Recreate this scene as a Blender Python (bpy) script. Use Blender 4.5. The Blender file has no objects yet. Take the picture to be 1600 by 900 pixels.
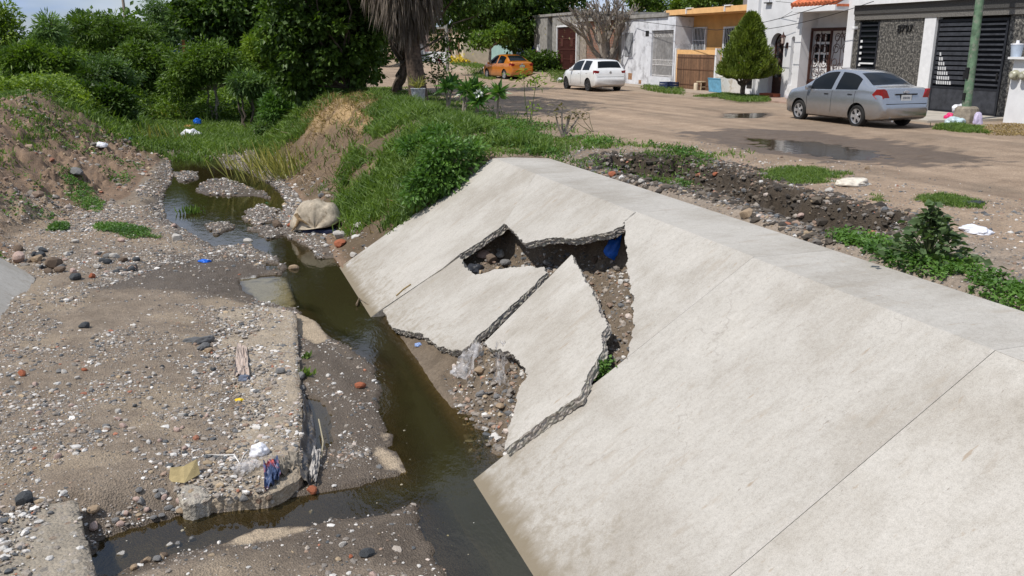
import bpy, bmesh, math, random
import numpy as np
from mathutils import Vector, Matrix, noise as mnoise

# ------------------------------------------------------------------ camera, sky, sun, exposure
SC = bpy.context.scene
COL = SC.collection
R = math.radians
CAM_H, FPX = 2.1, 1350.0
PITCH, YAW = R(-15.721), R(19.195)          # tilted down, turned right of the channel axis (+Y)
SUN_EL, SUN_AZ = R(57), (-0.96, -0.28)     # towards the sun: from the left, a little behind
SUN_STRENGTH, SKY_STRENGTH = 4.4, 0.095

cam_d = bpy.data.cameras.new('camera')
cam = bpy.data.objects.new('camera', cam_d); COL.objects.link(cam)
cam.location = (0, 0, CAM_H)
cam.rotation_euler = (R(90) + PITCH, 0, -YAW)
cam_d.sensor_width = 36; cam_d.lens = FPX / 1600 * 36
cam_d.clip_start = 0.05; cam_d.clip_end = 2000
SC.camera = cam

SC.view_settings.view_transform = 'Standard'
SC.view_settings.look = 'None'
SC.view_settings.exposure = 0.0
SC.view_settings.gamma = 1
SC.cycles.max_bounces = 6; SC.cycles.transparent_max_bounces = 8
SC.cycles.diffuse_bounces = 3; SC.cycles.glossy_bounces = 3
SC.cycles.use_denoising = True

W = bpy.data.worlds.new('World'); SC.world = W; W.use_nodes = True
nt = W.node_tree; nt.nodes.clear()
wo = nt.nodes.new('ShaderNodeOutputWorld'); wb = nt.nodes.new('ShaderNodeBackground')
sky = nt.nodes.new('ShaderNodeTexSky'); sky.sky_type = 'NISHITA'; sky.sun_disc = False
sky.sun_elevation = SUN_EL; sky.sun_rotation = math.atan2(SUN_AZ[0], SUN_AZ[1])
sky.air_density = 1.0; sky.dust_density = 0.6; sky.ozone_density = 2.0
tc = nt.nodes.new('ShaderNodeTexCoord')
mp = nt.nodes.new('ShaderNodeMapping'); mp.inputs['Scale'].default_value = (1, 1, 3.2)
cn = nt.nodes.new('ShaderNodeTexNoise'); cn.inputs['Scale'].default_value = 2.1; cn.inputs['Detail'].default_value = 9; cn.inputs['Roughness'].default_value = 0.58
cr = nt.nodes.new('ShaderNodeValToRGB')
cr.color_ramp.elements[0].position = 0.30; cr.color_ramp.elements[1].position = 0.50
cn2 = nt.nodes.new('ShaderNodeTexNoise'); cn2.inputs['Scale'].default_value = 5; cn2.inputs['Detail'].default_value = 6
cc = nt.nodes.new('ShaderNodeValToRGB')
cc.color_ramp.elements[0].color = (3.3, 4.6, 7.2, 1); cc.color_ramp.elements[1].color = (7.2, 8.0, 9.4, 1)
cc.color_ramp.elements[0].position = 0.35; cc.color_ramp.elements[1].position = 0.66
mx = nt.nodes.new('ShaderNodeMixRGB')
L = nt.links.new
L(tc.outputs['Generated'], mp.inputs[0]); L(mp.outputs[0], cn.inputs['Vector']); L(mp.outputs[0], cn2.inputs['Vector'])
L(cn.outputs['Fac'], cr.inputs[0]); L(cn2.outputs['Fac'], cc.inputs[0])
L(cr.outputs[0], mx.inputs[0]); L(sky.outputs[0], mx.inputs[1]); L(cc.outputs[0], mx.inputs[2])
L(mx.outputs[0], wb.inputs[0]); wb.inputs[1].default_value = SKY_STRENGTH; L(wb.outputs[0], wo.inputs[0])

sd = bpy.data.lights.new('sun', 'SUN'); sd.energy = SUN_STRENGTH; sd.angle = R(0.53); sd.color = (1.0, 0.955, 0.89)
so = bpy.data.objects.new('sun', sd); COL.objects.link(so); so.location = (-20, 10, 40)
sv = Vector((SUN_AZ[0] * math.cos(SUN_EL), SUN_AZ[1] * math.cos(SUN_EL), math.sin(SUN_EL)))
so.rotation_euler = sv.to_track_quat('Z', 'Y').to_euler()

# ------------------------------------------------------------------ surveying: photo points to places on the ground
_p = -PITCH; _cy, _sy = math.cos(YAW), math.sin(YAW)
AX_R = np.array([_cy, -_sy, 0.0])
AX_F = np.array([_sy * math.cos(_p), _cy * math.cos(_p), -math.sin(_p)])
AX_U = np.cross(AX_R, AX_F)
EYE = np.array([0, 0, CAM_H])
def ray(px, py): return AX_R * (px - 800) + AX_U * (450 - py) + AX_F * FPX
def on_z(px, py, z):
    w = ray(px, py); return EYE + w * ((z - CAM_H) / w[2])
def on_x(px, py, x):
    w = ray(px, py); return EYE + w * (x / w[0])
def on_y(px, py, y):
    w = ray(px, py); return EYE + w * (y / w[1])
def on_plane(px, py, p0, n):
    w = ray(px, py); return EYE + w * (np.dot(np.array(p0) - EYE, n) / np.dot(w, n))

# ------------------------------------------------------------------ numeric noise
def _hash(ix, iy, s):
    h = (ix.astype(np.int64) * 374761393 + iy.astype(np.int64) * 668265263 + s * 1442695041) & 0x7fffffff
    h = ((h ^ (h >> 13)) * 1274126177) & 0x7fffffff
    h = h ^ (h >> 16)
    return (h & 0xffff) / 65535.0
def vnoise(x, y, s=0):
    ix = np.floor(x); iy = np.floor(y); fx = x - ix; fy = y - iy
    fx = fx * fx * (3 - 2 * fx); fy = fy * fy * (3 - 2 * fy)
    a = _hash(ix, iy, s); b = _hash(ix + 1, iy, s); c = _hash(ix, iy + 1, s); d = _hash(ix + 1, iy + 1, s)
    return (a * (1 - fx) + b * fx) * (1 - fy) + (c * (1 - fx) + d * fx) * fy
def fbm(x, y, f=1.0, o=4, s=0, g=0.5):
    t = 0; a = 1.0; n = 0
    for k in range(o):
        t = t + a * vnoise(x * f + 17.3 * k, y * f - 9.1 * k, s + k); n += a; a *= g; f *= 2.03
    return t / n
def sst(a, b, x):
    t = np.clip((x - a) / (b - a), 0, 1); return t * t * (3 - 2 * t)
def lerp(a, b, t): return a + (b - a) * t
def inpoly(x, y, poly):
    x = np.asarray(x, float); y = np.asarray(y, float)
    r = np.zeros(x.shape, bool); n = len(poly)
    for i in range(n):
        x1, y1 = poly[i][0], poly[i][1]; x2, y2 = poly[(i + 1) % n][0], poly[(i + 1) % n][1]
        if y1 == y2: continue
        c = ((y1 > y) != (y2 > y)) & (x < (x2 - x1) * (y - y1) / (y2 - y1) + x1)
        r ^= c
    return r
def sdist(x, y, poly):            # signed distance, positive inside
    x = np.asarray(x, float); y = np.asarray(y, float)
    d = np.full(x.shape, 1e9); n = len(poly)
    for i in range(n):
        ax, ay = poly[i][0], poly[i][1]; bx, by = poly[(i + 1) % n][0], poly[(i + 1) % n][1]
        dx, dy = bx - ax, by - ay; q = dx * dx + dy * dy + 1e-12
        t = np.clip(((x - ax) * dx + (y - ay) * dy) / q, 0, 1)
        d = np.minimum(d, (x - ax - t * dx) ** 2 + (y - ay - t * dy) ** 2)
    d = np.sqrt(d)
    return np.where(inpoly(x, y, poly), d, -d)
def zpoly(pts, z): return [tuple(on_z(a, b, z)[:2]) for a, b in pts]

# ------------------------------------------------------------------ materials
def new_mat(name):
    m = bpy.data.materials.new(name); m.use_nodes = True
    t = m.node_tree; t.nodes.clear()
    o = t.nodes.new('ShaderNodeOutputMaterial'); b = t.nodes.new('ShaderNodeBsdfPrincipled')
    t.links.new(b.outputs[0], o.inputs[0]); return m, t, b
def nd(t, kind, **kw):
    n = t.nodes.new('ShaderNode' + kind)
    for k, v in kw.items():
        if k in n.inputs: n.inputs[k].default_value = v
        else: setattr(n, k, v)
    return n
def ramp(t, pts):
    r = t.nodes.new('ShaderNodeValToRGB'); e = r.color_ramp.elements
    while len(e) < len(pts): e.new(0.5)
    for i, (p, c) in enumerate(pts): e[i].position = p; e[i].color = (*c, 1) if len(c) == 3 else c
    return r
def mixc(t, a, b, fac, mode='MIX'):
    n = t.nodes.new('ShaderNodeMixRGB'); n.blend_type = mode
    for i, v in ((0, fac), (1, a), (2, b)):
        if isinstance(v, (int, float)): n.inputs[i].default_value = v
        elif isinstance(v, tuple): n.inputs[i].default_value = (*v, 1)
        else: t.links.new(v, n.inputs[i])
    return n.outputs[0]
def bump(t, b, h, strength=0.4, dist=0.02):
    n = t.nodes.new('ShaderNodeBump'); n.inputs['Strength'].default_value = strength; n.inputs['Distance'].default_value = dist
    t.links.new(h, n.inputs['Height']); t.links.new(n.outputs[0], b.inputs['Normal']); return n
def coords(t, scale=(1, 1, 1)):
    c = t.nodes.new('ShaderNodeTexCoord'); m = t.nodes.new('ShaderNodeMapping'); m.inputs['Scale'].default_value = scale
    t.links.new(c.outputs['Object'], m.inputs[0]); return m.outputs[0]
def noise_tex(t, vec, scale, detail=5, rough=0.55):
    n = nd(t, 'TexNoise', Scale=scale, Detail=detail, Roughness=rough); t.links.new(vec, n.inputs['Vector']); return n.outputs['Fac']
MATS = {}
def mat(name, color, rough=0.7, metal=0.0, var=0.12, scale=6.0, bmp=0.0, bscale=40.0, spec=0.3, coat=0.0, dirt=None):
    """plain paint or plaster: a base colour with uneven wear"""
    if name in MATS: return MATS[name]
    m, t, b = new_mat(name)
    v = coords(t)
    f = noise_tex(t, v, scale, 6, 0.6)
    lo = tuple(c * (1 - var * 1.6) for c in color); hi = tuple(min(1, c * (1 + var)) for c in color)
    r = ramp(t, [(0.3, lo), (0.7, hi)]); t.links.new(f, r.inputs[0])
    out = r.outputs[0]
    if dirt:
        f2 = noise_tex(t, v, dirt[1], 8, 0.7)
        r2 = ramp(t, [(dirt[2], (0, 0, 0)), (dirt[2] + 0.12, (1, 1, 1))]); t.links.new(f2, r2.inputs[0])
        out = mixc(t, out, dirt[0], r2.outputs[0])
    t.links.new(out, b.inputs['Base Color'])
    b.inputs['Roughness'].default_value = rough; b.inputs['Metallic'].default_value = metal
    b.inputs['Specular IOR Level'].default_value = spec
    if coat: b.inputs['Coat Weight'].default_value = coat; b.inputs['Coat Roughness'].default_value = 0.06
    if bmp: bump(t, b, noise_tex(t, v, bscale, 6, 0.65), bmp, 0.02)
    MATS[name] = m; return m

# ------------------------------------------------------------------ mesh building
class MB:
    def __init__(s): s.v = []; s.f = []; s.m = []
    def add(s, vs, fs, mi=0):
        o = len(s.v); s.v += [tuple(p) for p in vs]
        for f in fs: s.f.append(tuple(i + o for i in f)); s.m.append(mi)
    def box(s, x0, x1, y0, y1, z0, z1, mi=0, c=0.0):
        if c <= 0:
            v = [(x, y, z) for z in (z0, z1) for y in (y0, y1) for x in (x0, x1)]
            s.add(v, [(0, 2, 3, 1), (4, 5, 7, 6), (0, 1, 5, 4), (2, 6, 7, 3), (0, 4, 6, 2), (1, 3, 7, 5)], mi)
        else:
            bm = bmesh.new(); bmesh.ops.create_cube(bm, size=1)
            for q in bm.verts: q.co = Vector(((x0 + x1) / 2 + q.co.x * (x1 - x0), (y0 + y1) / 2 + q.co.y * (y1 - y0), (z0 + z1) / 2 + q.co.z * (z1 - z0)))
            bmesh.ops.bevel(bm, geom=list(bm.edges), offset=c, segments=2, affect='EDGES', profile=0.5)
            s.addbm(bm, mi)
    def addbm(s, bm, mi=0, M=None):
        bm.verts.index_update()
        s.add([(M @ q.co if M else q.co) for q in bm.verts], [[q.index for q in f.verts] for f in bm.faces], mi); bm.free()
    def tube(s, pts, rad, n=6, mi=0, cap=True):
        pts = [Vector(p) for p in pts]; k = len(pts)
        rad = [rad] * k if isinstance(rad, (int, float)) else list(rad)
        o = len(s.v); ref = None
        for i, p in enumerate(pts):
            d = (pts[min(i + 1, k - 1)] - pts[max(i - 1, 0)])
            if d.length < 1e-9: d = Vector((0, 0, 1))
            d.normalize()
            if ref is None: ref = Vector((1, 0, 0)) if abs(d.x) < 0.8 else Vector((0, 1, 0))
            a = d.cross(ref).normalized(); b = d.cross(a).normalized(); ref = -d.cross(a).cross(d) if False else ref
            for j in range(n):
                t = 2 * math.pi * j / n; s.v.append(tuple(p + (a * math.cos(t) + b * math.sin(t)) * rad[i]))
        for i in range(k - 1):
            for j in range(n):
                s.f.append((o + i * n + j, o + i * n + (j + 1) % n, o + (i + 1) * n + (j + 1) % n, o + (i + 1) * n + j)); s.m.append(mi)
        if cap:
            s.f.append(tuple(o + j for j in range(n))[::-1]); s.m.append(mi)
            s.f.append(tuple(o + (k - 1) * n + j for j in range(n))); s.m.append(mi)
    def lathe(s, prof, n=20, M=None, mi=0):
        o = len(s.v)
        for r, z in prof:
            for j in range(n):
                t = 2 * math.pi * j / n; p = Vector((r * math.cos(t), r * math.sin(t), z)); s.v.append(tuple(M @ p if M else p))
        for i in range(len(prof) - 1):
            for j in range(n):
                s.f.append((o + i * n + j, o + i * n + (j + 1) % n, o + (i + 1) * n + (j + 1) % n, o + (i + 1) * n + j)); s.m.append(mi)
    def prism(s, poly, axis, a, b, mi=0):        # poly of 2-D points extruded along axis
        n = len(poly)
        def P(q, h): return (h, q[0], q[1]) if axis == 'x' else (q[0], h, q[1]) if axis == 'y' else (q[0], q[1], h)
        v = [P(q, a) for q in poly] + [P(q, b) for q in poly]
        fs = [tuple(range(n))[::-1], tuple(range(n, 2 * n))] + [(i, (i + 1) % n, n + (i + 1) % n, n + i) for i in range(n)]
        s.add(v, fs, mi)
    def build(s, name, mats, parent=None, loc=None, smooth=False, fix=True):
        me = bpy.data.meshes.new(name); me.from_pydata(s.v, [], s.f)
        for m in (mats if isinstance(mats, (list, tuple)) else [mats]): me.materials.append(m)
        me.polygons.foreach_set('material_index', s.m)
        if smooth: me.polygons.foreach_set('use_smooth', [True] * len(me.polygons))
        if fix:
            bm = bmesh.new(); bm.from_mesh(me); bmesh.ops.recalc_face_normals(bm, faces=bm.faces); bm.to_mesh(me); bm.free()
        if smooth is True: 
            try: me.set_sharp_from_angle(angle=R(40))
            except Exception: pass
        me.update()
        return link(name, me, parent, loc)
def link(name, me, parent=None, loc=None):
    o = bpy.data.objects.new(name, me); COL.objects.link(o)
    if parent: o.parent = parent
    if loc is not None: o.location = loc
    return o
def fast_mesh(name, V, F, mats, attrs=None, mi=None, smooth=False):
    """V (n,3), F (m,k) numpy"""
    me = bpy.data.meshes.new(name); n = len(V); m, k = F.shape
    me.vertices.add(n); me.vertices.foreach_set('co', np.ascontiguousarray(V, np.float32).ravel())
    me.loops.add(m * k); me.loops.foreach_set('vertex_index', np.ascontiguousarray(F, np.int32).ravel())
    me.polygons.add(m); me.polygons.foreach_set('loop_start', np.arange(0, m * k, k, dtype=np.int32))
    me.polygons.foreach_set('loop_total', np.full(m, k, np.int32))
    for q in (mats if isinstance(mats, (list, tuple)) else [mats]): me.materials.append(q)
    if mi is not None: me.polygons.foreach_set('material_index', np.ascontiguousarray(mi, np.int32))
    me.polygons.foreach_set('use_smooth', np.full(m, bool(smooth)))
    for nm, a in (attrs or {}).items():
        if a.ndim == 1:
            at = me.attributes.new(nm, 'FLOAT', 'POINT'); at.data.foreach_set('value', np.ascontiguousarray(a, np.float32))
        else:
            at = me.attributes.new(nm, 'FLOAT_COLOR', 'POINT')
            c = np.ones((n, 4), np.float32); c[:, :3] = a; at.data.foreach_set('color', c.ravel())
    me.update(calc_edges=True); me.validate()
    return me
def tag(o, label=None, cat=None, group=None, kind=None):
    if label: o['label'] = label
    if cat: o['category'] = cat
    if group: o['group'] = group
    if kind: o['kind'] = kind
    return o
def thing(name, label, cat, loc=(0, 0, 0), rz=0.0, group=None):
    o = bpy.data.objects.new(name, None); COL.objects.link(o); o.location = loc; o.rotation_euler = (0, 0, rz)
    o.empty_display_size = 0.2
    return tag(o, label, cat, group)
def copy_tree(o, parent=None):
    c = o.copy(); COL.objects.link(c)
    if parent: c.parent = parent
    for ch in list(o.children): copy_tree(ch, c)
    return c
# ------------------------------------------------------------------ the lie of the land (road level is z = 0, water z = -2)
WZ = -2.0
TOE_X, CREST_X, OUT_X = 2.15, 5.17, 6.17
_yr = [0, 16, 20, 25, 33, 45, 60, 90]
def xr_toe(y): return np.interp(y, _yr, [2.15, 2.15, 2.2, 2.2, 1.7, 1.6, 1.4, 1.0])
def xr_cre(y): return np.interp(y, [0, 16, 20, 30, 38, 50, 60, 90], [5.17, 5.2, 5.0, 4.9, 5.2, 5.0, 4.5, 4])
def xl_toe(y): return np.interp(y, [0, 17, 20, 22, 25, 34, 45, 60, 90], [-3.45, -3.45, -3.9, -3.1, -2.15, -1.65, -2.2, -2.6, -3])
def xl_cre(y): return np.interp(y, [0, 17, 20, 25, 34, 45, 60, 90], [-6.45, -6.45, -7.2, -7.4, -6.1, -5.8, -6, -6.5])

STREAM = zpoly([(262, 246), (300, 243), (345, 250), (352, 262), (385, 268), (425, 290), (448, 312), (440, 330), (428, 350), (450, 372), (500, 396), (560, 413),
                (620, 430), (760, 500), (860, 600), (900, 720), (905, 905), (900, 960),
                (730, 960), (690, 885), (660, 830), (645, 795), (560, 812), (480, 824), (400, 836), (340, 853), (290, 862), (220, 885), (180, 905), (140, 900),
                (150, 848), (200, 830), (300, 802), (420, 784), (480, 770), (560, 758), (622, 742), (628, 724), (604, 688), (590, 650), (600, 610), (585, 575), (530, 535), (490, 520), (468, 500), (463, 484), (405, 474),
                (378, 452), (374, 437), (410, 431), (445, 430), (446, 414), (420, 398), (385, 383), (336, 387), (300, 368), (264, 347), (253, 322), (258, 300), (272, 272)], WZ)
POOL = zpoly([(410, 412), (436, 414), (440, 424), (416, 424)], WZ)
SIDEPOOL = zpoly([(474, 620), (500, 625), (520, 650), (525, 690), (500, 720), (474, 700)], WZ)
SKY_PATCH = zpoly([(376, 437), (410, 432), (446, 432), (461, 470), (455, 482), (404, 473)], WZ)  # bed patch coloured pale to stand for sky reflected in the shallows
ISLES = [zpoly(q, WZ) for q in ([(388, 330), (408, 322), (432, 330), (424, 345), (400, 352), (384, 342)], [(330, 352), (352, 348), (360, 358), (340, 366)], [(392, 358), (420, 354), (446, 366), (420, 372)], [(276, 272), (300, 268), (306, 280), (282, 284)])]
ISLE = zpoly([(312, 288), (332, 279), (358, 280), (380, 290), (412, 300), (425, 312), (396, 306), (360, 306), (322, 304), (306, 299)], WZ)
PUDDLE = zpoly([(1172, 214), (1225, 216), (1300, 222), (1372, 236), (1392, 246), (1335, 249), (1268, 243), (1205, 233), (1170, 223)], 0.0)
PUDDLE2 = zpoly([(1135, 176), (1200, 175), (1210, 180), (1170, 184), (1128, 182)], 0.0)
PUDDLE3 = zpoly([(1225, 252), (1262, 254), (1285, 260), (1240, 259)], 0.0)
WETROAD = zpoly([(1060, 206), (1150, 204), (1260, 204), (1400, 222), (1480, 236), (1560, 251), (1490, 262), (1400, 256), (1300, 252), (1190, 240), (1120, 226)], 0.0)
TRENCH = zpoly([(925, 262), (960, 248), (1060, 252), (1150, 270), (1200, 296), (1300, 322), (1400, 345), (1425, 365), (1300, 376), (1180, 328), (1060, 298)], -0.05)
SILT = [zpoly([(458, 488), (490, 498), (515, 530), (494, 539), (462, 520)], -1.985), zpoly([(588, 700), (612, 706), (630, 735), (605, 734), (590, 715)], -1.985),
        zpoly([(352, 852), (400, 828), (450, 822), (496, 824), (430, 842), (380, 853)], -1.985), zpoly([(596, 676), (608, 678), (604, 692)], -1.985)]
SANDY = zpoly([(0, 350), (60, 332), (150, 335), (240, 350), (250, 372), (120, 375), (0, 385)], -1.75)
# the lining's slope: plane through crest and toe
SLOPE_T = math.atan2(2.0, CREST_X - TOE_X - 0.0)
SN = np.array([-math.sin(SLOPE_T), 0, math.cos(SLOPE_T)])      # outward normal
SP0 = np.array([CREST_X, 0, 0.0])
def on_slope(px, py, off=0.0): return on_plane(px, py, SP0 + SN * off, SN)
HOLE = [on_slope(*q)[:2] for q in [(700, 398), (785, 335), (850, 322), (1000, 322), (1010, 440), (1000, 580), (930, 630), (760, 740), (690, 560), (740, 520), (720, 440)]]

def land_z(x, y):
    x = np.atleast_1d(np.asarray(x, float)); y = np.atleast_1d(np.asarray(y, float))
    tr, cr_, tl, cl = xr_toe(y), xr_cre(y), xl_toe(y), xl_cre(y)
    n1 = fbm(x, y, 0.9, 4, 3) - 0.5; n2 = fbm(x, y, 4.0, 4, 11) - 0.5; n3 = fbm(x, y, 14.0, 3, 21) - 0.5
    # bed
    bed = -1.90 + 0.10 * n1 + 0.05 * n2 + 0.02 * n3 + 0.16 * sst(0.6, -3.2, x) + 0.10 * sst(20, 12, y) * sst(0.4, -1.2, x)
    bed = bed + 0.45 * sst(40, 60, y)
    near = (x > -6) & (x < 6) & (y < 40)
    if near.any():
        xx, yy = x[near], y[near]
        wob = 0.20 * (fbm(xx, yy, 2.6, 4, 31) - 0.5)
        s = sdist(xx, yy, STREAM) + wob
        s = np.where(s > 0, np.minimum(s, np.maximum(s * 0, -(sdist(xx, yy, ISLE) + wob) + 0.02)), s)
        for q in ISLES:
            k_ = sdist(xx, yy, q) + wob * 1.6; s = np.minimum(s, -k_ - .05 + .10 * n3[near])
        s = np.maximum(s, np.maximum(sdist(xx, yy, POOL), sdist(xx, yy, SIDEPOOL) - 0.02) + wob * 0.5)
        sil = np.max([sdist(xx, yy, q) for q in SILT], axis=0) + wob * 0.6
        b = bed[near]
        lip = lerp(-1.965, b, sst(0.0, 0.55, -s))
        deep = -2.02 - 0.30 * sst(0.0, 0.9, s) + 0.012 * n2[near]
        up_ = sst(16.5, 19, yy); deep = lerp(deep, np.maximum(deep, -2.06 + .09 * n2[near] + .05 * n3[near]), up_)
        trib = sst(1.25, .75, xx) * sst(9.3, 8.6, yy); deep = lerp(deep, np.maximum(deep, -2.030 + .018 * n2[near]), trib)
        deep = np.where(sdist(xx, yy, SKY_PATCH) > -.05, np.maximum(deep, -2.022), deep)
        b = np.where(s > 0, deep, lip)
        b = np.where(sil > -0.08, lerp(b, -1.985 + 0.008 * n2[near], sst(-0.08, 0.0, sil)), b)
        bed = bed.copy(); bed[near] = b
    # right bank
    u = np.clip((x - tr) / (cr_ - tr), 0, 1)
    earth = -1.97 + 1.97 * (0.35 * u + 0.65 * sst(0.0, 1.0, u)) + (0.30 * n1 + 0.16 * n2 + 0.05 * n3) * sst(0.0, 0.25, u)
    cliff = sst(27, 30, y) * sst(38, 34, y)
    earth = earth + cliff * (0.30 * sst(0.35, 0.62, u) - 0.25 * sst(0.3, 0.1, u)) * sst(1.0, 0.9, u)
    lin = -2.0 + 2.0 * (x - TOE_X) / (CREST_X - TOE_X)
    lin = np.minimum(lin, 0) - 0.16 + 0.03 * n2 + 0.02 * n3
    hs = sdist(x, y, HOLE)
    cav = sst(8.9, 9.6, y) * sst(3.2, 3.6, x) * sst(14.0, 12.9, y)
    lin = lin - sst(-0.1, 0.15, hs) * (0.10 + 0.12 * cav * sst(3.0, 3.5, x) + 0.34 * cav * sst(3.9, 4.4, x) + 0.05 * (n2 + n3) * 2 + .10 * (n3 + n2))
    isl = sst(16.1, 15.7, y)
    right = lerp(earth, lin, isl)
    z = np.where(x < tr, bed, right)
    zb = np.where((x < tr) & (x > tr - 0.35) & (y > 17), lerp(bed, np.maximum(bed, -1.97), 1.0), z)
    z = zb
    # plateau with the dirt road
    plate = 0.05 * n1 + 0.03 * n2 + 0.012 * n3
    rut = 0.02 * np.sin(x * 2.1 + 0.4 * np.sin(y * 0.3)) * sst(8, 10, x) * sst(19, 17, x)
    plate = plate * lerp(1.3, 0.45, sst(7.0, 9.5, x)) + rut
    plate = plate + 0.02 + 0.45 * sst(44, 56, y) * sst(18.6, 20, x)
    tr_s = sdist(x, y, TRENCH)
    plate = plate - (0.42 + 0.30 * n2 + 0.16 * n3) * sst(-0.10, 0.22, tr_s + 0.45 * n2 + .22 * n3)
    near_l = sst(OUT_X + 0.25, OUT_X - 0.02, x) * isl
    plate = lerp(plate, np.minimum(plate, -0.16), near_l)
    pw = np.maximum(np.maximum(sdist(x, y, PUDDLE), sdist(x, y, PUDDLE2)), sdist(x, y, PUDDLE3)) + 1.1 * n2 + .5 * n3
    plate = lerp(plate, -0.012, sst(-0.9, -0.2, pw))
    plate = plate - 0.04 * sst(-0.15, 0.25, pw)
    plate = lerp(plate, 0.01 + 0.03 * n1, sst(18.4, 19.2, x) * sst(46, 42, y))
    plate = np.where(x > 19.3, np.minimum(plate, 0.06 + 0.45 * sst(44, 56, y)), plate)
    bump_ = 0.22 * sst(0.9, 0.0, np.abs(x - cr_ - 0.9) / 1.6) * sst(16, 22, y)
    plate = plate + bump_
    w = sst(0.0, 0.3, x - cr_)
    plate = plate + (.16 * (n2 + .6 * n3) + .10 * np.abs(fbm(x, y, 7, 3, 401) - .5)) * sst(-.35, .0, tr_s + .2 * n2) * (x > OUT_X)
    z = np.where(x > cr_, lerp(np.where(isl > 0.5, np.minimum(lin, plate), np.minimum(earth, 0.12)), plate, w), z)
    # left bank
    ul = np.clip((tl - x) / (tl - cl), 0, 1)
    lb = -1.75 + 1.75 * (0.55 * ul + 0.45 * sst(0.05, 0.9, ul)) + (0.50 * n1 + 0.42 * n2 + 0.20 * n3 + .22 * np.abs(n2)) * sst(0.0, 0.2, ul) * sst(1.15, 0.9, ul)
    lb = lb + .40 * sst(.25, .95, ul) * sst(19, 24, y) * sst(46, 38, y)
    llin = -1.75 + 2.0 * (tl - x) / 3.0 - 0.16
    lb = lerp(lb, np.minimum(llin, lb), sst(17.6, 17.0, y))
    z = np.where(x < tl, np.maximum(lerp(bed, lb, sst(0, 0.5, tl - x)), lerp(bed, lb, sst(0, 0.2, tl - x))), z)
    lp = 0.10 * n1 + 0.06 * n2 + 0.25 * sst(40, 70, y) + .36 * sst(19, 24, y) * sst(46, 38, y) * sst(2.5, .3, cl - x)
    z = np.where(x < cl, lerp(lb, lp, sst(0, 0.6, cl - x)), z)
    # far terrain evens out
    far = sst(60, 85, y) * sst(8, 5, x)
    z = lerp(z, 0.2 + 0.3 * n1, far)
    return z
SLABS = []                       # tops of the old slabs, so that things can lie on them
def lz(x, y): return float(land_z(x, y)[0])
def hit(px, py, lo=3.0, hi=140.0):
    w = ray(px, py); t = np.geomspace(lo, hi, 2600) / w[1]
    P = EYE[None] + w[None] * t[:, None]
    g_ = land_z(P[:, 0], P[:, 1])
    for pl, zz in SLABS: g_ = np.where(inpoly(P[:, 0], P[:, 1], pl), np.maximum(g_, zz), g_)
    d = P[:, 2] - g_; i = np.argmax(d < 0)
    if not (d < 0).any(): i = len(t) - 1
    a, b = P[max(i - 1, 0)], P[i]
    da, db = d[max(i - 1, 0)], d[i]
    return a + (b - a) * (da / (da - db + 1e-9))

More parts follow.
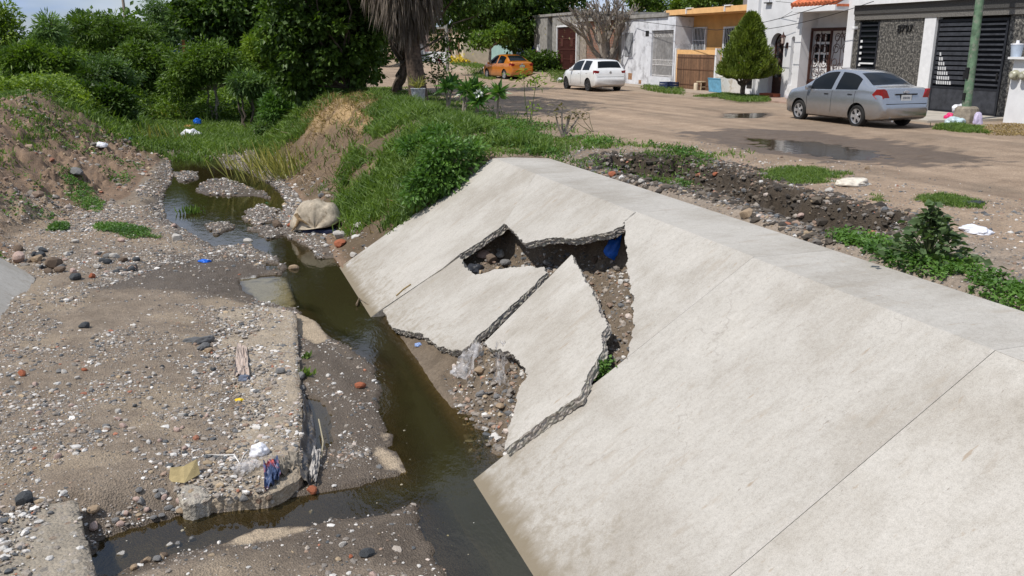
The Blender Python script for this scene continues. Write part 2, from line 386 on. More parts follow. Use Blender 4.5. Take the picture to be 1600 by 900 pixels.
SCARP = [tuple(hit(a, b)[:2]) for a, b in [(452, 222), (490, 200), (520, 178), (555, 162), (592, 168), (585, 196), (555, 225), (540, 262), (525, 292), (478, 290), (444, 262)]]
def scarp(x, y): return sst(-.15, .35, sdist(x, y, SCARP) + .8 * (fbm(x, y, 2.2, 3, 301) - .5))
def grow(a, b, s, g):
    r = [a]
    while abs(r[-1] - a) < abs(b - a): r.append(r[-1] + math.copysign(s, b - a)); s *= g
    return r
def ground_colour(x, y, z):
    n1 = fbm(x, y, 0.7, 4, 41); n2 = fbm(x, y, 3.0, 4, 51); n3 = fbm(x, y, 11.0, 3, 61)
    C = lambda *c: np.array(c)[None]
    mixk = lambda a, b, t: a * (1 - t[:, None]) + b * t[:, None]
    road = mixk(C(.285, .208, .146), C(.355, .266, .19), n2); road = mixk(road, C(.23, .175, .125), sst(.52, .68, n1) * .6)
    grav = mixk(C(.175, .138, .104), C(.255, .206, .156), n3)
    silt = C(.33, .265, .19); mud = mixk(C(.066, .050, .037), C(.105, .083, .062), n2)
    dirt = mixk(C(.165, .112, .076), C(.275, .19, .128), n2 * .5 + n3 * .5); soil = C(.075, .058, .035)
    tr, cr_, tl, cl = xr_toe(y), xr_cre(y), xl_toe(y), xl_cre(y)
    bedm = ((x < tr) & (x > tl)).astype(float)
    c = mixk(dirt * np.ones((len(x), 1)), grav, bedm)
    sb = np.where(x < cr_, fbm(x, y, 1.3, 3, 71), 0)
    c = mixk(c, silt * .92, sst(.56, .68, sb) * sst(-1.98, -1.86, z) * bedm * .55)
    c = mixk(c, C(.27, .205, .145), sst(-.5, .4, sdist(x, y, SANDY)))
    # wet by the water line
    nearw = (x > -6) & (x < 3) & (y < 40); s = np.full(len(x), -9.0)
    s[nearw] = np.max([sdist(x[nearw], y[nearw], q) for q in (STREAM, POOL, SIDEPOOL)], axis=0)
    wetz = zpoly([(470, 500), (520, 540), (590, 590), (620, 700), (560, 760), (470, 765), (472, 640)], WZ)
    wetz2 = zpoly([(440, 840), (650, 800), (720, 905), (560, 905), (420, 880)], WZ); wetz3 = zpoly([(140, 480), (270, 410), (380, 400), (440, 420), (380, 480), (250, 470)], WZ)
    wz = np.full(len(x), -9.0); wz[nearw] = np.max([sdist(x[nearw], y[nearw], q) for q in (wetz, wetz2, wetz3)], axis=0)
    wet = np.maximum(sst(-.45, -.02, s + .5 * (n2 - .5)), sst(-.3, .15, wz + .6 * (n2 - .5)) * .9) * bedm
    wet = np.maximum(wet, sst(-1.86, -1.96, z) * bedm * .8)
    sil = np.max([sdist(x, y, q) for q in SILT], axis=0)
    dry = sst(-.03, .03, sil + .12 * (n3 - .5))
    wet = wet * (1 - dry)
    c = mixk(c, mud, wet * .92); c = mixk(c, C(.56, .56, .55), sst(-.04, .06, sdist(x, y, SKY_PATCH) + .15 * (n3 - .5)) * sst(.2, .5, n2 + .1)); c = mixk(c, silt * 1.08, dry)  # the grey-white tone paints a sky reflection onto the bed
    # right bank: soil and dry straw
    rb = sst(0, .3, x - tr) * (y > 16)
    c = mixk(c, soil * 1.2, rb * sst(0.35, .6, n1) * .75)
    tan = sst(28, 30, y) * sst(37, 34.5, y) * sst(3.0, 3.8, x) * sst(6.2, 5.2, x)
    sca = scarp(x, y); c = mixk(c, mixk(C(.10, .07, .045), C(.20, .14, .09), n3), sca)
    c = mixk(c, C(.40, .275, .14), np.maximum(tan * .7, sca * sst(-.5, -.15, z)) * sst(.36, .52, n2) * .9)
    # plateau
    pl = sst(0, .2, x - cr_); verge = sst(9.3, 7.6, x + 2.2 * (n1 - .5))
    c = mixk(c, road, pl); c = mixk(c, C(.20, .155, .115), pl * verge * sst(9, 12, y) * .7)
    rub = sst(8.6, 7.0, x + 1.5 * (n2 - .5)) * sst(16.5, 14, y) * pl
    c = mixk(c, mixk(C(.20, .17, .14), C(.30, .25, .2), n3), rub * .8)
    ts = sst(-.34, -.10, sdist(x, y, TRENCH) + .35 * (fbm(x, y, 4.0, 4, 11) - .5)) * sst(OUT_X - .1, OUT_X + .1, x)
    c = mixk(c, mixk(C(.036, .028, .021), C(.085, .067, .049), n3), ts)
    rt = fbm(x * 2.2 + .25 * y, y * .12, 1.0, 3, 77); c = c * (1 + (pl * sst(9, 11, x) * sst(19.5, 18, x))[:, None] * (.75 * (rt - .5))[:, None])
    wr = sst(-.16, .10, sdist(x, y, WETROAD) + 1.5 * (n2 - .5) + .5 * (n3 - .5)); pud = sst(-.2, .1, np.maximum(sdist(x, y, PUDDLE), sdist(x, y, PUDDLE2)))
    wr = np.maximum(wr, pud)
    c = mixk(c, C(.115, .083, .058), wr * .92); wet = np.maximum(wet, wr * .8)
    # under the lining
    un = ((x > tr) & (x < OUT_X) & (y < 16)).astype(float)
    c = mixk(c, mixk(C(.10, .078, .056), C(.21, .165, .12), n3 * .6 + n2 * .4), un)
    # banks and far ground are overgrown
    lf = sst(0, .8, tl - x) * (y > 17)
    gl = sst(30, 44, y + 5 * (n1 - .5)) * (x < 6)
    c = mixk(c, C(.07, .085, .028), np.maximum(gl, sst(0, 1, cl - x) * (x < cl) * .7) * .85)
    far = sst(85, 130, np.hypot(x, y)); c = mixk(c, C(.10, .11, .05), far)
    # pale kerb strip by the houses
    sw = sst(18.4, 19.3, x + .8 * (n2 - .5)); c = mixk(c, mixk(C(.30, .235, .175), C(.36, .29, .22), n2), sw * .7)
    return c, np.clip(wet, 0, 1)

def ground_material():
    m, t, b = new_mat('earth')
    a = nd(t, 'Attribute', attribute_name='tone'); w = nd(t, 'Attribute', attribute_name='wet')
    v = coords(t)
    f1 = noise_tex(t, v, 26, 7, 0.65); f2 = noise_tex(t, v, 95, 5, 0.7); f3 = noise_tex(t, v, 2.5, 5, .6)
    k = ramp(t, [(0.25, (.55, .54, .53)), (0.5, (.98, .98, .98)), (0.75, (1.4, 1.38, 1.35))]); t.links.new(f1, k.inputs[0])
    k2 = ramp(t, [(0.3, (.7, .7, .7)), (0.7, (1.28, 1.28, 1.28))]); t.links.new(f2, k2.inputs[0])
    k3 = ramp(t, [(0.3, (.86, .84, .82)), (0.7, (1.12, 1.12, 1.12))]); t.links.new(f3, k3.inputs[0])
    c = mixc(t, a.outputs['Color'], k.outputs[0], 0.8, 'MULTIPLY'); c = mixc(t, c, k2.outputs[0], 0.7, 'MULTIPLY'); c = mixc(t, c, k3.outputs[0], 1.0, 'MULTIPLY')
    vo = nd(t, 'TexVoronoi', Scale=55.0); t.links.new(v, vo.inputs['Vector'])
    t.links.new(c, b.inputs['Base Color'])
    r = ramp(t, [(0, (.95,) * 3), (1, (.42,) * 3)]); t.links.new(w.outputs['Fac'], r.inputs[0]); t.links.new(r.outputs[0], b.inputs['Roughness'])
    b.inputs['Specular IOR Level'].default_value = 0.3
    mul = nd(t, 'Math', operation='ADD'); t.links.new(f1, mul.inputs[0]); t.links.new(vo.outputs['Distance'], mul.inputs[1])
    bump(t, b, mul.outputs[0], 0.55, 0.03)
    return m
def make_ground():
    xs = grow(-4.2, -13, .06, 1.02)[::-1][:-1] + list(np.arange(-4.2, 8.6, .042)) + grow(8.6, 24, .05, 1.03)
    xs = grow(xs[0], -500, .35, 1.25)[::-1][:-1] + xs + grow(xs[-1], 600, .8, 1.3)[1:]
    ys = list(np.arange(3.6, 18, .042)) + grow(18, 60, .045, 1.012)[0:]
    ys = grow(ys[0], -60, .3, 1.3)[::-1][:-1] + ys + grow(ys[-1], 900, .7, 1.22)[1:]
    xs = np.array(xs); ys = np.array(ys)
    X, Y = np.meshgrid(xs, ys); x, y = X.ravel(), Y.ravel()
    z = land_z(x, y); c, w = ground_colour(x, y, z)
    nx, ny = len(xs), len(ys)
    i = np.arange(nx * ny).reshape(ny, nx)
    F = np.stack([i[:-1, :-1], i[:-1, 1:], i[1:, 1:], i[1:, :-1]], -1).reshape(-1, 4)
    me = fast_mesh('ground', np.stack([x, y, z], 1), F, ground_material(), {'tone': c, 'wet': w}, smooth=True)
    tag(link('ground', me), kind='structure', label='bare earth of the ditch bed, banks and street edge')
    print('ground verts', nx, ny, nx * ny)
make_ground()

# ------------------------------------------------------------------ water
def water_material(name, murk, tint):
    m = bpy.data.materials.new(name); m.use_nodes = True; t = m.node_tree; t.nodes.clear()
    o = nd(t, 'OutputMaterial'); dp = nd(t, 'Attribute', attribute_name='depth')
    tr = nd(t, 'BsdfTransparent'); tr.inputs[0].default_value = (*tint, 1)
    df = nd(t, 'BsdfDiffuse'); df.inputs[0].default_value = (*murk, 1)
    gl = nd(t, 'BsdfGlossy', Roughness=0.03)
    mx1 = nd(t, 'MixShader'); r = ramp(t, [(0.0, (.10,) * 3), (0.55, (.93,) * 3)]); t.links.new(dp.outputs['Fac'], r.inputs[0]); t.links.new(r.outputs[0], mx1.inputs[0])
    t.links.new(tr.outputs[0], mx1.inputs[1]); t.links.new(df.outputs[0], mx1.inputs[2])
    fr = nd(t, 'Fresnel', IOR=1.55); mx2 = nd(t, 'MixShader')
    t.links.new(fr.outputs[0], mx2.inputs[0]); t.links.new(mx1.outputs[0], mx2.inputs[1]); t.links.new(gl.outputs[0], mx2.inputs[2]); t.links.new(mx2.outputs[0], o.inputs[0])
    v = coords(t, (1, .45, 1)); n1 = noise_tex(t, v, 5, 4, .6); n2 = noise_tex(t, v, 30, 3, .5)
    ad = nd(t, 'Math', operation='MULTIPLY_ADD'); t.links.new(n2, ad.inputs[0]); ad.inputs[1].default_value = 0.12; t.links.new(n1, ad.inputs[2])
    bp = nd(t, 'Bump', Strength=0.10, Distance=0.05); t.links.new(ad.outputs[0], bp.inputs['Height'])
    t.links.new(bp.outputs[0], gl.inputs['Normal']); t.links.new(bp.outputs[0], fr.inputs['Normal'])
    return m
def water_sheet(name, x0, x1, y0, y1, z, step, mt, label, scale):
    xs = np.arange(x0, x1 + step, step); ys = np.arange(y0, y1 + step, step)
    X, Y = np.meshgrid(xs, ys); x, y = X.ravel(), Y.ravel()
    d = z - land_z(x, y)
    i = np.arange(len(x)).reshape(len(ys), len(xs))
    F = np.stack([i[:-1, :-1], i[:-1, 1:], i[1:, 1:], i[1:, :-1]], -1).reshape(-1, 4)
    keep = (d[F] > -0.03).any(1); F = F[keep]
    u, inv = np.unique(F, return_inverse=True)
    V = np.stack([x, y, np.full(len(x), z)], 1)[u]
    me = fast_mesh(name, V, inv.reshape(-1, 4), mt, {'depth': np.clip(d[u] / scale, 0, 1)}, smooth=True)
    return tag(link(name, me), kind='structure', label=label)
water_sheet('stream', -3, 3.2, 3.0, 37, WZ, .07, water_material('creek_water', (.030, .0265, .0105), (.74, .68, .50)), 'murky olive stream running along the ditch', .30)
water_sheet('puddle', 10.5, 19, 12.5, 27, -.028, .06, water_material('puddle_water', (.10, .08, .058), (.7, .62, .5)), 'muddy puddle on the dirt street', .08)
# ------------------------------------------------------------------ concrete lining of the ditch
def concrete_material(name, base, streak=1.0, seed=0.0, bm=.12):
    m, t, b = new_mat(name)
    c = nd(t, 'TexCoord'); mp = nd(t, 'Mapping'); t.links.new(c.outputs['Object'], mp.inputs[0]); mp.inputs['Location'].default_value = (seed, seed * .7, 0)
    v = mp.outputs[0]
    ms = nd(t, 'Mapping'); ms.inputs['Scale'].default_value = (.9, 2.6, .9); t.links.new(v, ms.inputs[0]); vs = ms.outputs[0]   # stains run down the slope
    f1 = noise_tex(t, v, .8, 6, .62); f2 = noise_tex(t, vs, 3.2, 7, .68); f3 = noise_tex(t, v, 30, 6, .7); f4 = noise_tex(t, v, 130, 3, .6); f6 = noise_tex(t, v, 8, 8, .72)
    lo = tuple(q * w for q, w in zip(base, (.80, .78, .75))); hi = tuple(min(q * 1.07, .6) for q in base)
    r = ramp(t, [(.32, lo), (.52, base), (.72, hi)]); t.links.new(f1, r.inputs[0])
    r2 = ramp(t, [(.30, (.84, .82, .79)), (.46, (.97, .965, .955)), (.66, (1.05, 1.05, 1.05))]); t.links.new(f2, r2.inputs[0])
    r6 = ramp(t, [(.28, (.82, .80, .77)), (.5, (1, 1, 1)), (.75, (1.08, 1.08, 1.09))]); t.links.new(f6, r6.inputs[0])
    r3 = ramp(t, [(.30, (.74, .73, .71)), (.5, (1, 1, 1)), (.72, (1.13, 1.13, 1.13))]); t.links.new(f3, r3.inputs[0])
    r4 = ramp(t, [(.25, (.74, .74, .74)), (.5, (1, 1, 1)), (.75, (1.16, 1.16, 1.16))]); t.links.new(f4, r4.inputs[0])
    k = mixc(t, r.outputs[0], r2.outputs[0], .65 * streak, 'MULTIPLY'); k = mixc(t, k, r6.outputs[0], .38, 'MULTIPLY'); k = mixc(t, k, r3.outputs[0], .55, 'MULTIPLY'); k = mixc(t, k, r4.outputs[0], 1.0, 'MULTIPLY')
    f7 = noise_tex(t, vs, 16, 3, .5); r7 = ramp(t, [(.70, (0, 0, 0)), (.735, (1, 1, 1))]); t.links.new(f7, r7.inputs[0])        # small scrapes and pits
    k = mixc(t, k, (.20, .175, .145), mixc(t, (0, 0, 0), r7.outputs[0], .6))
    f8 = noise_tex(t, vs, 2.0, 5, .6); r8 = ramp(t, [(.60, (0, 0, 0)), (.70, (1, 1, 1))]); t.links.new(f8, r8.inputs[0])         # dried mud smears
    k = mixc(t, k, (.30, .255, .20), mixc(t, (0, 0, 0), r8.outputs[0], .42))
    # ochre blotches
    f5 = noise_tex(t, vs, 5.5, 4, .5); r5 = ramp(t, [(.685, (0, 0, 0)), (.76, (1, 1, 1))]); t.links.new(f5, r5.inputs[0])
    k = mixc(t, k, (.27, .20, .13), mixc(t, (0, 0, 0), r5.outputs[0], .6))
    # hairline cracks
    wv = nd(t, 'TexVoronoi', Scale=.55); wv.feature = 'DISTANCE_TO_EDGE'
    wn = nd(t, 'TexNoise', Scale=3.0, Detail=6.0); t.links.new(v, wn.inputs['Vector'])
    wm = nd(t, 'VectorMath', operation='MULTIPLY_ADD'); t.links.new(wn.outputs['Color'], wm.inputs[0]); wm.inputs[1].default_value = (.5, .5, .5); t.links.new(v, wm.inputs[2])
    t.links.new(wm.outputs[0], wv.inputs['Vector'])
    rc = ramp(t, [(.0, (1, 1, 1)), (.004, (0, 0, 0))]); t.links.new(wv.outputs['Distance'], rc.inputs[0])
    fm = noise_tex(t, v, .8, 2, .5); rm = ramp(t, [(.5, (0, 0, 0)), (.6, (1, 1, 1))]); t.links.new(fm, rm.inputs[0])
    ck = mixc(t, rc.outputs[0], rm.outputs[0], 1.0, 'MULTIPLY')
    k = mixc(t, k, (.17, .15, .13), mixc(t, (0, 0, 0), ck, .35))
    # algae at the water line
    sx = nd(t, 'SeparateXYZ'); gp = nd(t, 'NewGeometry'); t.links.new(gp.outputs['Position'], sx.inputs[0])
    nz = nd(t, 'Math', operation='MULTIPLY_ADD'); t.links.new(f2, nz.inputs[0]); nz.inputs[1].default_value = -.22; t.links.new(sx.outputs['Z'], nz.inputs[2])
    rw = ramp(t, [(.0, (.8, .8, .8)), (.5, (.8, .8, .8)), (1.0, (0, 0, 0))]); mr = nd(t, 'MapRange'); t.links.new(nz.outputs[0], mr.inputs[0])
    mr.inputs[1].default_value = -2.14; mr.inputs[2].default_value = -2.0; t.links.new(mr.outputs[0], rw.inputs[0])
    k = mixc(t, k, (.16, .125, .075), rw.outputs[0])
    sp = nd(t, 'MapRange'); t.links.new(sx.outputs['Z'], sp.inputs[0]); sp.inputs[1].default_value = -2.0; sp.inputs[2].default_value = -1.25; sp.inputs[3].default_value = .30; sp.inputs[4].default_value = -.05
    sa = nd(t, 'Math', operation='ADD'); t.links.new(sp.outputs[0], sa.inputs[0]); t.links.new(f6, sa.inputs[1]); rs_ = ramp(t, [(.62, (0, 0, 0)), (.80, (1, 1, 1))]); t.links.new(sa.outputs[0], rs_.inputs[0])
    k = mixc(t, k, (.20, .165, .115), mixc(t, (0, 0, 0), rs_.outputs[0], .55))
    t.links.new(k, b.inputs['Base Color']); b.inputs['Roughness'].default_value = .88; b.inputs['Specular IOR Level'].default_value = .25
    ad = nd(t, 'Math', operation='ADD'); t.links.new(f3, ad.inputs[0]); t.links.new(f1, ad.inputs[1]); bump(t, b, ad.outputs[0], bm, .012)
    return m
def broken_material():
    m, t, b = new_mat('broken_concrete')
    v = coords(t); vo = nd(t, 'TexVoronoi', Scale=26.0); t.links.new(v, vo.inputs['Vector'])
    f = noise_tex(t, v, 40, 5, .7)
    r = ramp(t, [(0, (.42, .375, .315)), (.45, (.33, .295, .245)), (.9, (.22, .195, .16))]); t.links.new(vo.outputs['Distance'], r.inputs[0])
    hs = nd(t, 'HueSaturation', Saturation=.35, Value=1.0); t.links.new(vo.outputs['Color'], hs.inputs['Color'])
    k = mixc(t, r.outputs[0], hs.outputs[0], .06); r2 = ramp(t, [(.3, (.72, .72, .72)), (.7, (1.2, 1.2, 1.2))]); t.links.new(f, r2.inputs[0])
    k = mixc(t, k, r2.outputs[0], 1.0, 'MULTIPLY'); t.links.new(k, b.inputs['Base Color']); b.inputs['Roughness'].default_value = .95
    bump(t, b, vo.outputs['Distance'], .5, .015); return m
M_BROKEN = broken_material()
CON = (.408, .382, .343)
def jag(poly, broken, step=.022, amp=.022, seed=0):
    """cut an outline finely; broken edges (by index of their first point) become ragged. poly: (u, v) pairs"""
    rng = random.Random(seed); out = []; flag = []
    n = len(poly)
    for i in range(n):
        a = np.array(poly[i]); b = np.array(poly[(i + 1) % n]); d = b - a; l = np.linalg.norm(d)
        if i in broken and l > step * 1.5:
            k = max(2, int(l / step)); nrm = np.array([-d[1], d[0]]) / l
            for j in range(k):
                q = a + d * (j / k)
                if j: q = q + nrm * (amp * (2 * mnoise.noise(Vector((q[0] * 7, q[1] * 7, seed))) + .7 * (rng.random() - .5))) + d / l * (step * .3 * (rng.random() - .5))
                out.append(tuple(q)); flag.append(True)
        else:
            out.append(tuple(a)); flag.append(i in broken)
    return out, flag
def slab_mesh(mb, poly, frame, thick, broken, seed, layers=7, amp=.022):
    """poly in plane coordinates; frame = (origin, u, v, n)"""
    o, u, v, n = frame
    pts, fl = jag(poly, broken, seed=seed, amp=amp); N = len(pts); rng = random.Random(seed + 7)
    area = sum(pts[i][0] * pts[(i + 1) % N][1] - pts[(i + 1) % N][0] * pts[i][1] for i in range(N))
    rings = []; base = len(mb.v)
    for l in range(layers + 1):
        ring = []
        for i, p in enumerate(pts):
            q = np.array(p)
            if l and (fl[i] or fl[i - 1]):
                e = np.array(pts[(i + 1) % N]) - np.array(pts[i - 1]); e /= np.linalg.norm(e) + 1e-9
                nr = np.array([e[1], -e[0]]) * (1 if area > 0 else -1)
                q = q + nr * (.016 * (mnoise.noise(Vector((q[0] * 13, q[1] * 13, l * .6 + seed))) - .2) + .014 * mnoise.noise(Vector((q[0] * 38, q[1] * 38, l * 1.1 + seed))) + .003 * (rng.random() - .5))
            ring.append(o + u * q[0] + v * q[1] - n * (thick * l / layers))
        rings.append(ring); mb.v += [tuple(q) for q in ring]
    top = list(range(base, base + N))
    if np.dot(np.cross(u, v), n) * area < 0: top = top[::-1]
    mb.f.append(tuple(top)); mb.m.append(0)
    for l in range(layers):
        for i in range(N):
            a = base + l * N + i; b2 = base + l * N + (i + 1) % N
            mb.f.append((a, b2, b2 + N, a + N)); mb.m.append(1 if fl[i] else 2)
    mb.f.append(tuple(range(base + layers * N, base + layers * N + N))[::-1]); mb.m.append(1)
SU = np.array([math.cos(SLOPE_T), 0, math.sin(SLOPE_T)]); SV = np.array([0, 1.0, 0])     # up the slope, along the ditch
def slope_frame(off=0.0, p0=None, n=None):
    if n is None: return (SP0 + SN * off, SU, SV, SN)
    n = np.array(n) / np.linalg.norm(n); v = SV - n * np.dot(SV, n); v /= np.linalg.norm(v); u = np.cross(v, n)
    return (np.array(p0), u, v, n)
def to_uv(px, frame):
    o, u, v, n = frame; r = []
    for q in px:
        P = on_plane(q[0], q[1], o, n) - o; r.append((np.dot(P, u), np.dot(P, v)))
    return r
FLAT = (np.array([0, 0, 0.0]), np.array([1.0, 0, 0]), np.array([0, 1.0, 0]), np.array([0, 0, 1.0]))
def lining(label, pieces, tone, seed, streak=1.0):
    """pieces: (poly uv, frame, thick, broken edge indices)"""
    k = tuple(c * tone for c in CON); mb = MB()
    for i, (pl, fr, th, br) in enumerate(pieces): slab_mesh(mb, pl, fr, th, br, seed + i)
    org = np.array(mb.v).mean(0); org[2] = np.array(mb.v)[:, 2].min()
    mb.v = [tuple(np.array(p) - org) for p in mb.v]
    cm = concrete_material('weathered_concrete_%d' % seed, k, streak, seed * 1.37)
    side = mat('formed_concrete_edge', (.33, .30, .26), .9, var=.3, scale=14, bmp=.8, bscale=30)
    o = mb.build('lining_slab', [cm, M_BROKEN, side], loc=org)
    return tag(o, label, 'concrete slab', 'concrete slabs lining the ditch bank')
S0 = slope_frame()
TOE_U = (TOE_X - .38 - CREST_X) / math.cos(SLOPE_T)          # the slabs run on below the water
J = [16.0, 13.62, 9.93, 7.33, 4.36, .6]                       # joints along the ditch
g = .0018
def strip(y0, y1, x1=OUT_X, z=0.0):
    f = (np.array([0, 0, z]),) + FLAT[1:]; return ([(CREST_X, y0 + g), (x1, y0 + g), (x1, y1 - g), (CREST_X, y1 - g)], f, .12)
# end slab: keeps a narrow band beside the hole
A = to_uv([(850, 272), (788, 349), (760, 370), (716, 399), (690, 420), (598, 482)], S0)
polyA = [(0, J[1] + g)] + A[1:-1] + [(A[-1][0], A[-1][1]), (TOE_U, A[-1][1] + .02), (TOE_U, 16.25), (-.05, 15.95), (0, 15.85)]
lining('pale concrete slab at the far end, its corner in the water and a break along its near side',
       [(polyA, S0, .11, {1, 2}), ([(CREST_X, J[1] + g), (OUT_X, J[1] + g), (OUT_X - .02, 15.5), (CREST_X + .35, 15.86), (CREST_X, 15.85)], FLAT, .12, set())], 1.0, 1)
# upper remnant hanging over the hole
B = to_uv([(788, 349), (800, 358), (811, 374), (822, 380), (850, 374), (870, 371), (905, 372), (932, 366), (958, 361), (975, 352)], S0)
polyB = [(0, J[1] - g)] + B + [(B[-1][0] + .02, J[2] + g), (0, J[2] + g)]
lining('pale concrete slab whose broken lower edge overhangs the dark hole',
       [(polyB, S0, .11, set(range(1, len(B) + 1))), strip(J[2], J[1]) + (set(),)], .97, 2)
# right of the hole
fC = slope_frame(0.0)
C_ = to_uv([(975, 345), (977, 375), (981, 420), (990, 480), (988, 520), (981, 562)], fC)
polyC = [(.012, C_[0][1] - .02)] + C_ + [(C_[-1][0], J[3] + g), (.012, J[3] + g)]
lining('concrete slab with a ragged left edge right of the hole and a raised lip at its top',
       [(polyC, fC, .12, set(range(0, len(C_) + 1))), strip(J[3], J[2]) + (set(),)], 1.0, 3)
# broad whole slabs nearer the bridge
lining('broad unbroken concrete slab in front of the broken ones, its toe in the water',
       [([(0, J[3] - g), (TOE_U, J[3] - g), (TOE_U, J[4] + g), (0, J[4] + g)], slope_frame(0.0), .12, set()), strip(J[4], J[3]) + (set(),)], 1.0, 4)
lining('nearest concrete slab, beyond the long straight joint in the lower right corner',
       [([(0, J[4] - g), (TOE_U, J[4] - g), (TOE_U, J[5]), (0, J[5])], slope_frame(-.002), .12, set()), strip(J[5], J[4]) + (set(),)], 1.06, 5)
# the two fallen pieces
pB = [on_slope(598, 482, -.001), on_slope(716, 399, -.006), on_slope(720, 547, 0.0), on_slope(855, 424, -.10)]
cB = np.mean(pB, 0); nB = np.linalg.svd(np.array(pB) - cB)[2][2]; nB = nB * np.sign(nB[2]); fB = slope_frame(p0=cB, n=nB)
E_ = to_uv([(719, 401), (726, 418), (742, 430), (775, 421), (800, 418), (830, 416), (851, 419), (855, 426), (722, 548), (700, 546), (683, 541), (668, 528), (650, 520), (630, 516), (612, 511), (598, 484)], fB)
lining('fallen concrete slab piece sunk at its top between the far slab and the tilted one', [(E_, fB, .105, set(range(15)))], 1.0, 6)
pC = [on_slope(893, 399, -.02), on_slope(757, 535, -.07), on_slope(950, 510, .05), on_slope(790, 703, .13)]
cC = np.mean(pC, 0); nC = np.linalg.svd(np.array(pC) - cC)[2][2]; nC = nC * np.sign(nC[2]); fT = slope_frame(p0=cC, n=nC)
T_ = to_uv([(893, 398), (903, 414), (909, 430), (920, 447), (930, 466), (950, 508), (940, 520), (941, 545), (929, 570), (912, 596), (905, 618), (850, 655), (788, 703), (790, 690), (806, 632), (811, 610), (824, 587), (817, 572), (803, 557), (793, 548), (776, 547), (757, 535)], fT)
lining('tilted broken concrete slab with a pointed top, lying loose across the collapsed stretch', [(T_, fT, .105, set(range(0, 12)) | set(range(13, 21)))], 1.06, 7)
# left bank: end of the opposite lining
LN = np.array([math.sin(SLOPE_T), 0, math.cos(SLOPE_T)]); LU = np.array([-math.cos(SLOPE_T), 0, math.sin(SLOPE_T)])
fL = (np.array([-3.42, 0, -1.37]), LU, SV, LN)
lw = to_uv([(-70, 345), (0, 402), (22, 414), (40, 424), (55, 436), (40, 470), (12, 512), (-40, 590), (-160, 700)], fL)
lw = [q for q in lw] + [(3.6, lw[-1][1]), (3.6, 17.3)]
lining('end of the opposite concrete lining, half buried at the left edge', [(lw, fL, .11, {0, 1, 2, 3})], .98, 8)

# ------------------------------------------------------------------ stones
def ico(sub):
    bm = bmesh.new(); bmesh.ops.create_icosphere(bm, subdivisions=sub, radius=1)
    bm.verts.index_update(); V = np.array([v.co[:] for v in bm.verts]); F = np.array([[q.index for q in f.verts] for f in bm.faces]); bm.free(); return V, F
ICO1, ICO2, ICO3 = ico(1), ico(2), ico(3)
def rock_verts(V, rng, cut=6, rough=.12):
    V = V.copy(); V *= 1 + rough * np.array([mnoise.noise(Vector(v) * 1.7 + Vector((rng.random() * 50, 0, 0))) for v in V])[:, None] if len(V) < 700 else 1
    for _ in range(cut):
        n = np.array([rng.gauss(0, 1) for _ in range(3)]); n /= np.linalg.norm(n); d = rng.uniform(.55, .9)
        k = V @ n - d; V = V - np.outer(np.maximum(k, 0), n)
    return V
def stone_mat(name, c, var=.25):
    return mat(name, c, .9, var=var, scale=14, bmp=.5, bscale=50, spec=.25)
ST = {'pale': stone_mat('pale_stone', (.46, .43, .39)), 'grey': stone_mat('grey_stone', (.19, .185, .18)), 'dark': stone_mat('dark_stone', (.065, .07, .075)),
      'tan': stone_mat('tan_stone', (.34, .25, .165)), 'brick': stone_mat('red_brick', (.34, .115, .06)), 'pink': stone_mat('pink_stone', (.45, .33, .28)), 'brown': stone_mat('brown_stone', (.15, .11, .08))}
_rp = random.Random(5); ROCK = {}
for k_, m_ in ST.items():
    ROCK[k_] = []
    for j_ in range(5):
        V = rock_verts(ICO2[0], _rp, 7) * np.array([1, _rp.uniform(.62, .95), _rp.uniform(.5, .75)])
        ROCK[k_].append(fast_mesh('stone', V, ICO2[1], m_))
def stone(px, py, wpx, kind, label, group=None, name='stone', flat=1.0, sink=.3, var=None):
    """a stone whose middle is seen at (px, py), wpx wide in the photo"""
    P = hit(px, py + wpx * .22); d = np.dot(P - EYE, AX_F); r = wpx / FPX * d / 2
    rg = random.Random(int(px * 7 + py * 13))
    o = link(name, ROCK[kind][rg.randrange(5) if var is None else var], loc=(P[0], P[1], P[2] + r * .6 * flat * (1 - sink)))
    o.scale = (r * 1.05, r * 1.05, r * 1.1 * flat); o.rotation_euler = (rg.uniform(-.25, .25), rg.uniform(-.25, .25), rg.uniform(0, 6.28))
    return tag(o, label, 'stone' if kind != 'brick' else 'brick', group)

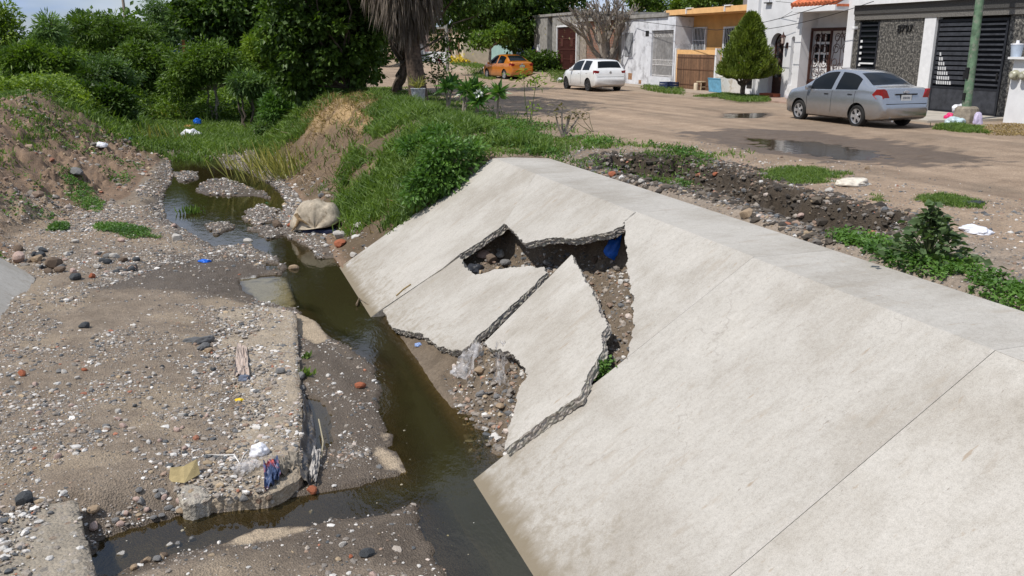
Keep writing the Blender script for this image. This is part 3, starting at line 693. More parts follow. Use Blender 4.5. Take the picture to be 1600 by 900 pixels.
PAL = np.array([(.24, .21, .18), (.19, .17, .15), (.30, .26, .22), (.52, .50, .47), (.60, .57, .53), (.09, .095, .10), (.13, .13, .13), (.34, .26, .17), (.27, .19, .14), (.33, .14, .085), (.45, .38, .33)])
PW = np.array([20, 16, 15, 13, 8, 6, 8, 6, 6, .9, 5.]); PW /= PW.sum()
def gravel(name, label, X, Y, S, rng, base=None, zoff=0.0, sub=ICO1, pw=None, PAL=PAL):
    n = len(X); Z = land_z(X, Y) if base is None else base
    variants = [rock_verts(sub[0], random.Random(k), 7, .25) for k in range(12)]
    Vs, Fs, Cs = [], [], []; off = 0; nv = len(sub[0])
    kind = rng.integers(0, 12, n); cidx = rng.choice(len(PAL), n, p=PW if pw is None else pw)
    sc = np.stack([S * rng.uniform(.8, 1.3, n), S * rng.uniform(.6, 1.0, n), S * rng.uniform(.4, .75, n)], 1)
    a = rng.uniform(0, 6.283, n); ca, sa = np.cos(a), np.sin(a); tl = rng.normal(0, .25, n)
    B = np.array(variants)[kind] * sc[:, None, :]
    B = np.stack([B[..., 0], B[..., 1] - B[..., 2] * tl[:, None] * .6, B[..., 2] + B[..., 1] * tl[:, None] * .6], -1)
    Q = np.stack([B[..., 0] * ca[:, None] - B[..., 1] * sa[:, None] + X[:, None], B[..., 0] * sa[:, None] + B[..., 1] * ca[:, None] + Y[:, None], B[..., 2] + (Z + sc[:, 2] * .08 + zoff)[:, None]], -1)
    F = (sub[1][None] + (np.arange(n) * nv)[:, None, None]).reshape(-1, 3)
    c = np.repeat(PAL[cidx] * rng.uniform(.75, 1.2, (n, 1)), nv, 0)
    m = MATS.get('gravel_mix')
    if not m:
        m, t, b = new_mat('gravel_mix'); a_ = nd(t, 'Attribute', attribute_name='tone'); v = coords(t)
        r = ramp(t, [(.3, (.75, .74, .73)), (.7, (1.2, 1.2, 1.2))]); t.links.new(noise_tex(t, v, 90, 4, .6), r.inputs[0])
        t.links.new(mixc(t, a_.outputs['Color'], r.outputs[0], 1, 'MULTIPLY'), b.inputs['Base Color']); b.inputs['Roughness'].default_value = .9; MATS['gravel_mix'] = m
    me = fast_mesh(name, Q.reshape(-1, 3), F, m, {'tone': c})
    return tag(link(name, me), label, kind='stuff')
def scatter_poly(px_poly, n, z, rng, mask=None):
    pl = zpoly(px_poly, z); xs = [q[0] for q in pl]; ys = [q[1] for q in pl]
    X = rng.uniform(min(xs), max(xs), n * 3); Y = rng.uniform(min(ys), max(ys), n * 3)
    k = inpoly(X, Y, pl)
    if mask is not None: k &= mask(X, Y)
    return X[k][:n], Y[k][:n]
DARKP = np.array([10, 14, 3, 1.2, .4, 8, 8, 4, 14, 1, 1.]); DARKP /= DARKP.sum()
rng = np.random.default_rng(3)
def dry(X, Y):
    z = land_z(X, Y); ok = z > -1.985
    ok &= np.max([sdist(X, Y, q) for q in SILT], axis=0) < -.02
    ok &= (X < xr_toe(Y) - .02)
    return ok
def power_sizes(n, lo, hi, a, rng): return lo * (1 - rng.random(n) * (1 - (lo / hi) ** a)) ** (-1 / a)
# gravel bar on the left of the stream: clustered
def bed_gravel():
    n = 230000; X = rng.uniform(-4.6, 2.0, n); Y = rng.uniform(4.2, 23, n)
    d = fbm(X, Y, 1.1, 4, 81); d2 = sst(.43, .60, d) * (.35 + .65 * sst(.38, .56, fbm(X, Y, 3.3, 3, 83)))
    far_thin = sst(24, 9, Y) * .6 + .4
    damp = zpoly([(150, 470), (270, 412), (380, 402), (440, 425), (380, 478), (250, 480), (120, 560), (60, 560)], -1.85)
    p = (.10 + .90 * d2) * far_thin * np.where(sdist(X, Y, damp) > 0, .12, 1.0)
    mud = zpoly([(468, 500), (520, 545), (560, 590), (545, 690), (520, 760), (470, 765), (474, 640)], WZ); p = np.where(sdist(X, Y, mud) > .05, p * .35, p)
    mud2 = zpoly([(560, 840), (660, 800), (730, 910), (560, 910)], WZ); p = np.where(sdist(X, Y, mud2) > 0, p * .25, p)
    p = np.where(sdist(X, Y, SANDY) > 0, p * .2, p); p = np.where(Y > 17, np.maximum(p, .35), p)
    k = (rng.random(n) < p) & dry(X, Y)
    X, Y = X[k], Y[k]
    S = power_sizes(len(X), .0065, .045, 1.75, rng) * (1 + .35 * sst(.5, .65, fbm(X, Y, .8, 3, 91)))
    print('bed gravel', len(X)); return X, Y, S
def far_gravel():
    n = 42000; X = rng.uniform(-4.4, 2.4, n); Y = rng.uniform(20, 36, n); d = sst(.36, .56, fbm(X, Y, 1.0, 4, 85))
    z = land_z(X, Y); k = (rng.random(n) < .15 + .85 * d) & (z > -2.0) & (z < -1.45) & (X < xr_toe(Y)) & (X > xl_toe(Y) + .15); return X[k], Y[k]
X_, Y_ = far_gravel(); gravel('gravel', 'gravel and pebbles on the bars of the upper stream', X_, Y_, power_sizes(len(X_), .013, .07, 1.7, rng), rng, pw=PW * .6 + DARKP * .4)
X_, Y_, S_ = bed_gravel()
gravel('gravel', 'loose multicoloured gravel strewn over the ditch bed', X_, Y_, S_, rng)
# ------------------------------------------------------------------ old rough slabs lying in the bed
def rough_material(name, base):
    m, t, b = new_mat(name); v = coords(t)
    vo = nd(t, 'TexVoronoi', Scale=30.0); t.links.new(v, vo.inputs['Vector']); vc = nd(t, 'TexVoronoi', Scale=13.0); t.links.new(v, vc.inputs['Vector'])
    f = noise_tex(t, v, 3.5, 6, .65); f2 = noise_tex(t, v, 60, 5, .7)
    r = ramp(t, [(.3, tuple(c * .72 for c in base)), (.55, base), (.75, tuple(c * 1.18 for c in base))]); t.links.new(f, r.inputs[0])
    sx = nd(t, 'SeparateXYZ'); t.links.new(vc.outputs['Color'], sx.inputs[0])
    pr = ramp(t, [(0, (.10, .10, .105)), (.16, (.34, .27, .2)), (.3, (.26, .22, .19)), (.8, (.42, .39, .35)), (.95, (.2, .12, .08))]); t.links.new(sx.outputs[0], pr.inputs[0])
    pm = ramp(t, [(.0, (1, 1, 1)), (.36, (1, 1, 1)), (.42, (0, 0, 0))]); t.links.new(vc.outputs['Distance'], pm.inputs[0])
    f3 = noise_tex(t, v, 1.8, 3, .5); fm = ramp(t, [(.40, (0, 0, 0)), (.58, (.8, .8, .8))]); t.links.new(f3, fm.inputs[0])
    k = mixc(t, r.outputs[0], pr.outputs[0], mixc(t, pm.outputs[0], fm.outputs[0], 1.0, 'MULTIPLY'))
    r2 = ramp(t, [(.3, (.72, .71, .70)), (.7, (1.22, 1.22, 1.2))]); t.links.new(f2, r2.inputs[0]); k = mixc(t, k, r2.outputs[0], .9, 'MULTIPLY')
    t.links.new(k, b.inputs['Base Color']); b.inputs['Roughness'].default_value = .95
    ad = nd(t, 'Math', operation='SUBTRACT'); t.links.new(f2, ad.inputs[0]); t.links.new(vo.outputs['Distance'], ad.inputs[1]); bump(t, b, ad.outputs[0], .7, .03)
    return m
def rough_slab(label, px, z, zt, base, seed, amp=.02):
    poly = zpoly(px, z); SLABS.append((poly, z)); xs = [q[0] for q in poly]; ys = [q[1] for q in poly]; st = .028
    gx = np.arange(min(xs) - .1, max(xs) + .1, st); gy = np.arange(min(ys) - .1, max(ys) + .1, st)
    X, Y = np.meshgrid(gx, gy); X = X + .008 * np.sin(Y * 91 + X * 57); Y = Y + .008 * np.sin(X * 77)
    s = sdist(X.ravel(), Y.ravel(), poly).reshape(X.shape) + .05 * (fbm(X, Y, 5, 3, seed) - .5)
    Z = z + amp * 2 * (fbm(X, Y, 3, 4, seed + 1) - .5) + .016 * (fbm(X, Y, 17, 3, seed + 2) - .5) + zt * (X - np.mean(xs)) - .03 * sst(.06, .0, s)
    ins = s > 0; i = np.arange(X.size).reshape(X.shape)
    q = ins[:-1, :-1] & ins[1:, :-1] & ins[:-1, 1:] & ins[1:, 1:]
    F = np.stack([i[:-1, :-1], i[:-1, 1:], i[1:, 1:], i[1:, :-1]], -1)[q]
    e = {}
    for f in F:
        for a, b in zip(f, np.roll(f, -1)): e[(a, b)] = 1
    bd = [(a, b) for a, b in e if (b, a) not in e]
    V = np.stack([X.ravel(), Y.ravel(), Z.ravel()], 1); o = V.mean(0)
    bi = np.unique([k for ab in bd for k in ab]); wv = lambda a, b: sdist(a, b, poly) + .05 * (fbm(a, b, 5, 3, seed) - .5)      # pull the rim onto the true outline
    for _ in range(2):
        a, b = V[bi, 0], V[bi, 1]; s0 = wv(a, b); gx_ = (wv(a + .01, b) - s0) / .01; gy_ = (wv(a, b + .01) - s0) / .01; gn = gx_ ** 2 + gy_ ** 2 + 1e-6
        V[bi, 0] -= np.clip(s0 * gx_ / gn, -.03, .03); V[bi, 1] -= np.clip(s0 * gy_ / gn, -.03, .03)
    V[bi, 2] -= .012; low = {}; extra = []; side = []
    rg = random.Random(seed)
    for lev, dz in ((0, .09), (1, .2), (2, .45)):
        for a, b in bd:
            for k in (a, b):
                if (lev, k) not in low:
                    low[(lev, k)] = len(V) + len(extra); p = V[k].copy(); p[2] = V[k][2] - dz + rg.uniform(-.02, .02); p[0] += rg.uniform(-.009, .009); p[1] += rg.uniform(-.009, .009); extra.append(p)
            A, B = (a, b) if lev == 0 else (low[(lev - 1, a)], low[(lev - 1, b)])
            side.append((B, A, low[(lev, a)], low[(lev, b)]))
    V = np.vstack([V, extra]) - o; F = np.vstack([F, side]); u, inv = np.unique(F, return_inverse=True)
    me = fast_mesh('buried_slab', V[u], inv.reshape(-1, 4), rough_material('crumbling_concrete_%d' % seed, base))
    return tag(link('buried_slab', me, loc=o), label, 'concrete slab')
SLAB_F = [(330, 488), (362, 482), (400, 479), (440, 481), (462, 485), (464, 520), (467, 560), (469, 600), (472, 640), (473, 690), (472, 742), (440, 762), (415, 770), (340, 776), (285, 782), (272, 760), (285, 742), (330, 728), (352, 700), (362, 660), (372, 610), (350, 575), (318, 545), (330, 515)]
rough_slab('long crumbling concrete slab half buried in gravel beside the dark plastic sheeting', SLAB_F, -1.84, .02, (.36, .295, .22), 101)
SLAB_G = [(-120, 820), (0, 800), (45, 786), (80, 780), (122, 776), (127, 815), (136, 850), (146, 880), (152, 930), (150, 990), (-160, 1000)]
rough_slab('crumbling concrete slab in the bottom left corner with a straight dark edge', SLAB_G, -1.67, .02, (.33, .285, .225), 111)
rough_slab('broken chunk of concrete lying at the low end of the long buried slab', [(276, 758), (300, 752), (325, 760), (335, 776), (300, 787), (284, 786)], -1.83, .0, (.40, .36, .30), 121, .035)
# gravel bedded on those slabs
def on_slab(px, n, z, lab, seed, f=.5):
    X, Y = scatter_poly(px, n, z, rng); k = rng.random(len(X)) < sst(f - .08, f + .1, fbm(X, Y, 1.6, 4, seed)) + .06
    X, Y = X[k], Y[k]; gravel('gravel', lab, X, Y, power_sizes(len(X), .008, .05, 1.4, rng), rng, base=np.full(len(X), z), zoff=.004)
on_slab(SLAB_F, 5200, -1.838, 'pebbles bedded on the long crumbling slab', 131, .50)
on_slab(SLAB_G, 2600, -1.668, 'pebbles bedded on the corner slab', 137, .56)

# rubble under the broken lining, in the trench behind it and along the street edge
def rubble(name, label, X, Y, lo, hi, a, zoff=0.0, pw=None):
    gravel(name, label, X, Y, power_sizes(len(X), lo, hi, a, rng), rng, zoff=zoff, sub=ICO1, pw=pw)
hx = rng.uniform(2.2, 5.1, 26000); hy = rng.uniform(7.2, 14, 26000); k = inpoly(hx, hy, HOLE); k &= rng.random(len(hx)) < (.25 + .75 * sst(.42, .6, fbm(hx, hy, 1.7, 3, 141))) * np.where((hy < 9.9) & (hx > 3.4), .6, 1) + .5 * (hx < 3.3)
rubble('rubble', 'stony rubble exposed under the broken lining', hx[k], hy[k], .010, .07, 1.45, -.004, DARKP * .5 + PW * .5)
tx = rng.uniform(6.0, 9.5, 22000); ty = rng.uniform(5, 17, 22000); k = (sdist(tx, ty, TRENCH) > -.35) & (tx > OUT_X + .02) & (rng.random(len(tx)) < .25 + .65 * sst(.4, .6, fbm(tx, ty, 1.9, 3, 151)))
rubble('rubble', 'dark stony fill in the washed out trench behind the lining', tx[k], ty[k], .012, .075, 1.5, 0, DARKP)
cx = rng.uniform(6.0, 9.5, 16000); cy = rng.uniform(5, 17, 16000); cs = sdist(cx, cy, TRENCH); k = (cs > -.42) & (cs < .5) & (cx > OUT_X + .02) & (rng.random(16000) < .9)
EARTHPAL = np.array([(.050, .040, .030), (.075, .060, .045), (.105, .084, .062), (.038, .031, .025)])
gravel('clods', 'dark earth clods along the broken rim of the trench', cx[k], cy[k], power_sizes(int(k.sum()), .018, .11, 1.5, rng), rng, zoff=-.01, pw=np.array([.3, .35, .2, .15]), PAL=EARTHPAL)
vx = rng.uniform(6.2, 14, 60000); vy = rng.uniform(5, 17, 60000); k = (vx > OUT_X + .05) & (sdist(vx, vy, TRENCH) < -.2) & (sdist(vx, vy, WETROAD) < 0) & (rng.random(len(vx)) < .45 * sst(11.5, 7.5, vx + 2 * (fbm(vx, vy, .7, 3, 161) - .5)))
rubble('gravel', 'grit and small stones along the street edge', vx[k], vy[k], .008, .045, 1.9, 0, PW * .6 + DARKP * .4)
lx = rng.uniform(-7.5, -.8, 16000); ly = rng.uniform(17, 40, 16000); k = (lx < xl_toe(ly) + .2) & (lx > xl_cre(ly) - .4) & (rng.random(len(lx)) < .7 * sst(.42, .6, fbm(lx, ly, .9, 3, 171)))
CLOD = np.array([14, 8, 2, 1.2, .5, .5, 1, 10, 22, 1, 2.]); CLOD /= CLOD.sum()
rubble('clods', 'earth clods and stones on the bare dirt bank', lx[k], ly[k], .02, .15, 1.4, 0, CLOD)
rx = rng.uniform(1.4, 4.0, 4200); ry = rng.uniform(16, 34, 4200); k = (rx > xr_toe(ry) - .5) & (rx < xr_toe(ry) + .75) & (land_z(rx, ry) > -1.99) & (rng.random(len(rx)) < .5)
rubble('rubble', 'stones along the foot of the grassy bank', rx[k], ry[k], .015, .12, 1.3)

# stones one can point to
for px, py, w, kd, lb in [
    (487, 765, 20, 'brick', 'rounded red brick lump at the corner of the buried slab by the water'),
    (133, 508, 18, 'dark', 'lone black stone on the damp mud streak left of the stream'),
    (276, 371, 20, 'pale', 'pale angular stone on the mud bank beside the shallow water'),
    (32, 402, 28, 'pink', 'large pinkish boulder by the end of the half buried lining'),
    (58, 404, 22, 'tan', 'orange tan boulder next to the pinkish one'),
    (118, 432, 20, 'dark', 'dark boulder with a pale neighbour above the left gravel'),
    (114, 424, 16, 'pink', 'pink flat stone leaning on the dark boulder'),
    (144, 431, 13, 'brick', 'orange brick piece standing on the left gravel'),
    (206, 420, 17, 'dark', 'black stone at the edge of the damp mud'),
    (152, 416, 12, 'pale', 'small white stone between dark ones on the left bank'),
    (66, 417, 12, 'dark', 'black stone beside a white one near the lining end'),
    (60, 415, 8, 'pale', 'white chip against the black stone near the lining end'),
    (118, 377, 12, 'pale', 'white stone on the sandy left bank'),
    (168, 408, 16, 'dark', 'bluish dark stone in the stone scatter on the left bank'),
    (85, 412, 28, 'brown', 'brown mossy boulder on the left bank'),
    (190, 375, 12, 'pink', 'flat pinkish stone on the left bank sand'),
    (273, 353, 13, 'pink', 'pinkish stone at the edge of the shallow water'),
    (246, 335, 10, 'pale', 'pale stone at the foot of the dirt bank by the water'),
    (388, 377, 16, 'pale', 'pale rock at the end of the shallow water'),
    (459, 418, 18, 'tan', 'tan rock between the stream and the small pool'),
    (530, 367, 22, 'pale', 'flat pale stone below the sack'),
    (532, 380, 20, 'brick', 'flat orange stone below the sack'),
    (510, 383, 10, 'pale', 'round white stone in the water near the sack'),
    (522, 410, 8, 'tan', 'yellowish pebble at the water edge above the lining'),
    (547, 414, 15, 'pale', 'grey white stone at the corner of the far slab'),
    (553, 398, 15, 'pale', 'pale stone in the grass edge by the far slab'),
    (434, 351, 20, 'brown', 'brown rock in the water left of the sack'),
    (453, 351, 12, 'brick', 'red brick piece tucked beside the sack'),
    (562, 352, 20, 'pale', 'pale rock on the bank above the sack'),
    (470, 587, 20, 'grey', 'grey stone against the slab edge by the muddy bar'),
    (471, 606, 14, 'grey', 'smaller grey stone below it on the slab edge'),
    (437, 580, 18, 'grey', 'grey stone on top of the buried slab'),
    (326, 547, 16, 'tan', 'tan stone beside the grey rags'),
    (381, 778, 18, 'grey', 'grey stone at the low edge of the buried slab'),
    (420, 777, 13, 'brown', 'brown stone at the low edge of the buried slab'),
    (426, 783, 9, 'pale', 'white stone at the low edge of the buried slab'),
    (486, 800, 9, 'pale', 'pale stone standing in the muddy side stream'),
    (563, 601, 18, 'brick', 'red brick piece in the gravel of the muddy bar'),
    (40, 778, 38, 'dark', 'dark flat rock beside the corner slab'),
    (147, 795, 22, 'tan', 'tan stone at the dark edge of the corner slab'),
    (148, 822, 20, 'pink', 'pink stone at the dark edge of the corner slab'),
    (265, 851, 14, 'pale', 'pale round stone by the small side channel'),
    (279, 849, 14, 'grey', 'grey round stone by the small side channel'),
    (299, 842, 12, 'grey', 'bluish stone by the small side channel'),
    (190, 866, 16, 'pale', 'white angular tile piece by the small side channel'),
    (574, 863, 26, 'dark', 'greenish dark stone on the wet mud at the bottom'),
    (548, 869, 9, 'brick', 'orange chip on the wet mud at the bottom'),
    (536, 850, 14, 'pale', 'white crumpled stone on the wet mud at the bottom'),
    (583, 898, 14, 'pink', 'pinkish stone on the wet mud at the bottom edge'),
    (35, 583, 16, 'brick', 'orange stone near the left edge of the gravel'),
    (132, 577, 9, 'brick', 'orange chip in the middle of the gravel'),
    (957, 272, 14, 'brick', 'reddish brown stone in the dark trench'),
    (1002, 283, 13, 'pale', 'white stone in the dark trench'),
    (1032, 288, 13, 'grey', 'bluish grey stone in the dark trench'),
    (1166, 333, 26, 'tan', 'flat tan concrete piece resting on the slab edge by the trench'),
    (1252, 337, 14, 'pink', 'pink stone in the trench by the black hollow'),
    (1385, 376, 16, 'pale', 'white stone at the near end of the trench'),
    (1268, 365, 14, 'tan', 'ochre stone at the near end of the trench'),
    (1118, 272, 10, 'brick', 'small red brick piece on the trench rim'),
    (1295, 297, 16, 'pale', 'flat white stone behind the trench'),
    (1355, 262, 10, 'tan', 'small brown stone at the edge of the puddle'),
    (755, 398, 24, 'pink', 'pale pink rock at the left end of the hole'),
    (768, 404, 20, 'brown', 'brown rock at the left end of the hole'),
    (782, 396, 20, 'pale', 'white rock in the hole'),
    (790, 410, 20, 'grey', 'grey slate piece in the hole'),
    (930, 405, 22, 'brown', 'brown boulder in the dark under the overhang'),
    (855, 410, 14, 'pale', 'pale stone on the rubble in front of the hole'),
    (750, 578, 20, 'tan', 'ochre stone among the rubble by the grey plastic bag'),
    (777, 619, 14, 'grey', 'bluish stone in the rubble at the water'),
    (752, 615, 18, 'grey', 'grey stone in the rubble at the water'),
    (782, 634, 16, 'tan', 'tan stone in the rubble near the tilted slab'),
    (120, 268, 24, 'grey', 'flat grey concrete chunk on the bare dirt bank'),
    (225, 272, 9, 'pale', 'small white stone high on the dirt bank'),
    (715, 217, 12, 'pale', 'pale stone in the grass at the top of the far slab'),
]: stone(px, py, w, kd, lb)
rs = random.Random(77)
def stone_group(area, z, n, kinds, wl, wh, label, grp):
    X, Y = scatter_poly(area, n * 2, z, rng, lambda a, b: land_z(a, b) > -1.97)
    for x, y in list(zip(X, Y))[:n]:
        kd = rs.choice(kinds); r = rs.uniform(wl, wh); zz = lz(x, y)
        o = link('stone', ROCK[kd][rs.randrange(5)], loc=(x, y, zz + r * .3)); o.scale = (r, r, r); o.rotation_euler = (rs.uniform(-.3, .3), rs.uniform(-.3, .3), rs.uniform(0, 6))
        tag(o, label, 'stone', grp)
stone_group([(20, 390), (120, 380), (220, 400), (200, 430), (120, 440), (70, 430)], -1.7, 34, ['dark', 'pale', 'pink', 'grey', 'brown'], .05, .12, 'fist sized stone in the dense scatter at the foot of the left bank', 'stones scattered at the foot of the left bank')
stone_group([(160, 800), (250, 770), (400, 772), (260, 800), (170, 826)], -1.9, 26, ['pale', 'tan', 'grey', 'pink'], .025, .05, 'small stone between the corner slab and the muddy side stream', 'stones beside the muddy side stream')
stone_group([(170, 845), (290, 835), (240, 870), (190, 885)], -1.9, 16, ['pale', 'tan', 'grey', 'brown'], .025, .05, 'small stone on the spit between the two side channels', 'stones on the spit')
stone_group([(20, 600), (340, 560), (330, 720), (40, 740)], -1.8, 60, ['pale', 'pale', 'grey', 'pink', 'dark'], .022, .045, 'larger pebble on the broad gravel bar', 'larger pebbles of the gravel bar')

# ------------------------------------------------------------------ litter
def crumple(px, py, w, h, m, name, label, cat, seed, flat=.55, amp=.5, depth=None, lift=0.0, parent=None, rz=None, sub=None):
    """a crumpled bag or cloth: soft lump with sharp folds"""
    P = hit(px, py + h * .35); d = np.dot(P - EYE, AX_F); rx = w / FPX * d / 2; rzz = h / FPX * d / 2
    if flat <= .3:
        rzz = .045; depth = max(.05, float(np.linalg.norm(hit(px, py - h / 2) - hit(px, py + h / 2))) / 2); P = hit(px, py); rx = w / FPX * np.dot(P - EYE, AX_F) / 2
    V0, F0 = (sub or ico(4)); V = V0.copy(); o = Vector((seed * 3.7, seed * 1.9, 0))
    k = np.array([mnoise.noise(Vector(v) * 1.3 + o) * .9 + (.5 - abs(mnoise.noise(Vector(v) * 2.4 + o * 2))) * .8 + (.4 - abs(mnoise.noise(Vector(v) * 5.5 + o))) * .3 for v in V])
    V = V * (1 + amp * k)[:, None]; V = V * np.array([rx, depth or rx * .7, max(rzz, .01)]) ; V[:, 2] = np.where(V[:, 2] < -.3 * rzz, -.3 * rzz + (V[:, 2] + .3 * rzz) * .15, V[:, 2])
    me = fast_mesh(name, V, F0, m, smooth=True); ob = link(name, me, loc=(P[0], P[1], P[2] + rzz * .3 + lift)); ob.rotation_euler = (0, 0, -YAW if rz is None else rz)
    return tag(ob, label, cat)
def cloth_mat(name, c, rough=.6, trans=0.0, var=.2):
    if name in MATS: return MATS[name]
    m = mat(name, c, rough, var=var, scale=9, bmp=.25, bscale=25)
    return m
M_SACK = mat('canvas_sack', (.40, .34, .26), .95, var=.28, scale=7, bmp=.8, bscale=13, dirt=((.20, .15, .095), 4, .55)); M_BLUEBAG = cloth_mat('blue_plastic', (.012, .13, .62), .35); M_BLACKBAG = cloth_mat('black_plastic', (.028, .029, .034), .35)
M_WHITEBAG = cloth_mat('white_plastic', (.72, .72, .76), .4); M_GREYBAG = cloth_mat('grey_film', (.30, .285, .275), .4, var=.4); M_PINKRAG = cloth_mat('pinkish_gauze', (.42, .34, .29), .9)
M_GREYRAG = cloth_mat('grey_rag', (.13, .13, .13), .9); M_WRAP = mat('printed_wrapper', (.06, .09, .18), .4, var=.3, scale=9, dirt=((.42, .06, .03), 7, .5)); M_SACKSHADE = cloth_mat('sack_shade', (.02, .025, .06), .8)
M_CARD = cloth_mat('old_cardboard', (.38, .30, .15), .9); M_WIRE = mat('white_painted_wire', (.75, .73, .70), .5); M_TWIG = mat('dry_twig', (.16, .115, .075), .9); M_PINK = cloth_mat('pink_plastic', (.62, .02, .14), .4)
# the canvas sack lying in the stream
def sack():
    P = hit(482, 358); sc = np.dot(P - EYE, AX_F) / FPX
    t = thing('sack', 'dirty beige canvas sack lying half in the stream', 'sack', tuple(P))
    t.rotation_euler = (0, 0, -YAW)
    prof = [(455, 366), (453, 358), (463, 340), (474, 322), (486, 324), (496, 319), (503, 322), (512, 328), (520, 325), (527, 333), (533, 345), (536, 352), (528, 360), (512, 360), (492, 362), (470, 366)]
    n = 14; V = []; rows = []
    pts = [((a - 482) * sc, (368 - b) * sc) for a, b in prof]; cx_ = np.mean([q[0] for q in pts]); cz_ = np.mean([q[1] for q in pts])
    for j in range(n + 1):
        th = math.pi * j / n; kk = math.sin(th) ** .6 if 0 < j < n else .02; yy = -math.cos(th) * .38
        for i, (a, b) in enumerate(pts):
            fold = .045 * mnoise.noise(Vector((a * 5, b * 5, yy * 3 + 3))) + .03 * (.5 - abs(mnoise.noise(Vector((a * 9 + 4, b * 4, yy * 6)))))
            V.append((cx_ + (a - cx_) * (kk + fold), yy + fold * 1.6 + .10 * (b - cz_), max(-.03, (b - cz_) * (kk + fold * 2) + cz_ * (0.25 + .75 * kk))))
    N = len(pts); F = [(j * N + i, j * N + (i + 1) % N, (j + 1) * N + (i + 1) % N, (j + 1) * N + i) for j in range(n) for i in range(N)]
    mb = MB(); mb.add(V, F); mb.add([V[i] for i in range(N)], [tuple(range(N))]); mb.add([V[n * N + i] for i in range(N)], [tuple(range(N))])
    o = mb.build('sack_body', M_SACK, t, smooth='soft'); s = o.modifiers.new('sub', 'SUBSURF'); s.levels = s.render_levels = 2
    mb = MB(); mb.tube([((469 - 482) * sc, -.30, .40), ((474 - 482) * sc, -.34, .30), ((470 - 482) * sc, -.36, .16), ((462 - 482) * sc, -.36, .03)], [.05, .045, .03, .012], 7); mb.tube([((474 - 482) * sc, -.36, .30), ((485 - 482) * sc, -.39, .22), ((490 - 482) * sc, -.37, .16)], [.035, .02, .008], 6)
    mb.build('torn_mouth', mat('stained_canvas', (.27, .185, .10), .9, var=.4, scale=12), t, smooth=True)
    mb = MB(); mb.box(-.05, .68, -.36, .25, -.05, .05, 0, .02); mb.build('shade_slab', M_SACKSHADE, t, smooth=True)  # dark slab: shadow and reflection under the sack put into its colour
sack()
_b = crumple(957, 397, 22, 44, M_BLUEBAG, 'plastic_bag', 'bright blue plastic bag hanging in the dark hole under the overhang', 'plastic bag', 3, amp=.75, lift=.10, depth=.04); _b.rotation_euler = (0, R(32), -YAW)
crumple(740, 421, 34, 22, M_BLACKBAG, 'plastic_bag', 'torn black plastic bag caught at the left end of the hole', 'plastic bag', 5, amp=.6)
M_FILM = new_mat('clear_film')
def film_material():
    m, t, b = M_FILM; v = coords(t); b.inputs['Base Color'].default_value = (.50, .48, .47, 1); b.inputs['Roughness'].default_value = .28; b.inputs['Specular IOR Level'].default_value = .6
    n = noise_tex(t, v, 9, 5, .6); r = ramp(t, [(.3, (.16, .14, .12)), (.6, (.56, .54, .54))]); t.links.new(n, r.inputs[0]); t.links.new(r.outputs[0], b.inputs['Base Color'])
    tr = nd(t, 'BsdfTransparent'); mx_ = nd(t, 'MixShader'); r2 = ramp(t, [(.35, (.15,) * 3), (.65, (.6,) * 3)]); t.links.new(noise_tex(t, v, 5, 3, .5), r2.inputs[0]); t.links.new(r2.outputs[0], mx_.inputs[0])
    t.links.new(tr.outputs[0], mx_.inputs[1]); t.links.new(b.outputs[0], mx_.inputs[2]); t.links.new(mx_.outputs[0], [n for n in t.nodes if n.type == 'OUTPUT_MATERIAL'][0].inputs[0]); bump(t, b, noise_tex(t, v, 30, 4, .6), .5, .02); return m
M_FILM = film_material()
def film(corners, lifts, label, cat, seed, m=None, crease=.05, name='plastic_film', N=30):
    """a creased sheet slung between four points on the ground: corners seen in the photo, each with its height above the ground"""
    Q = [np.array(hit(*c)) + np.array([0, 0, l]) for c, l in zip(corners, lifts)]; V = []; nr = np.cross(Q[1] - Q[0], Q[3] - Q[0]); nr /= np.linalg.norm(nr); nr *= np.sign(nr[2] + 1e-9)
    for i in range(N):
        for j in range(N):
            a, b = i / (N - 1), j / (N - 1); e = .16 * mnoise.noise(Vector((a * 4, seed, b * 4))); a2, b2 = a + e * (1 if 0 < i < N - 1 else .5), b + .16 * mnoise.noise(Vector((b * 4, a * 4, seed + 9)))
            p = (Q[0] * (1 - a2) + Q[1] * a2) * (1 - b2) + (Q[3] * (1 - a2) + Q[2] * a2) * b2
            h = crease * (2.2 * (.5 - abs(mnoise.noise(Vector((a * 3 + seed, b * 2.2, 1))))) + 1.2 * (.5 - abs(mnoise.noise(Vector((a * 7, b * 4 + seed, 4))))) + .6 * mnoise.noise(Vector((a * 15, b * 12, seed))))
            V.append(p + nr * (h - .2 * crease))
    o = V[len(V) // 2]; i = np.arange(N * N).reshape(N, N); F = np.stack([i[:-1, :-1], i[:-1, 1:], i[1:, 1:], i[1:, :-1]], -1).reshape(-1, 4)
    return tag(link(name, fast_mesh(name, np.array(V) - o, F, m or M_FILM, smooth=True), loc=tuple(o)), label, cat)
film([(742, 548), (757, 552), (735, 602), (708, 592)], [.10, .10, .02, .03], 'muddy clear plastic film draped over the rubble by the water', 'plastic film', 8, crease=.06)
film([(782, 556), (795, 558), (793, 606), (776, 604)], [.14, .14, .02, .02], 'twisted grey plastic film lying on the rubble beside the tilted slab', 'plastic film', 9, crease=.08)
film([(362, 738), (392, 724), (412, 734), (370, 752)], [.02, .05, .04, .02], 'flattened clear plastic bag near the white wire', 'plastic bag', 12, crease=.03)
film([(371, 540), (386, 548), (390, 592), (366, 590)], [.02, .02, .02, .02], 'pinkish gauze rag spread over the long crumbling slab', 'rag', 15, M_PINKRAG, .025, 'gauze_rag')
crumple(404, 702, 27, 26, M_WHITEBAG, 'plastic_bag', 'white crumpled plastic bag on the long crumbling slab', 'plastic bag', 11, amp=.4)
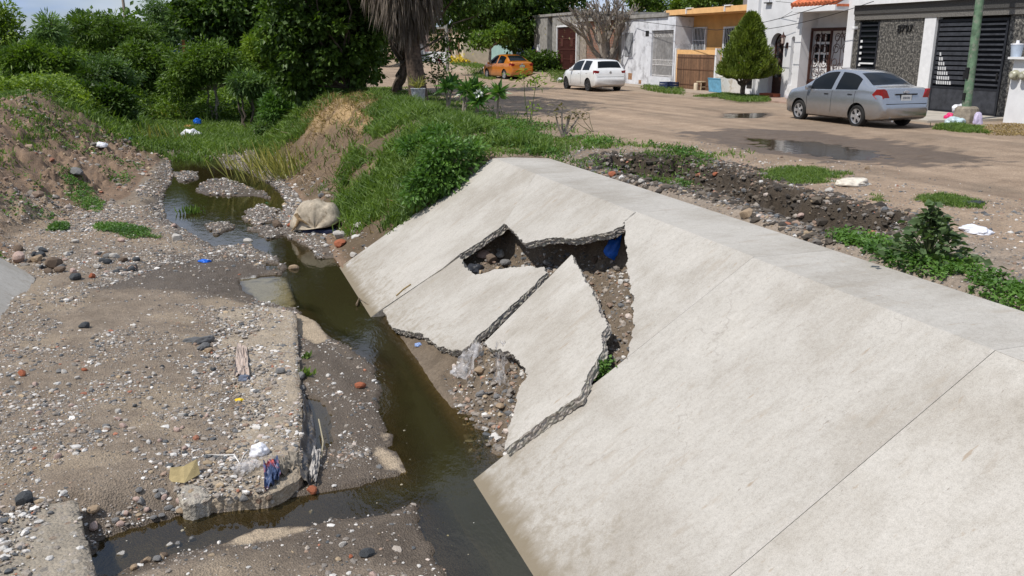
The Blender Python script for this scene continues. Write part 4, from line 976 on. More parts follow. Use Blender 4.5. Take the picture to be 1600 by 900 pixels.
film([(413, 736), (436, 730), (440, 752), (414, 770)], [.05, .06, .03, .0], 'red and blue printed wrapper on the low edge of the long slab', 'wrapper', 13, M_WRAP, .05, 'snack_wrapper')
film([(436, 726), (468, 718), (474, 742), (440, 748)], [.03, .04, .02, .02], 'muddy plastic sheet folded over the slab corner', 'plastic sheet', 14, cloth_mat('muddy_film', (.22, .19, .15), .6), .05, 'plastic_sheet')
crumple(383, 590, 18, 12, cloth_mat('slate_blue_rag', (.12, .14, .19), .8), 'rag', 'small blue grey rag at the tip of the pinkish gauze', 'rag', 16)
for a, b, w_, h_, sd in ((300, 530, 26, 10, 21), (318, 530, 34, 13, 22), (319, 540, 24, 12, 23)):
    crumple(a, b, w_, h_, M_GREYRAG, 'rag', {21: 'upper left of three grey twisted rags on the gravel', 22: 'longest of three grey twisted rags on the gravel', 23: 'lowest of three grey twisted rags on the gravel'}[sd], 'rag', sd, amp=.3, rz=.5 if sd == 22 else .1 if sd == 21 else .9, depth=.05)
crumple(320, 407, 16, 6, M_BLUEBAG, 'plastic_scrap', 'bright blue plastic scrap on the gravel by the small pool', 'plastic scrap', 31)
crumple(204, 218, 9, 7, M_BLUEBAG, 'plastic_scrap', 'blue plastic scrap in the grass beyond the dirt bank', 'plastic scrap', 32)
crumple(158, 226, 18, 11, M_WHITEBAG, 'plastic_bag', 'white plastic bag on the dirt bank', 'plastic bag', 33)
crumple(374, 624, 12, 5, mat('yellow_plastic', (.7, .48, .02), .5), 'plastic_scrap', 'yellow plastic scrap on the long crumbling slab', 'plastic scrap', 34)
crumple(654, 538, 10, 7, mat('pale_blue_plastic', (.25, .35, .6), .4), 'bottle_cap', 'pale blue plastic lid floating in the stream', 'plastic lid', 35)
crumple(418, 318, 9, 5, mat('green_plastic', (.02, .25, .16), .4), 'plastic_scrap', 'green plastic scrap in the shallow stones', 'plastic scrap', 36)
crumple(1330, 284, 50, 14, cloth_mat('cream_cloth', (.62, .56, .47), .9), 'cloth', 'cream coloured cloth lying in the street edge grass', 'cloth', 41, amp=.5)
crumple(1522, 316, 28, 8, M_BLACKBAG, 'plastic_bag', 'black plastic bag lying on the dirt beyond the grass tuft', 'plastic bag', 42)
crumple(1525, 362, 36, 8, M_WHITEBAG, 'plastic_sheet', 'dusty white plastic strip on the dirt behind the leafy weed', 'plastic sheet', 43, flat=.2)
crumple(300, 209, 30, 16, M_WHITEBAG, 'garbage_bag', 'pale garbage bag on the channel grass', 'garbage bag', 44)
crumple(309, 197, 11, 11, M_BLUEBAG, 'garbage_bag', 'blue garbage bag on top of the pale one in the grass', 'garbage bag', 45, lift=.25)
crumple(296, 201, 16, 10, mat('orange_brown_trash', (.3, .16, .05), .8), 'garbage_bag', 'orange brown garbage heap beside the pale bag', 'garbage bag', 46, lift=.05)
crumple(318, 203, 18, 8, M_BLACKBAG, 'garbage_bag', 'black garbage bag behind the pale bag in the grass', 'garbage bag', 47)
crumple(876, 124, 9, 6, M_WHITEBAG, 'plastic_bag', 'small white bag on the verge left of the white car', 'plastic bag', 48)
# dark plastic sheeting hanging along the slab's edge
def sheeting():
    P = hit(490, 690); t = MB(); sc = np.dot(P - EYE, AX_F) / FPX; N, Mv = 26, 9; V = []
    for i in range(N):
        a = i / (N - 1); py = lerp(622, 758, a); w = lerp(10, 34, a) if a < .7 else lerp(34, 22, (a - .7) / .3)
        for j in range(Mv):
            b = j / (Mv - 1); q = on_z(472 + 3 * math.sin(a * 6) + b * w, py, -1.93)
            V.append((q[0], q[1], -1.84 - .13 * b ** .6 + .06 * mnoise.noise(Vector((a * 9, b * 4, 2))) + .04 * (.4 - abs(mnoise.noise(Vector((a * 16, b * 5, 5)))))))
    F = [(i * Mv + j, i * Mv + j + 1, (i + 1) * Mv + j + 1, (i + 1) * Mv + j) for i in range(N - 1) for j in range(Mv - 1)]
    o = Vector(V[len(V) // 2]); t.add([Vector(v) - o for v in V], F)
    ob = t.build('plastic_sheet', mat('muddy_black_sheeting', (.055, .055, .062), .4, var=.3, scale=7, dirt=((.20, .165, .12), 9, .52)), loc=o, smooth='soft')
    s = ob.modifiers.new('thick', 'SOLIDIFY'); s.thickness = .006; s = ob.modifiers.new('sub', 'SUBSURF'); s.levels = s.render_levels = 1
    tag(ob, 'long black plastic sheeting draped down the straight edge of the buried slab', 'plastic sheet')
sheeting()
film([(488, 716), (500, 716), (494, 758), (482, 756)], [.08, .06, .02, .04], 'dirty white cloth strip on the black sheeting', 'cloth', 51, cloth_mat('dirty_white_cloth', (.42, .39, .36), .8), .04, 'cloth_strip')
def wire(name, label, cat, pxs, rad, m, z=None, lift=.02, n=5):
    W_ = [on_slope(a, b, .012) if z == 'slab' else np.array(hit(a, b)) + np.array([0, 0, lift]) if z is None else on_z(a, b, z) for a, b in pxs]; o = W_[0]
    mb = MB(); mb.tube([Vector(w - o) for w in W_], rad, n); return tag(mb.build(name, m, loc=tuple(o), smooth=True), label, cat)
wire('bent_wire', 'bent white wire lying on the low end of the buried slab', 'wire', [(308, 728), (318, 711), (366, 711), (375, 725), (380, 712), (388, 703)], [.010, .010, .010, .009, .004, .003], M_WIRE, z=-1.825)
wire('stick', 'thin stick standing in the green water of the stream', 'stick', [(557, 476), (561, 466), (572, 474), (584, 481)], [.02, .012, .006, .004], M_TWIG, z=-1.96)
wire('reed_stalk', 'dry stalk bent over the muddy side pool', 'stalk', [(498, 655), (505, 690), (502, 715)], .007, mat('dry_stalk', (.38, .33, .22), .9), z=-1.9)
wire('twig', 'ochre twig lying on the far concrete slab', 'twig', [(619, 462), (630, 452), (642, 444)], .01, mat('ochre_twig', (.30, .21, .09), .9), z='slab')
def cardboard():
    P = hit(292, 748); mb = MB()
    mb.add([(-.16, 0, .0), (-.02, -.08, .0), (.12, .02, .02), (.10, .10, .14), (-.02, .05, .11), (-.14, .08, .10)], [(0, 1, 4, 5), (1, 2, 3, 4)])
    o = mb.build('cardboard', M_CARD, loc=tuple(P)); s = o.modifiers.new('thick', 'SOLIDIFY'); s.thickness = .012
    tag(o, 'soggy folded cardboard at the low end of the buried slab', 'cardboard')
cardboard()

# leaves, foam and bits drifting on the slow water
dx = rng.uniform(-1.6, 2.4, 5000); dy = rng.uniform(5, 26, 5000); ds = sdist(dx, dy, STREAM); k = (ds > .02) & (rng.random(5000) < np.exp(-ds / .22) * .5 * sst(.45, .6, fbm(dx, dy, 1.3, 3, 701)) + .012) & (land_z(dx, dy) < WZ - .01)
gravel('floating_debris', 'leaves and small bits drifting on the slow water', dx[k], dy[k], power_sizes(int(k.sum()), .006, .022, 1.8, rng), rng, base=np.full(int(k.sum()), WZ), zoff=-.002, pw=np.array([.4, .25, .2, .15]), PAL=np.array([(.20, .17, .09), (.34, .30, .22), (.10, .09, .05), (.5, .48, .44)]))
# ------------------------------------------------------------------ cars
M_TYRE = mat('tyre_rubber', (.022, .021, .020), .85, var=.2); M_RIM = mat('alloy_rim', (.55, .55, .56), .35, metal=.7); M_DARKRIM = mat('dark_rim', (.06, .06, .065), .4, metal=.3)
M_BLACKTRIM = mat('black_trim', (.015, .015, .016), .6); M_TAIL = mat('red_tail_lamp', (.24, .005, .008), .12, coat=.8, var=.2); M_TAILW = mat('clear_lamp', (.55, .50, .50), .15, coat=.6)
M_PLATE = mat('number_plate', (.62, .62, .60), .5); M_UNDER = mat('car_underside', (.02, .02, .02), .9)
def tint_glass():
    m, t, b = new_mat('tinted_glass'); b.inputs['Base Color'].default_value = (.008, .010, .012, 1); b.inputs['Roughness'].default_value = .04
    b.inputs['Specular IOR Level'].default_value = .12; return m
M_TINT = tint_glass()
def car_paint(name, c, metal=.0, rough=.3):
    m, t, b = new_mat(name); v = coords(t); f = noise_tex(t, v, 3, 5, .6)
    r = ramp(t, [(.3, tuple(q * .9 for q in c)), (.7, c)]); t.links.new(f, r.inputs[0])
    sx = nd(t, 'SeparateXYZ'); t.links.new(v, sx.inputs[0]); n2 = noise_tex(t, v, 9, 5, .6)
    ad = nd(t, 'Math', operation='MULTIPLY_ADD'); t.links.new(n2, ad.inputs[0]); ad.inputs[1].default_value = .35; t.links.new(sx.outputs['Z'], ad.inputs[2])
    d = ramp(t, [(.40, (.55, .55, .55)), (.75, (0, 0, 0))]); t.links.new(ad.outputs[0], d.inputs[0])     # road dust on the sills
    t.links.new(mixc(t, r.outputs[0], (.25, .19, .135), d.outputs[0]), b.inputs['Base Color'])
    b.inputs['Metallic'].default_value = metal; b.inputs['Roughness'].default_value = rough; b.inputs['Coat Weight'].default_value = .7; b.inputs['Coat Roughness'].default_value = .05
    return m
def pch(x, pts):
    xs = [p[0] for p in pts]; ys = [p[1] for p in pts]
    n = len(xs); d = [(ys[i + 1] - ys[i]) / (xs[i + 1] - xs[i]) for i in range(n - 1)]
    mm = [d[0]] + [0 if d[i - 1] * d[i] <= 0 else 2 * d[i - 1] * d[i] / (d[i - 1] + d[i]) for i in range(1, n - 1)] + [d[-1]]
    x = min(max(x, xs[0]), xs[-1]); i = min(max(sum(1 for q in xs if q <= x) - 1, 0), n - 2)
    h = xs[i + 1] - xs[i]; t = (x - xs[i]) / h
    return (2 * t**3 - 3 * t**2 + 1) * ys[i] + (t**3 - 2 * t**2 + t) * h * mm[i] + (-2 * t**3 + 3 * t**2) * ys[i + 1] + (t**3 - t**2) * h * mm[i + 1]
def make_car(label, loc, rz, spec, paint, rim, group=None):
    """built lengthwise along +y (nose), rear bumper at y = 0, left side at -x; placed by its rear left wheel's foot"""
    Ln, Wd = spec['L'], spec['W']; hw = Wd / 2
    top, belt, wid, low = spec['top'], spec['belt'], spec['wid'], spec['low']
    rw, fw = spec['rw'], spec['fw']; wr = spec['wr']
    t = thing('parked_car', label, 'car', loc, rz, group)
    ox = -hw + .09 if False else 0
    def off(p): return (p[0] + hw - .10, p[1] - rw, p[2])          # origin at the rear left wheel
    sts = sorted(set([round(q, 4) for q in [0, .015, .04, .07, .10, .14, .19] + list(np.arange(.25, Ln - .2, .055)) + [Ln - .19, Ln - .14, Ln - .09, Ln - .05, Ln - .02, Ln]]))
    NS = 15
    def section(y):
        zt, zb, w, zl = pch(y, top), pch(y, belt), pch(y, wid) * hw, pch(y, low)
        zb = min(zb, zt - .012); gh = max(zt - zb, 0)
        wt = w * (.945 - spec.get('tumble', .30) * min(gh / .55, 1.1))
        P = [(0, zl), (w * .86, zl), (w * .955, zl + .045), (w * .985, zl + .16), (w * .998, lerp(zl, zb, .48)), (w, lerp(zl, zb, .66)), (w * .985, lerp(zl, zb, .86)), (w * .955, zb - .012), (w * .94, zb + .018 * min(1, gh * 5))]
        a = P[-1]
        P += [(lerp(a[0], wt, .5) + .012 * min(1, gh * 3), lerp(a[1], zt - .07 * min(1, gh * 2.4), .5)), (wt, zt - .07 * min(1, gh * 2.4)), (wt * .955, zt - .03 * min(1, gh * 2.4)), (wt * .84, zt - .008 * min(1, gh * 3)), (wt * .45, zt + .008), (0, zt + .012)]
        return P
    half = [[(x, y, z) for x, z in section(y)] for y in sts]
    V = []; rows = []
    for r in half:
        ring = [off(p) for p in r] + [off((-p[0], p[1], p[2])) for p in r[-2:0:-1]]
        rows.append(len(V)); V += ring
    K = 2 * NS - 2; F = []
    for i in range(len(sts) - 1):
        for j in range(K): F.append((rows[i] + j, rows[i] + (j + 1) % K, rows[i + 1] + (j + 1) % K, rows[i + 1] + j))
    F.append(tuple(range(rows[0], rows[0] + K))[::-1]); F.append(tuple(range(rows[-1], rows[-1] + K)))
    mb = MB(); mb.add(V, F); body = mb.build('body', [paint, M_UNDER], t, smooth=True)
    # wheel arches
    cut = MB()
    for yy in (rw, fw):
        for sx in (-1, 1):
            c = off((sx * (hw - .06), yy, wr + .01)); M = Matrix.Translation(Vector(c)) @ Matrix.Rotation(R(90), 4, 'Y')
            cut.lathe([(0, -.2), (wr + .055, -.2), (wr + .055, .2), (0, .2)], 28, M)
    bmc = bmesh.new(); me = bpy.data.meshes.new('tmp'); me.from_pydata(cut.v, [], cut.f); bmc.from_mesh(me); bmesh.ops.remove_doubles(bmc, verts=bmc.verts, dist=1e-5); bmesh.ops.recalc_face_normals(bmc, faces=bmc.faces); bmc.to_mesh(me); bmc.free(); me.materials.append(paint); me.materials.append(M_UNDER)
    for p in me.polygons: p.material_index = 1
    co = link('tmp', me, t); md = body.modifiers.new('arch', 'BOOLEAN'); md.object = co; md.operation = 'DIFFERENCE'; md.solver = 'EXACT'
    bpy.context.view_layer.update(); dg = bpy.context.evaluated_depsgraph_get(); nm = bpy.data.meshes.new_from_object(body.evaluated_get(dg)); body.modifiers.clear(); body.data = nm; bpy.data.objects.remove(co)
    # glass: panels 3 mm proud of the shell
    def panel(name, faces, m, lift=.004):
        idx = {}; vs = []; fs = []
        for f in faces:
            q = []
            for k in f:
                if k not in idx: idx[k] = len(vs); vs.append(Vector(V[k]))
                q.append(idx[k])
            fs.append(q)
        b2 = bmesh.new(); bv = [b2.verts.new(v) for v in vs]
        for f in fs: b2.faces.new([bv[k] for k in f])
        bmesh.ops.recalc_face_normals(b2, faces=b2.faces); b2.normal_update()
        cen = Vector(off((0, Ln / 2, .7))); s_ = 1 if sum(f.normal.dot(f.calc_center_median() - cen) for f in b2.faces) > 0 else -1
        for v in b2.verts: v.co += v.normal * s_ * lift
        mbx = MB(); mbx.addbm(b2); return mbx.build(name, m, t, smooth=True)
    def faces(y0, y1, js):
        return [(rows[i] + j, rows[i] + (j + 1) % K, rows[i + 1] + (j + 1) % K, rows[i + 1] + j) for i in range(len(sts) - 1) if y0 - 1e-6 <= sts[i] and sts[i + 1] <= y1 + 1e-6 for j in js]
    for y0, y1 in spec['side']:
        for js in ([8, 9], [K - 9, K - 10]): 
            fs = faces(y0, y1, js)
            if fs: panel('side_window', fs, M_TINT)
    panel('rear_window', faces(*spec['rear'], [12, 13, 14, 15]), M_TINT); panel('windshield', faces(*spec['front'], [12, 13, 14, 15]), M_TINT)
    # wheels
    def wheel(x, y):
        s_ = 1 if x > 0 else -1; M = Matrix.Translation(Vector(off((x, y, wr)))) @ Matrix.Rotation(R(90) * s_, 4, 'Y')
        mb = MB(); h = .095
        mb.lathe([(wr * .66, -h), (wr * .9, -h), (wr * .97, -h * .8), (wr, -h * .45), (wr, h * .45), (wr * .97, h * .8), (wr * .9, h), (wr * .66, h * .92)], 30, M)
        w = mb.build('wheel', M_TYRE, t, smooth=True)
        mb = MB(); mb.lathe([(wr * .67, h * .94), (wr * .62, h * .90), (wr * .60, h * .3)], 28, M)
        mb.lathe([(wr * .60, h * .30), (.01, h * .30)], 28, M, 1)
        for k in range(spec.get('spokes', 5)):
            a = 2 * math.pi * k / spec.get('spokes', 5) + .3
            c, s2 = math.cos(a), math.sin(a); sp = .17 * wr
            q = [(.06 * c - sp * .6 * s2, .06 * s2 + sp * .6 * c), (.06 * c + sp * .6 * s2, .06 * s2 - sp * .6 * c), (wr * .64 * c + sp * s2, wr * .64 * s2 - sp * c), (wr * .64 * c - sp * s2, wr * .64 * s2 + sp * c)]
            v = [M @ Vector((a_, b_, h * .62)) for a_, b_ in q] + [M @ Vector((a_, b_, h * .86)) for a_, b_ in q]
            mb.add(v, [(4, 5, 6, 7), (0, 1, 5, 4), (1, 2, 6, 5), (2, 3, 7, 6), (3, 0, 4, 7)])
        mb.lathe([(.075, h * .6), (.075, h * .9), (.0, h * .95)], 14, M)
        mb.build('rim', [rim, M_BLACKTRIM], w, smooth=True)
    for yy in (rw, fw):
        for sx in (-1, 1): wheel(sx * (hw - .105), yy)
    # a surface point of the shell
    def skin(y, j, side=1):
        r = section(y); x, z = r[j]; return off((side * x, y, z))
    for sx in (-1, 1):
        for (y, j) in spec['handles']:
            p = skin(y, 6, sx); mb = MB(); mb.box(p[0] - .018, p[0] + .018, p[1] - .085, p[1] + .085, p[2] - .016, p[2] + .016, 0, .008); mb.build('door_handle', spec.get('handle_mat', paint), t, smooth=True)
        p = skin(spec['mirror'], 8, sx); mb = MB(); mb.box(p[0] - .02 if sx > 0 else p[0] - .17, p[0] + .17 if sx > 0 else p[0] + .02, p[1] - .05, p[1] + .05, p[2] - .02, p[2] + .11, 0, .03); mb.build('side_mirror', spec.get('mirror_mat', paint), t, smooth=True)
        # doors' shut lines
        for y in spec['seams']:
            mb = MB(); pts = [Vector(skin(y, j, sx)) + Vector((sx * .001, 0, 0)) for j in (3, 4, 5, 6, 7)]; mb.tube(pts, .006, 4); mb.build('door_seam', M_BLACKTRIM, t)
        # tail lamps: patch wrapping the rear corner
        tl = spec['tail']; fs = []
        mb = MB(); z0, z1 = tl['z']; outer = []
        for k, (y, dx) in enumerate(tl['wrap']):
            pass
        pts = tl['shape']     # (s, z): s < 0 along the rear face towards the middle, s > 0 forward along the flank
        front = []; back = []
        for s_, z in pts:
            if s_ <= 0: yy = tl['y'] + .02; 
            else: yy = tl['y'] + .02 + s_
            w = pch(min(max(yy, .03), Ln), wid) * hw
            x = (w + .004 if s_ > 0 else w + .004 + s_); y = yy if s_ > 0 else tl['y'] + (-.004 if s_ < 0 else .004)
            if s_ == 0: x = w - .012; 
            x = min(x, w + .006)
            front.append(Vector(off((sx * x, y, z)))); 
        mb.add(front, [tuple(range(len(front)))] if False else [(0, i, i + 1) for i in range(1, len(front) - 1)])
        cen = sum(front, Vector()) / len(front); b0 = len(mb.v); inn = [v.lerp(Vector(off((0, .5, v.z))), .12) for v in front]; mb.v += [tuple(q) for q in inn]
        for i in range(len(front)): mb.f.append((i, (i + 1) % len(front), b0 + (i + 1) % len(front), b0 + i)); mb.m.append(0)
        lamp = mb.build('tail_light', M_TAIL, t)
        mb = MB(); c = cen + Vector((0, -.008, -.02)); mb.box(c.x - .03, c.x + .03, c.y - .002, c.y + .02, c.z - .02, c.z + .015, 0, .006); mb.build('lamp_lens', mat('pink_lens', (.5, .16, .15), .2), lamp, smooth=True)
        p = Vector(off((sx * hw * .66, Ln - .10, pch(Ln - .12, top) - .12))); mb = MB(); mb.box(p.x - .16, p.x + .16, p.y - .07, p.y + .07, p.z - .07, p.z + .06, 0, .03); mb.build('headlight', M_TAILW, t, smooth=True)
    # plate, bumper seam, strip, emblem
    py = spec['plate']; p = off((0, py[0], py[1])); mb = MB(); mb.box(p[0] - .17, p[0] + .17, p[1] - .012, p[1] + .01, p[2] - .075, p[2] + .075, 0, .004); pl = mb.build('number_plate', M_PLATE, t)
    mb = MB(); mb.box(p[0] - .185, p[0] + .185, p[1] - .008, p[1] + .012, p[2] - .09, p[2] + .09); mb.build('plate_frame', M_BLACKTRIM, pl)
    mb = MB(); mb.box(p[0] - .12, p[0] + .12, p[1] - .0135, p[1] - .0121, p[2] - .028, p[2] + .03); mb.build('plate_print', mat('plate_print', (.32, .33, .34), .6, var=.6, scale=40), pl)
    y, z, w = spec['trunk_strip']; p = off((0, y, z)); mb = MB(); mb.box(p[0] - w, p[0] + w, p[1] - .015, p[1] + .01, p[2] - .016, p[2] + .016, 0, .005); mb.build('trunk_strip', spec.get('strip_mat', M_BLACKTRIM), t, smooth=True)
    y, z, kind = spec['emblem']; p = off((0, y, z)); mb = MB()
    if kind == 'cross': mb.prism([(p[0] - .085, p[2] - .018), (p[0] - .03, p[2] - .018), (p[0] - .022, p[2] - .034), (p[0] + .04, p[2] - .034), (p[0] + .034, p[2] - .018), (p[0] + .09, p[2] - .018), (p[0] + .08, p[2] + .018), (p[0] + .03, p[2] + .018), (p[0] + .022, p[2] + .034), (p[0] - .04, p[2] + .034), (p[0] - .034, p[2] + .018), (p[0] - .08, p[2] + .018)], 'y', p[1] - .016, p[1] + .01)
    else: mb.lathe([(0, .0), (.058, 0), (.058, .016), (.05, .02), (0, .02)], 20, Matrix.Translation(Vector((p[0], p[1] + .004, p[2]))) @ Matrix.Rotation(R(90), 4, 'X'))
    mb.build('emblem', M_RIM if kind != 'dark' else M_BLACKTRIM, t)
    for yb, zb_, w in spec.get('bumper', []):
        p = off((0, yb, zb_)); mb = MB(); mb.box(p[0] - w, p[0] + w, p[1] - .006, p[1] + .02, p[2] - .007, p[2] + .007); mb.build('bumper_seam', M_BLACKTRIM, t)
    mb = MB(); p = off((-hw * .5, .02, .22)); mb.tube([(p[0], p[1] - .02, p[2]), (p[0], p[1] + .4, p[2])], .025, 10); mb.build('exhaust_pipe', M_RIM, t)
    return t
SEDAN = dict(L=4.31, W=1.71, wr=.300, rw=.93, fw=3.41, spokes=5,
    top=[(0, .60), (.03, .66), (.055, .70), (.09, .99), (.13, 1.055), (.22, 1.075), (.52, 1.10), (.60, 1.12), (.95, 1.30), (1.28, 1.44), (1.6, 1.495), (2.1, 1.515), (2.5, 1.48), (2.75, 1.40), (3.1, 1.18), (3.42, 1.00), (3.7, .95), (4.0, .87), (4.2, .76), (4.31, .60)],
    belt=[(0, .58), (.09, .90), (.3, .985), (.8, .985), (1.5, .965), (2.6, .93), (3.4, .90), (3.9, .82), (4.31, .56)],
    wid=[(0, .80), (.04, .88), (.12, .94), (.4, .985), (1.0, 1.0), (3.4, 1.0), (3.9, .96), (4.15, .86), (4.25, .74), (4.31, .58)],
    low=[(0, .36), (.1, .27), (.5, .20), (3.7, .18), (4.2, .22), (4.31, .30)],
    side=[(1.02, 1.95), (2.06, 3.04)], rear=(.62, 1.27), front=(2.62, 3.35), handles=[(1.25, 6), (2.22, 6)], mirror=2.98, seams=[2.0, 3.06, 1.06],
    tail=dict(y=.075, z=(.76, 1.0), wrap=[], shape=[(-.05, .76), (-.24, .77), (-.25, .83), (-.12, 1.02), (0, 1.055), (.16, 1.04), (.30, .90), (.16, .80), (0, .76)]),
    plate=(.066, .82), trunk_strip=(.07, .915, .36), emblem=(.072, .975, 'cross'), bumper=[(.03, .668, .66)])
HATCH = dict(L=3.90, W=1.66, wr=.295, rw=.80, fw=3.26, spokes=6, tumble=.27,
    top=[(0, .58), (.03, .66), (.06, .74), (.10, .98), (.16, 1.05), (.30, 1.26), (.44, 1.40), (.62, 1.45), (1.1, 1.475), (1.7, 1.48), (2.2, 1.445), (2.5, 1.36), (2.85, 1.14), (3.1, .985), (3.45, .93), (3.7, .84), (3.82, .73), (3.90, .58)],
    belt=[(0, .56), (.1, .93), (.3, .975), (1.4, .955), (2.5, .92), (3.1, .88), (3.6, .79), (3.9, .54)],
    wid=[(0, .84), (.04, .92), (.12, .965), (.4, .99), (1.0, 1.0), (3.1, 1.0), (3.55, .95), (3.75, .87), (3.85, .74), (3.9, .6)],
    low=[(0, .36), (.1, .28), (.5, .20), (3.4, .18), (3.8, .22), (3.9, .3)],
    side=[(.74, 1.50), (1.60, 2.62)], rear=(.175, .43), front=(2.36, 3.05), handles=[(.92, 6), (1.78, 6)], mirror=2.56, seams=[1.55, 2.66],
    tail=dict(y=.085, z=(.80, .98), wrap=[], shape=[(-.05, .80), (-.20, .80), (-.22, .96), (0, .99), (.12, .98), (.12, .83), (0, .80)]),
    plate=(.035, .55), trunk_strip=(.075, .66, .40), emblem=(.085, .90, 'round'), bumper=[(.045, .70, .68)], handle_mat=M_BLACKTRIM if False else None)
HATCH.pop('handle_mat')
SEDAN2 = dict(SEDAN); SEDAN2.update(L=4.2, W=1.69, emblem=(.072, .95, 'round'), spokes=7,
    top=[(0, .60), (.03, .66), (.055, .72), (.09, 1.00), (.13, 1.07), (.22, 1.09), (.42, 1.11), (.50, 1.13), (.85, 1.32), (1.2, 1.46), (1.6, 1.515), (2.1, 1.525), (2.5, 1.48), (2.75, 1.39), (3.1, 1.17), (3.35, 1.02), (3.6, .97), (3.9, .88), (4.1, .76), (4.2, .60)],
    wid=[(0, .82), (.04, .90), (.12, .95), (.4, .985), (1.0, 1.0), (3.3, 1.0), (3.8, .95), (4.05, .85), (4.14, .73), (4.2, .58)], rear=(.52, 1.19), fw=3.36,
    belt=[(0, .58), (.09, .90), (.3, .99), (.8, .985), (1.5, .965), (2.6, .93), (3.3, .90), (3.8, .82), (4.2, .56)], low=[(0, .36), (.1, .27), (.5, .20), (3.6, .18), (4.1, .22), (4.2, .30)],
    trunk_strip=(.07, .905, .2), tail=dict(y=.075, z=(.8, 1.0), wrap=[], shape=[(-.05, .82), (-.2, .84), (-.28, .95), (-.1, 1.01), (0, 1.02), (.22, 1.0), (.15, .88), (0, .82)]))
def on_ground(x, y, dz=0): return (x, y, lz(x, y) + dz)
SILVER = car_paint('silver_paint', (.40, .41, .43), .75, .27); WHITE = car_paint('white_car_paint', (.74, .74, .73)); ORANGE = car_paint('orange_paint', (.62, .20, .018), .35, .3); NAVY = car_paint('navy_paint', (.015, .025, .07)); RED = car_paint('dark_red_paint', (.20, .015, .025))
SEDAN['handle_mat'] = M_BLACKTRIM
_c = make_car('silver four door sedan parked in front of the grey stone house', on_ground(16.22, 18.85, -.03), 0.0, SEDAN, SILVER, M_RIM)
_c.scale = (.965, .965, .965)
_c = make_car('white hatchback with dark wheels parked by the brick wall', on_ground(17.0, 37.9, -.03), R(1.5), HATCH, WHITE, M_DARKRIM)
SEDAN2['handle_mat'] = ORANGE
_c = make_car('orange sedan parked under the dark leafy street tree', on_ground(18.0, 53.0, -.03), R(9), SEDAN2, ORANGE, M_RIM)
SEDAN3 = dict(SEDAN2); SEDAN3['handle_mat'] = NAVY
_p2 = on_y(828, 100, 59)
_c = make_car('dark blue car half hidden behind the orange sedan', on_ground(_p2[0], 58.5, .25), R(8), SEDAN3, NAVY, M_DARKRIM)
SEDAN4 = dict(SEDAN2); SEDAN4['handle_mat'] = RED
_p3 = on_y(706, 90, 92)
_c = make_car('dark red car in the far yard beyond the cream pillars', on_ground(_p3[0], 92), R(100), SEDAN4, RED, M_DARKRIM)
# ------------------------------------------------------------------ the row of houses across the street (fronts on the plane x = 22)
FX = 22.0
class Part:
    """collects one part of a house in street coordinates; built under its thing"""
    def __init__(s, root): s.root = root; s.o = Vector(root.matrix_basis.translation); s.mb = MB()
    def box(s, x0, x1, y0, y1, z0, z1, mi=0, c=0.0): s.mb.box(x0 - s.o.x, x1 - s.o.x, y0 - s.o.y, y1 - s.o.y, z0 - s.o.z, z1 - s.o.z, mi, c); return s
    def tube(s, pts, r, n=5): s.mb.tube([Vector(p) - s.o for p in pts], r, n); return s
    def prism_x(s, poly, x0, x1): s.mb.prism([(a - s.o.y, b - s.o.z) for a, b in poly], 'x', x0 - s.o.x, x1 - s.o.x); return s
    def done(s, name, m, parent=None, smooth=False, label=None):
        o = s.mb.build(name, m, parent or s.root, smooth=smooth)
        if label: o['label'] = label
        return o
def house(name, label, cat, y, group=None): 
    r = thing(name, label, cat, (FX, y, 0.0), 0, group); return r
def stone_facing():
    m, t, b = new_mat('granite_facing'); v = coords(t); n = noise_tex(t, v, 13, 3, .85); n2 = noise_tex(t, v, 40, 3, .7)
    r = ramp(t, [(.38, (.018, .018, .018)), (.5, (.075, .07, .062)), (.62, (.25, .235, .205))]); t.links.new(n, r.inputs[0])
    r2 = ramp(t, [(.35, (.6, .6, .6)), (.65, (1.4, 1.4, 1.4))]); t.links.new(n2, r2.inputs[0])
    br = nd(t, 'TexBrick', Scale=1.0); br.inputs['Color1'].default_value = br.inputs['Color2'].default_value = (1, 1, 1, 1); br.inputs['Mortar'].default_value = (.45, .45, .45, 1)
    br.inputs['Mortar Size'].default_value = .006; br.inputs['Brick Width'].default_value = 1.25; br.inputs['Row Height'].default_value = .62; br.offset = 0.5
    sw = nd(t, 'SeparateXYZ'); cb = nd(t, 'CombineXYZ'); t.links.new(v, sw.inputs[0]); t.links.new(sw.outputs[1], cb.inputs[0]); t.links.new(sw.outputs[2], cb.inputs[1]); t.links.new(cb.outputs[0], br.inputs['Vector'])
    k = mixc(t, r.outputs[0], r2.outputs[0], 1, 'MULTIPLY'); k = mixc(t, k, br.outputs[0], 1, 'MULTIPLY'); t.links.new(k, b.inputs['Base Color']); b.inputs['Roughness'].default_value = .6; return m
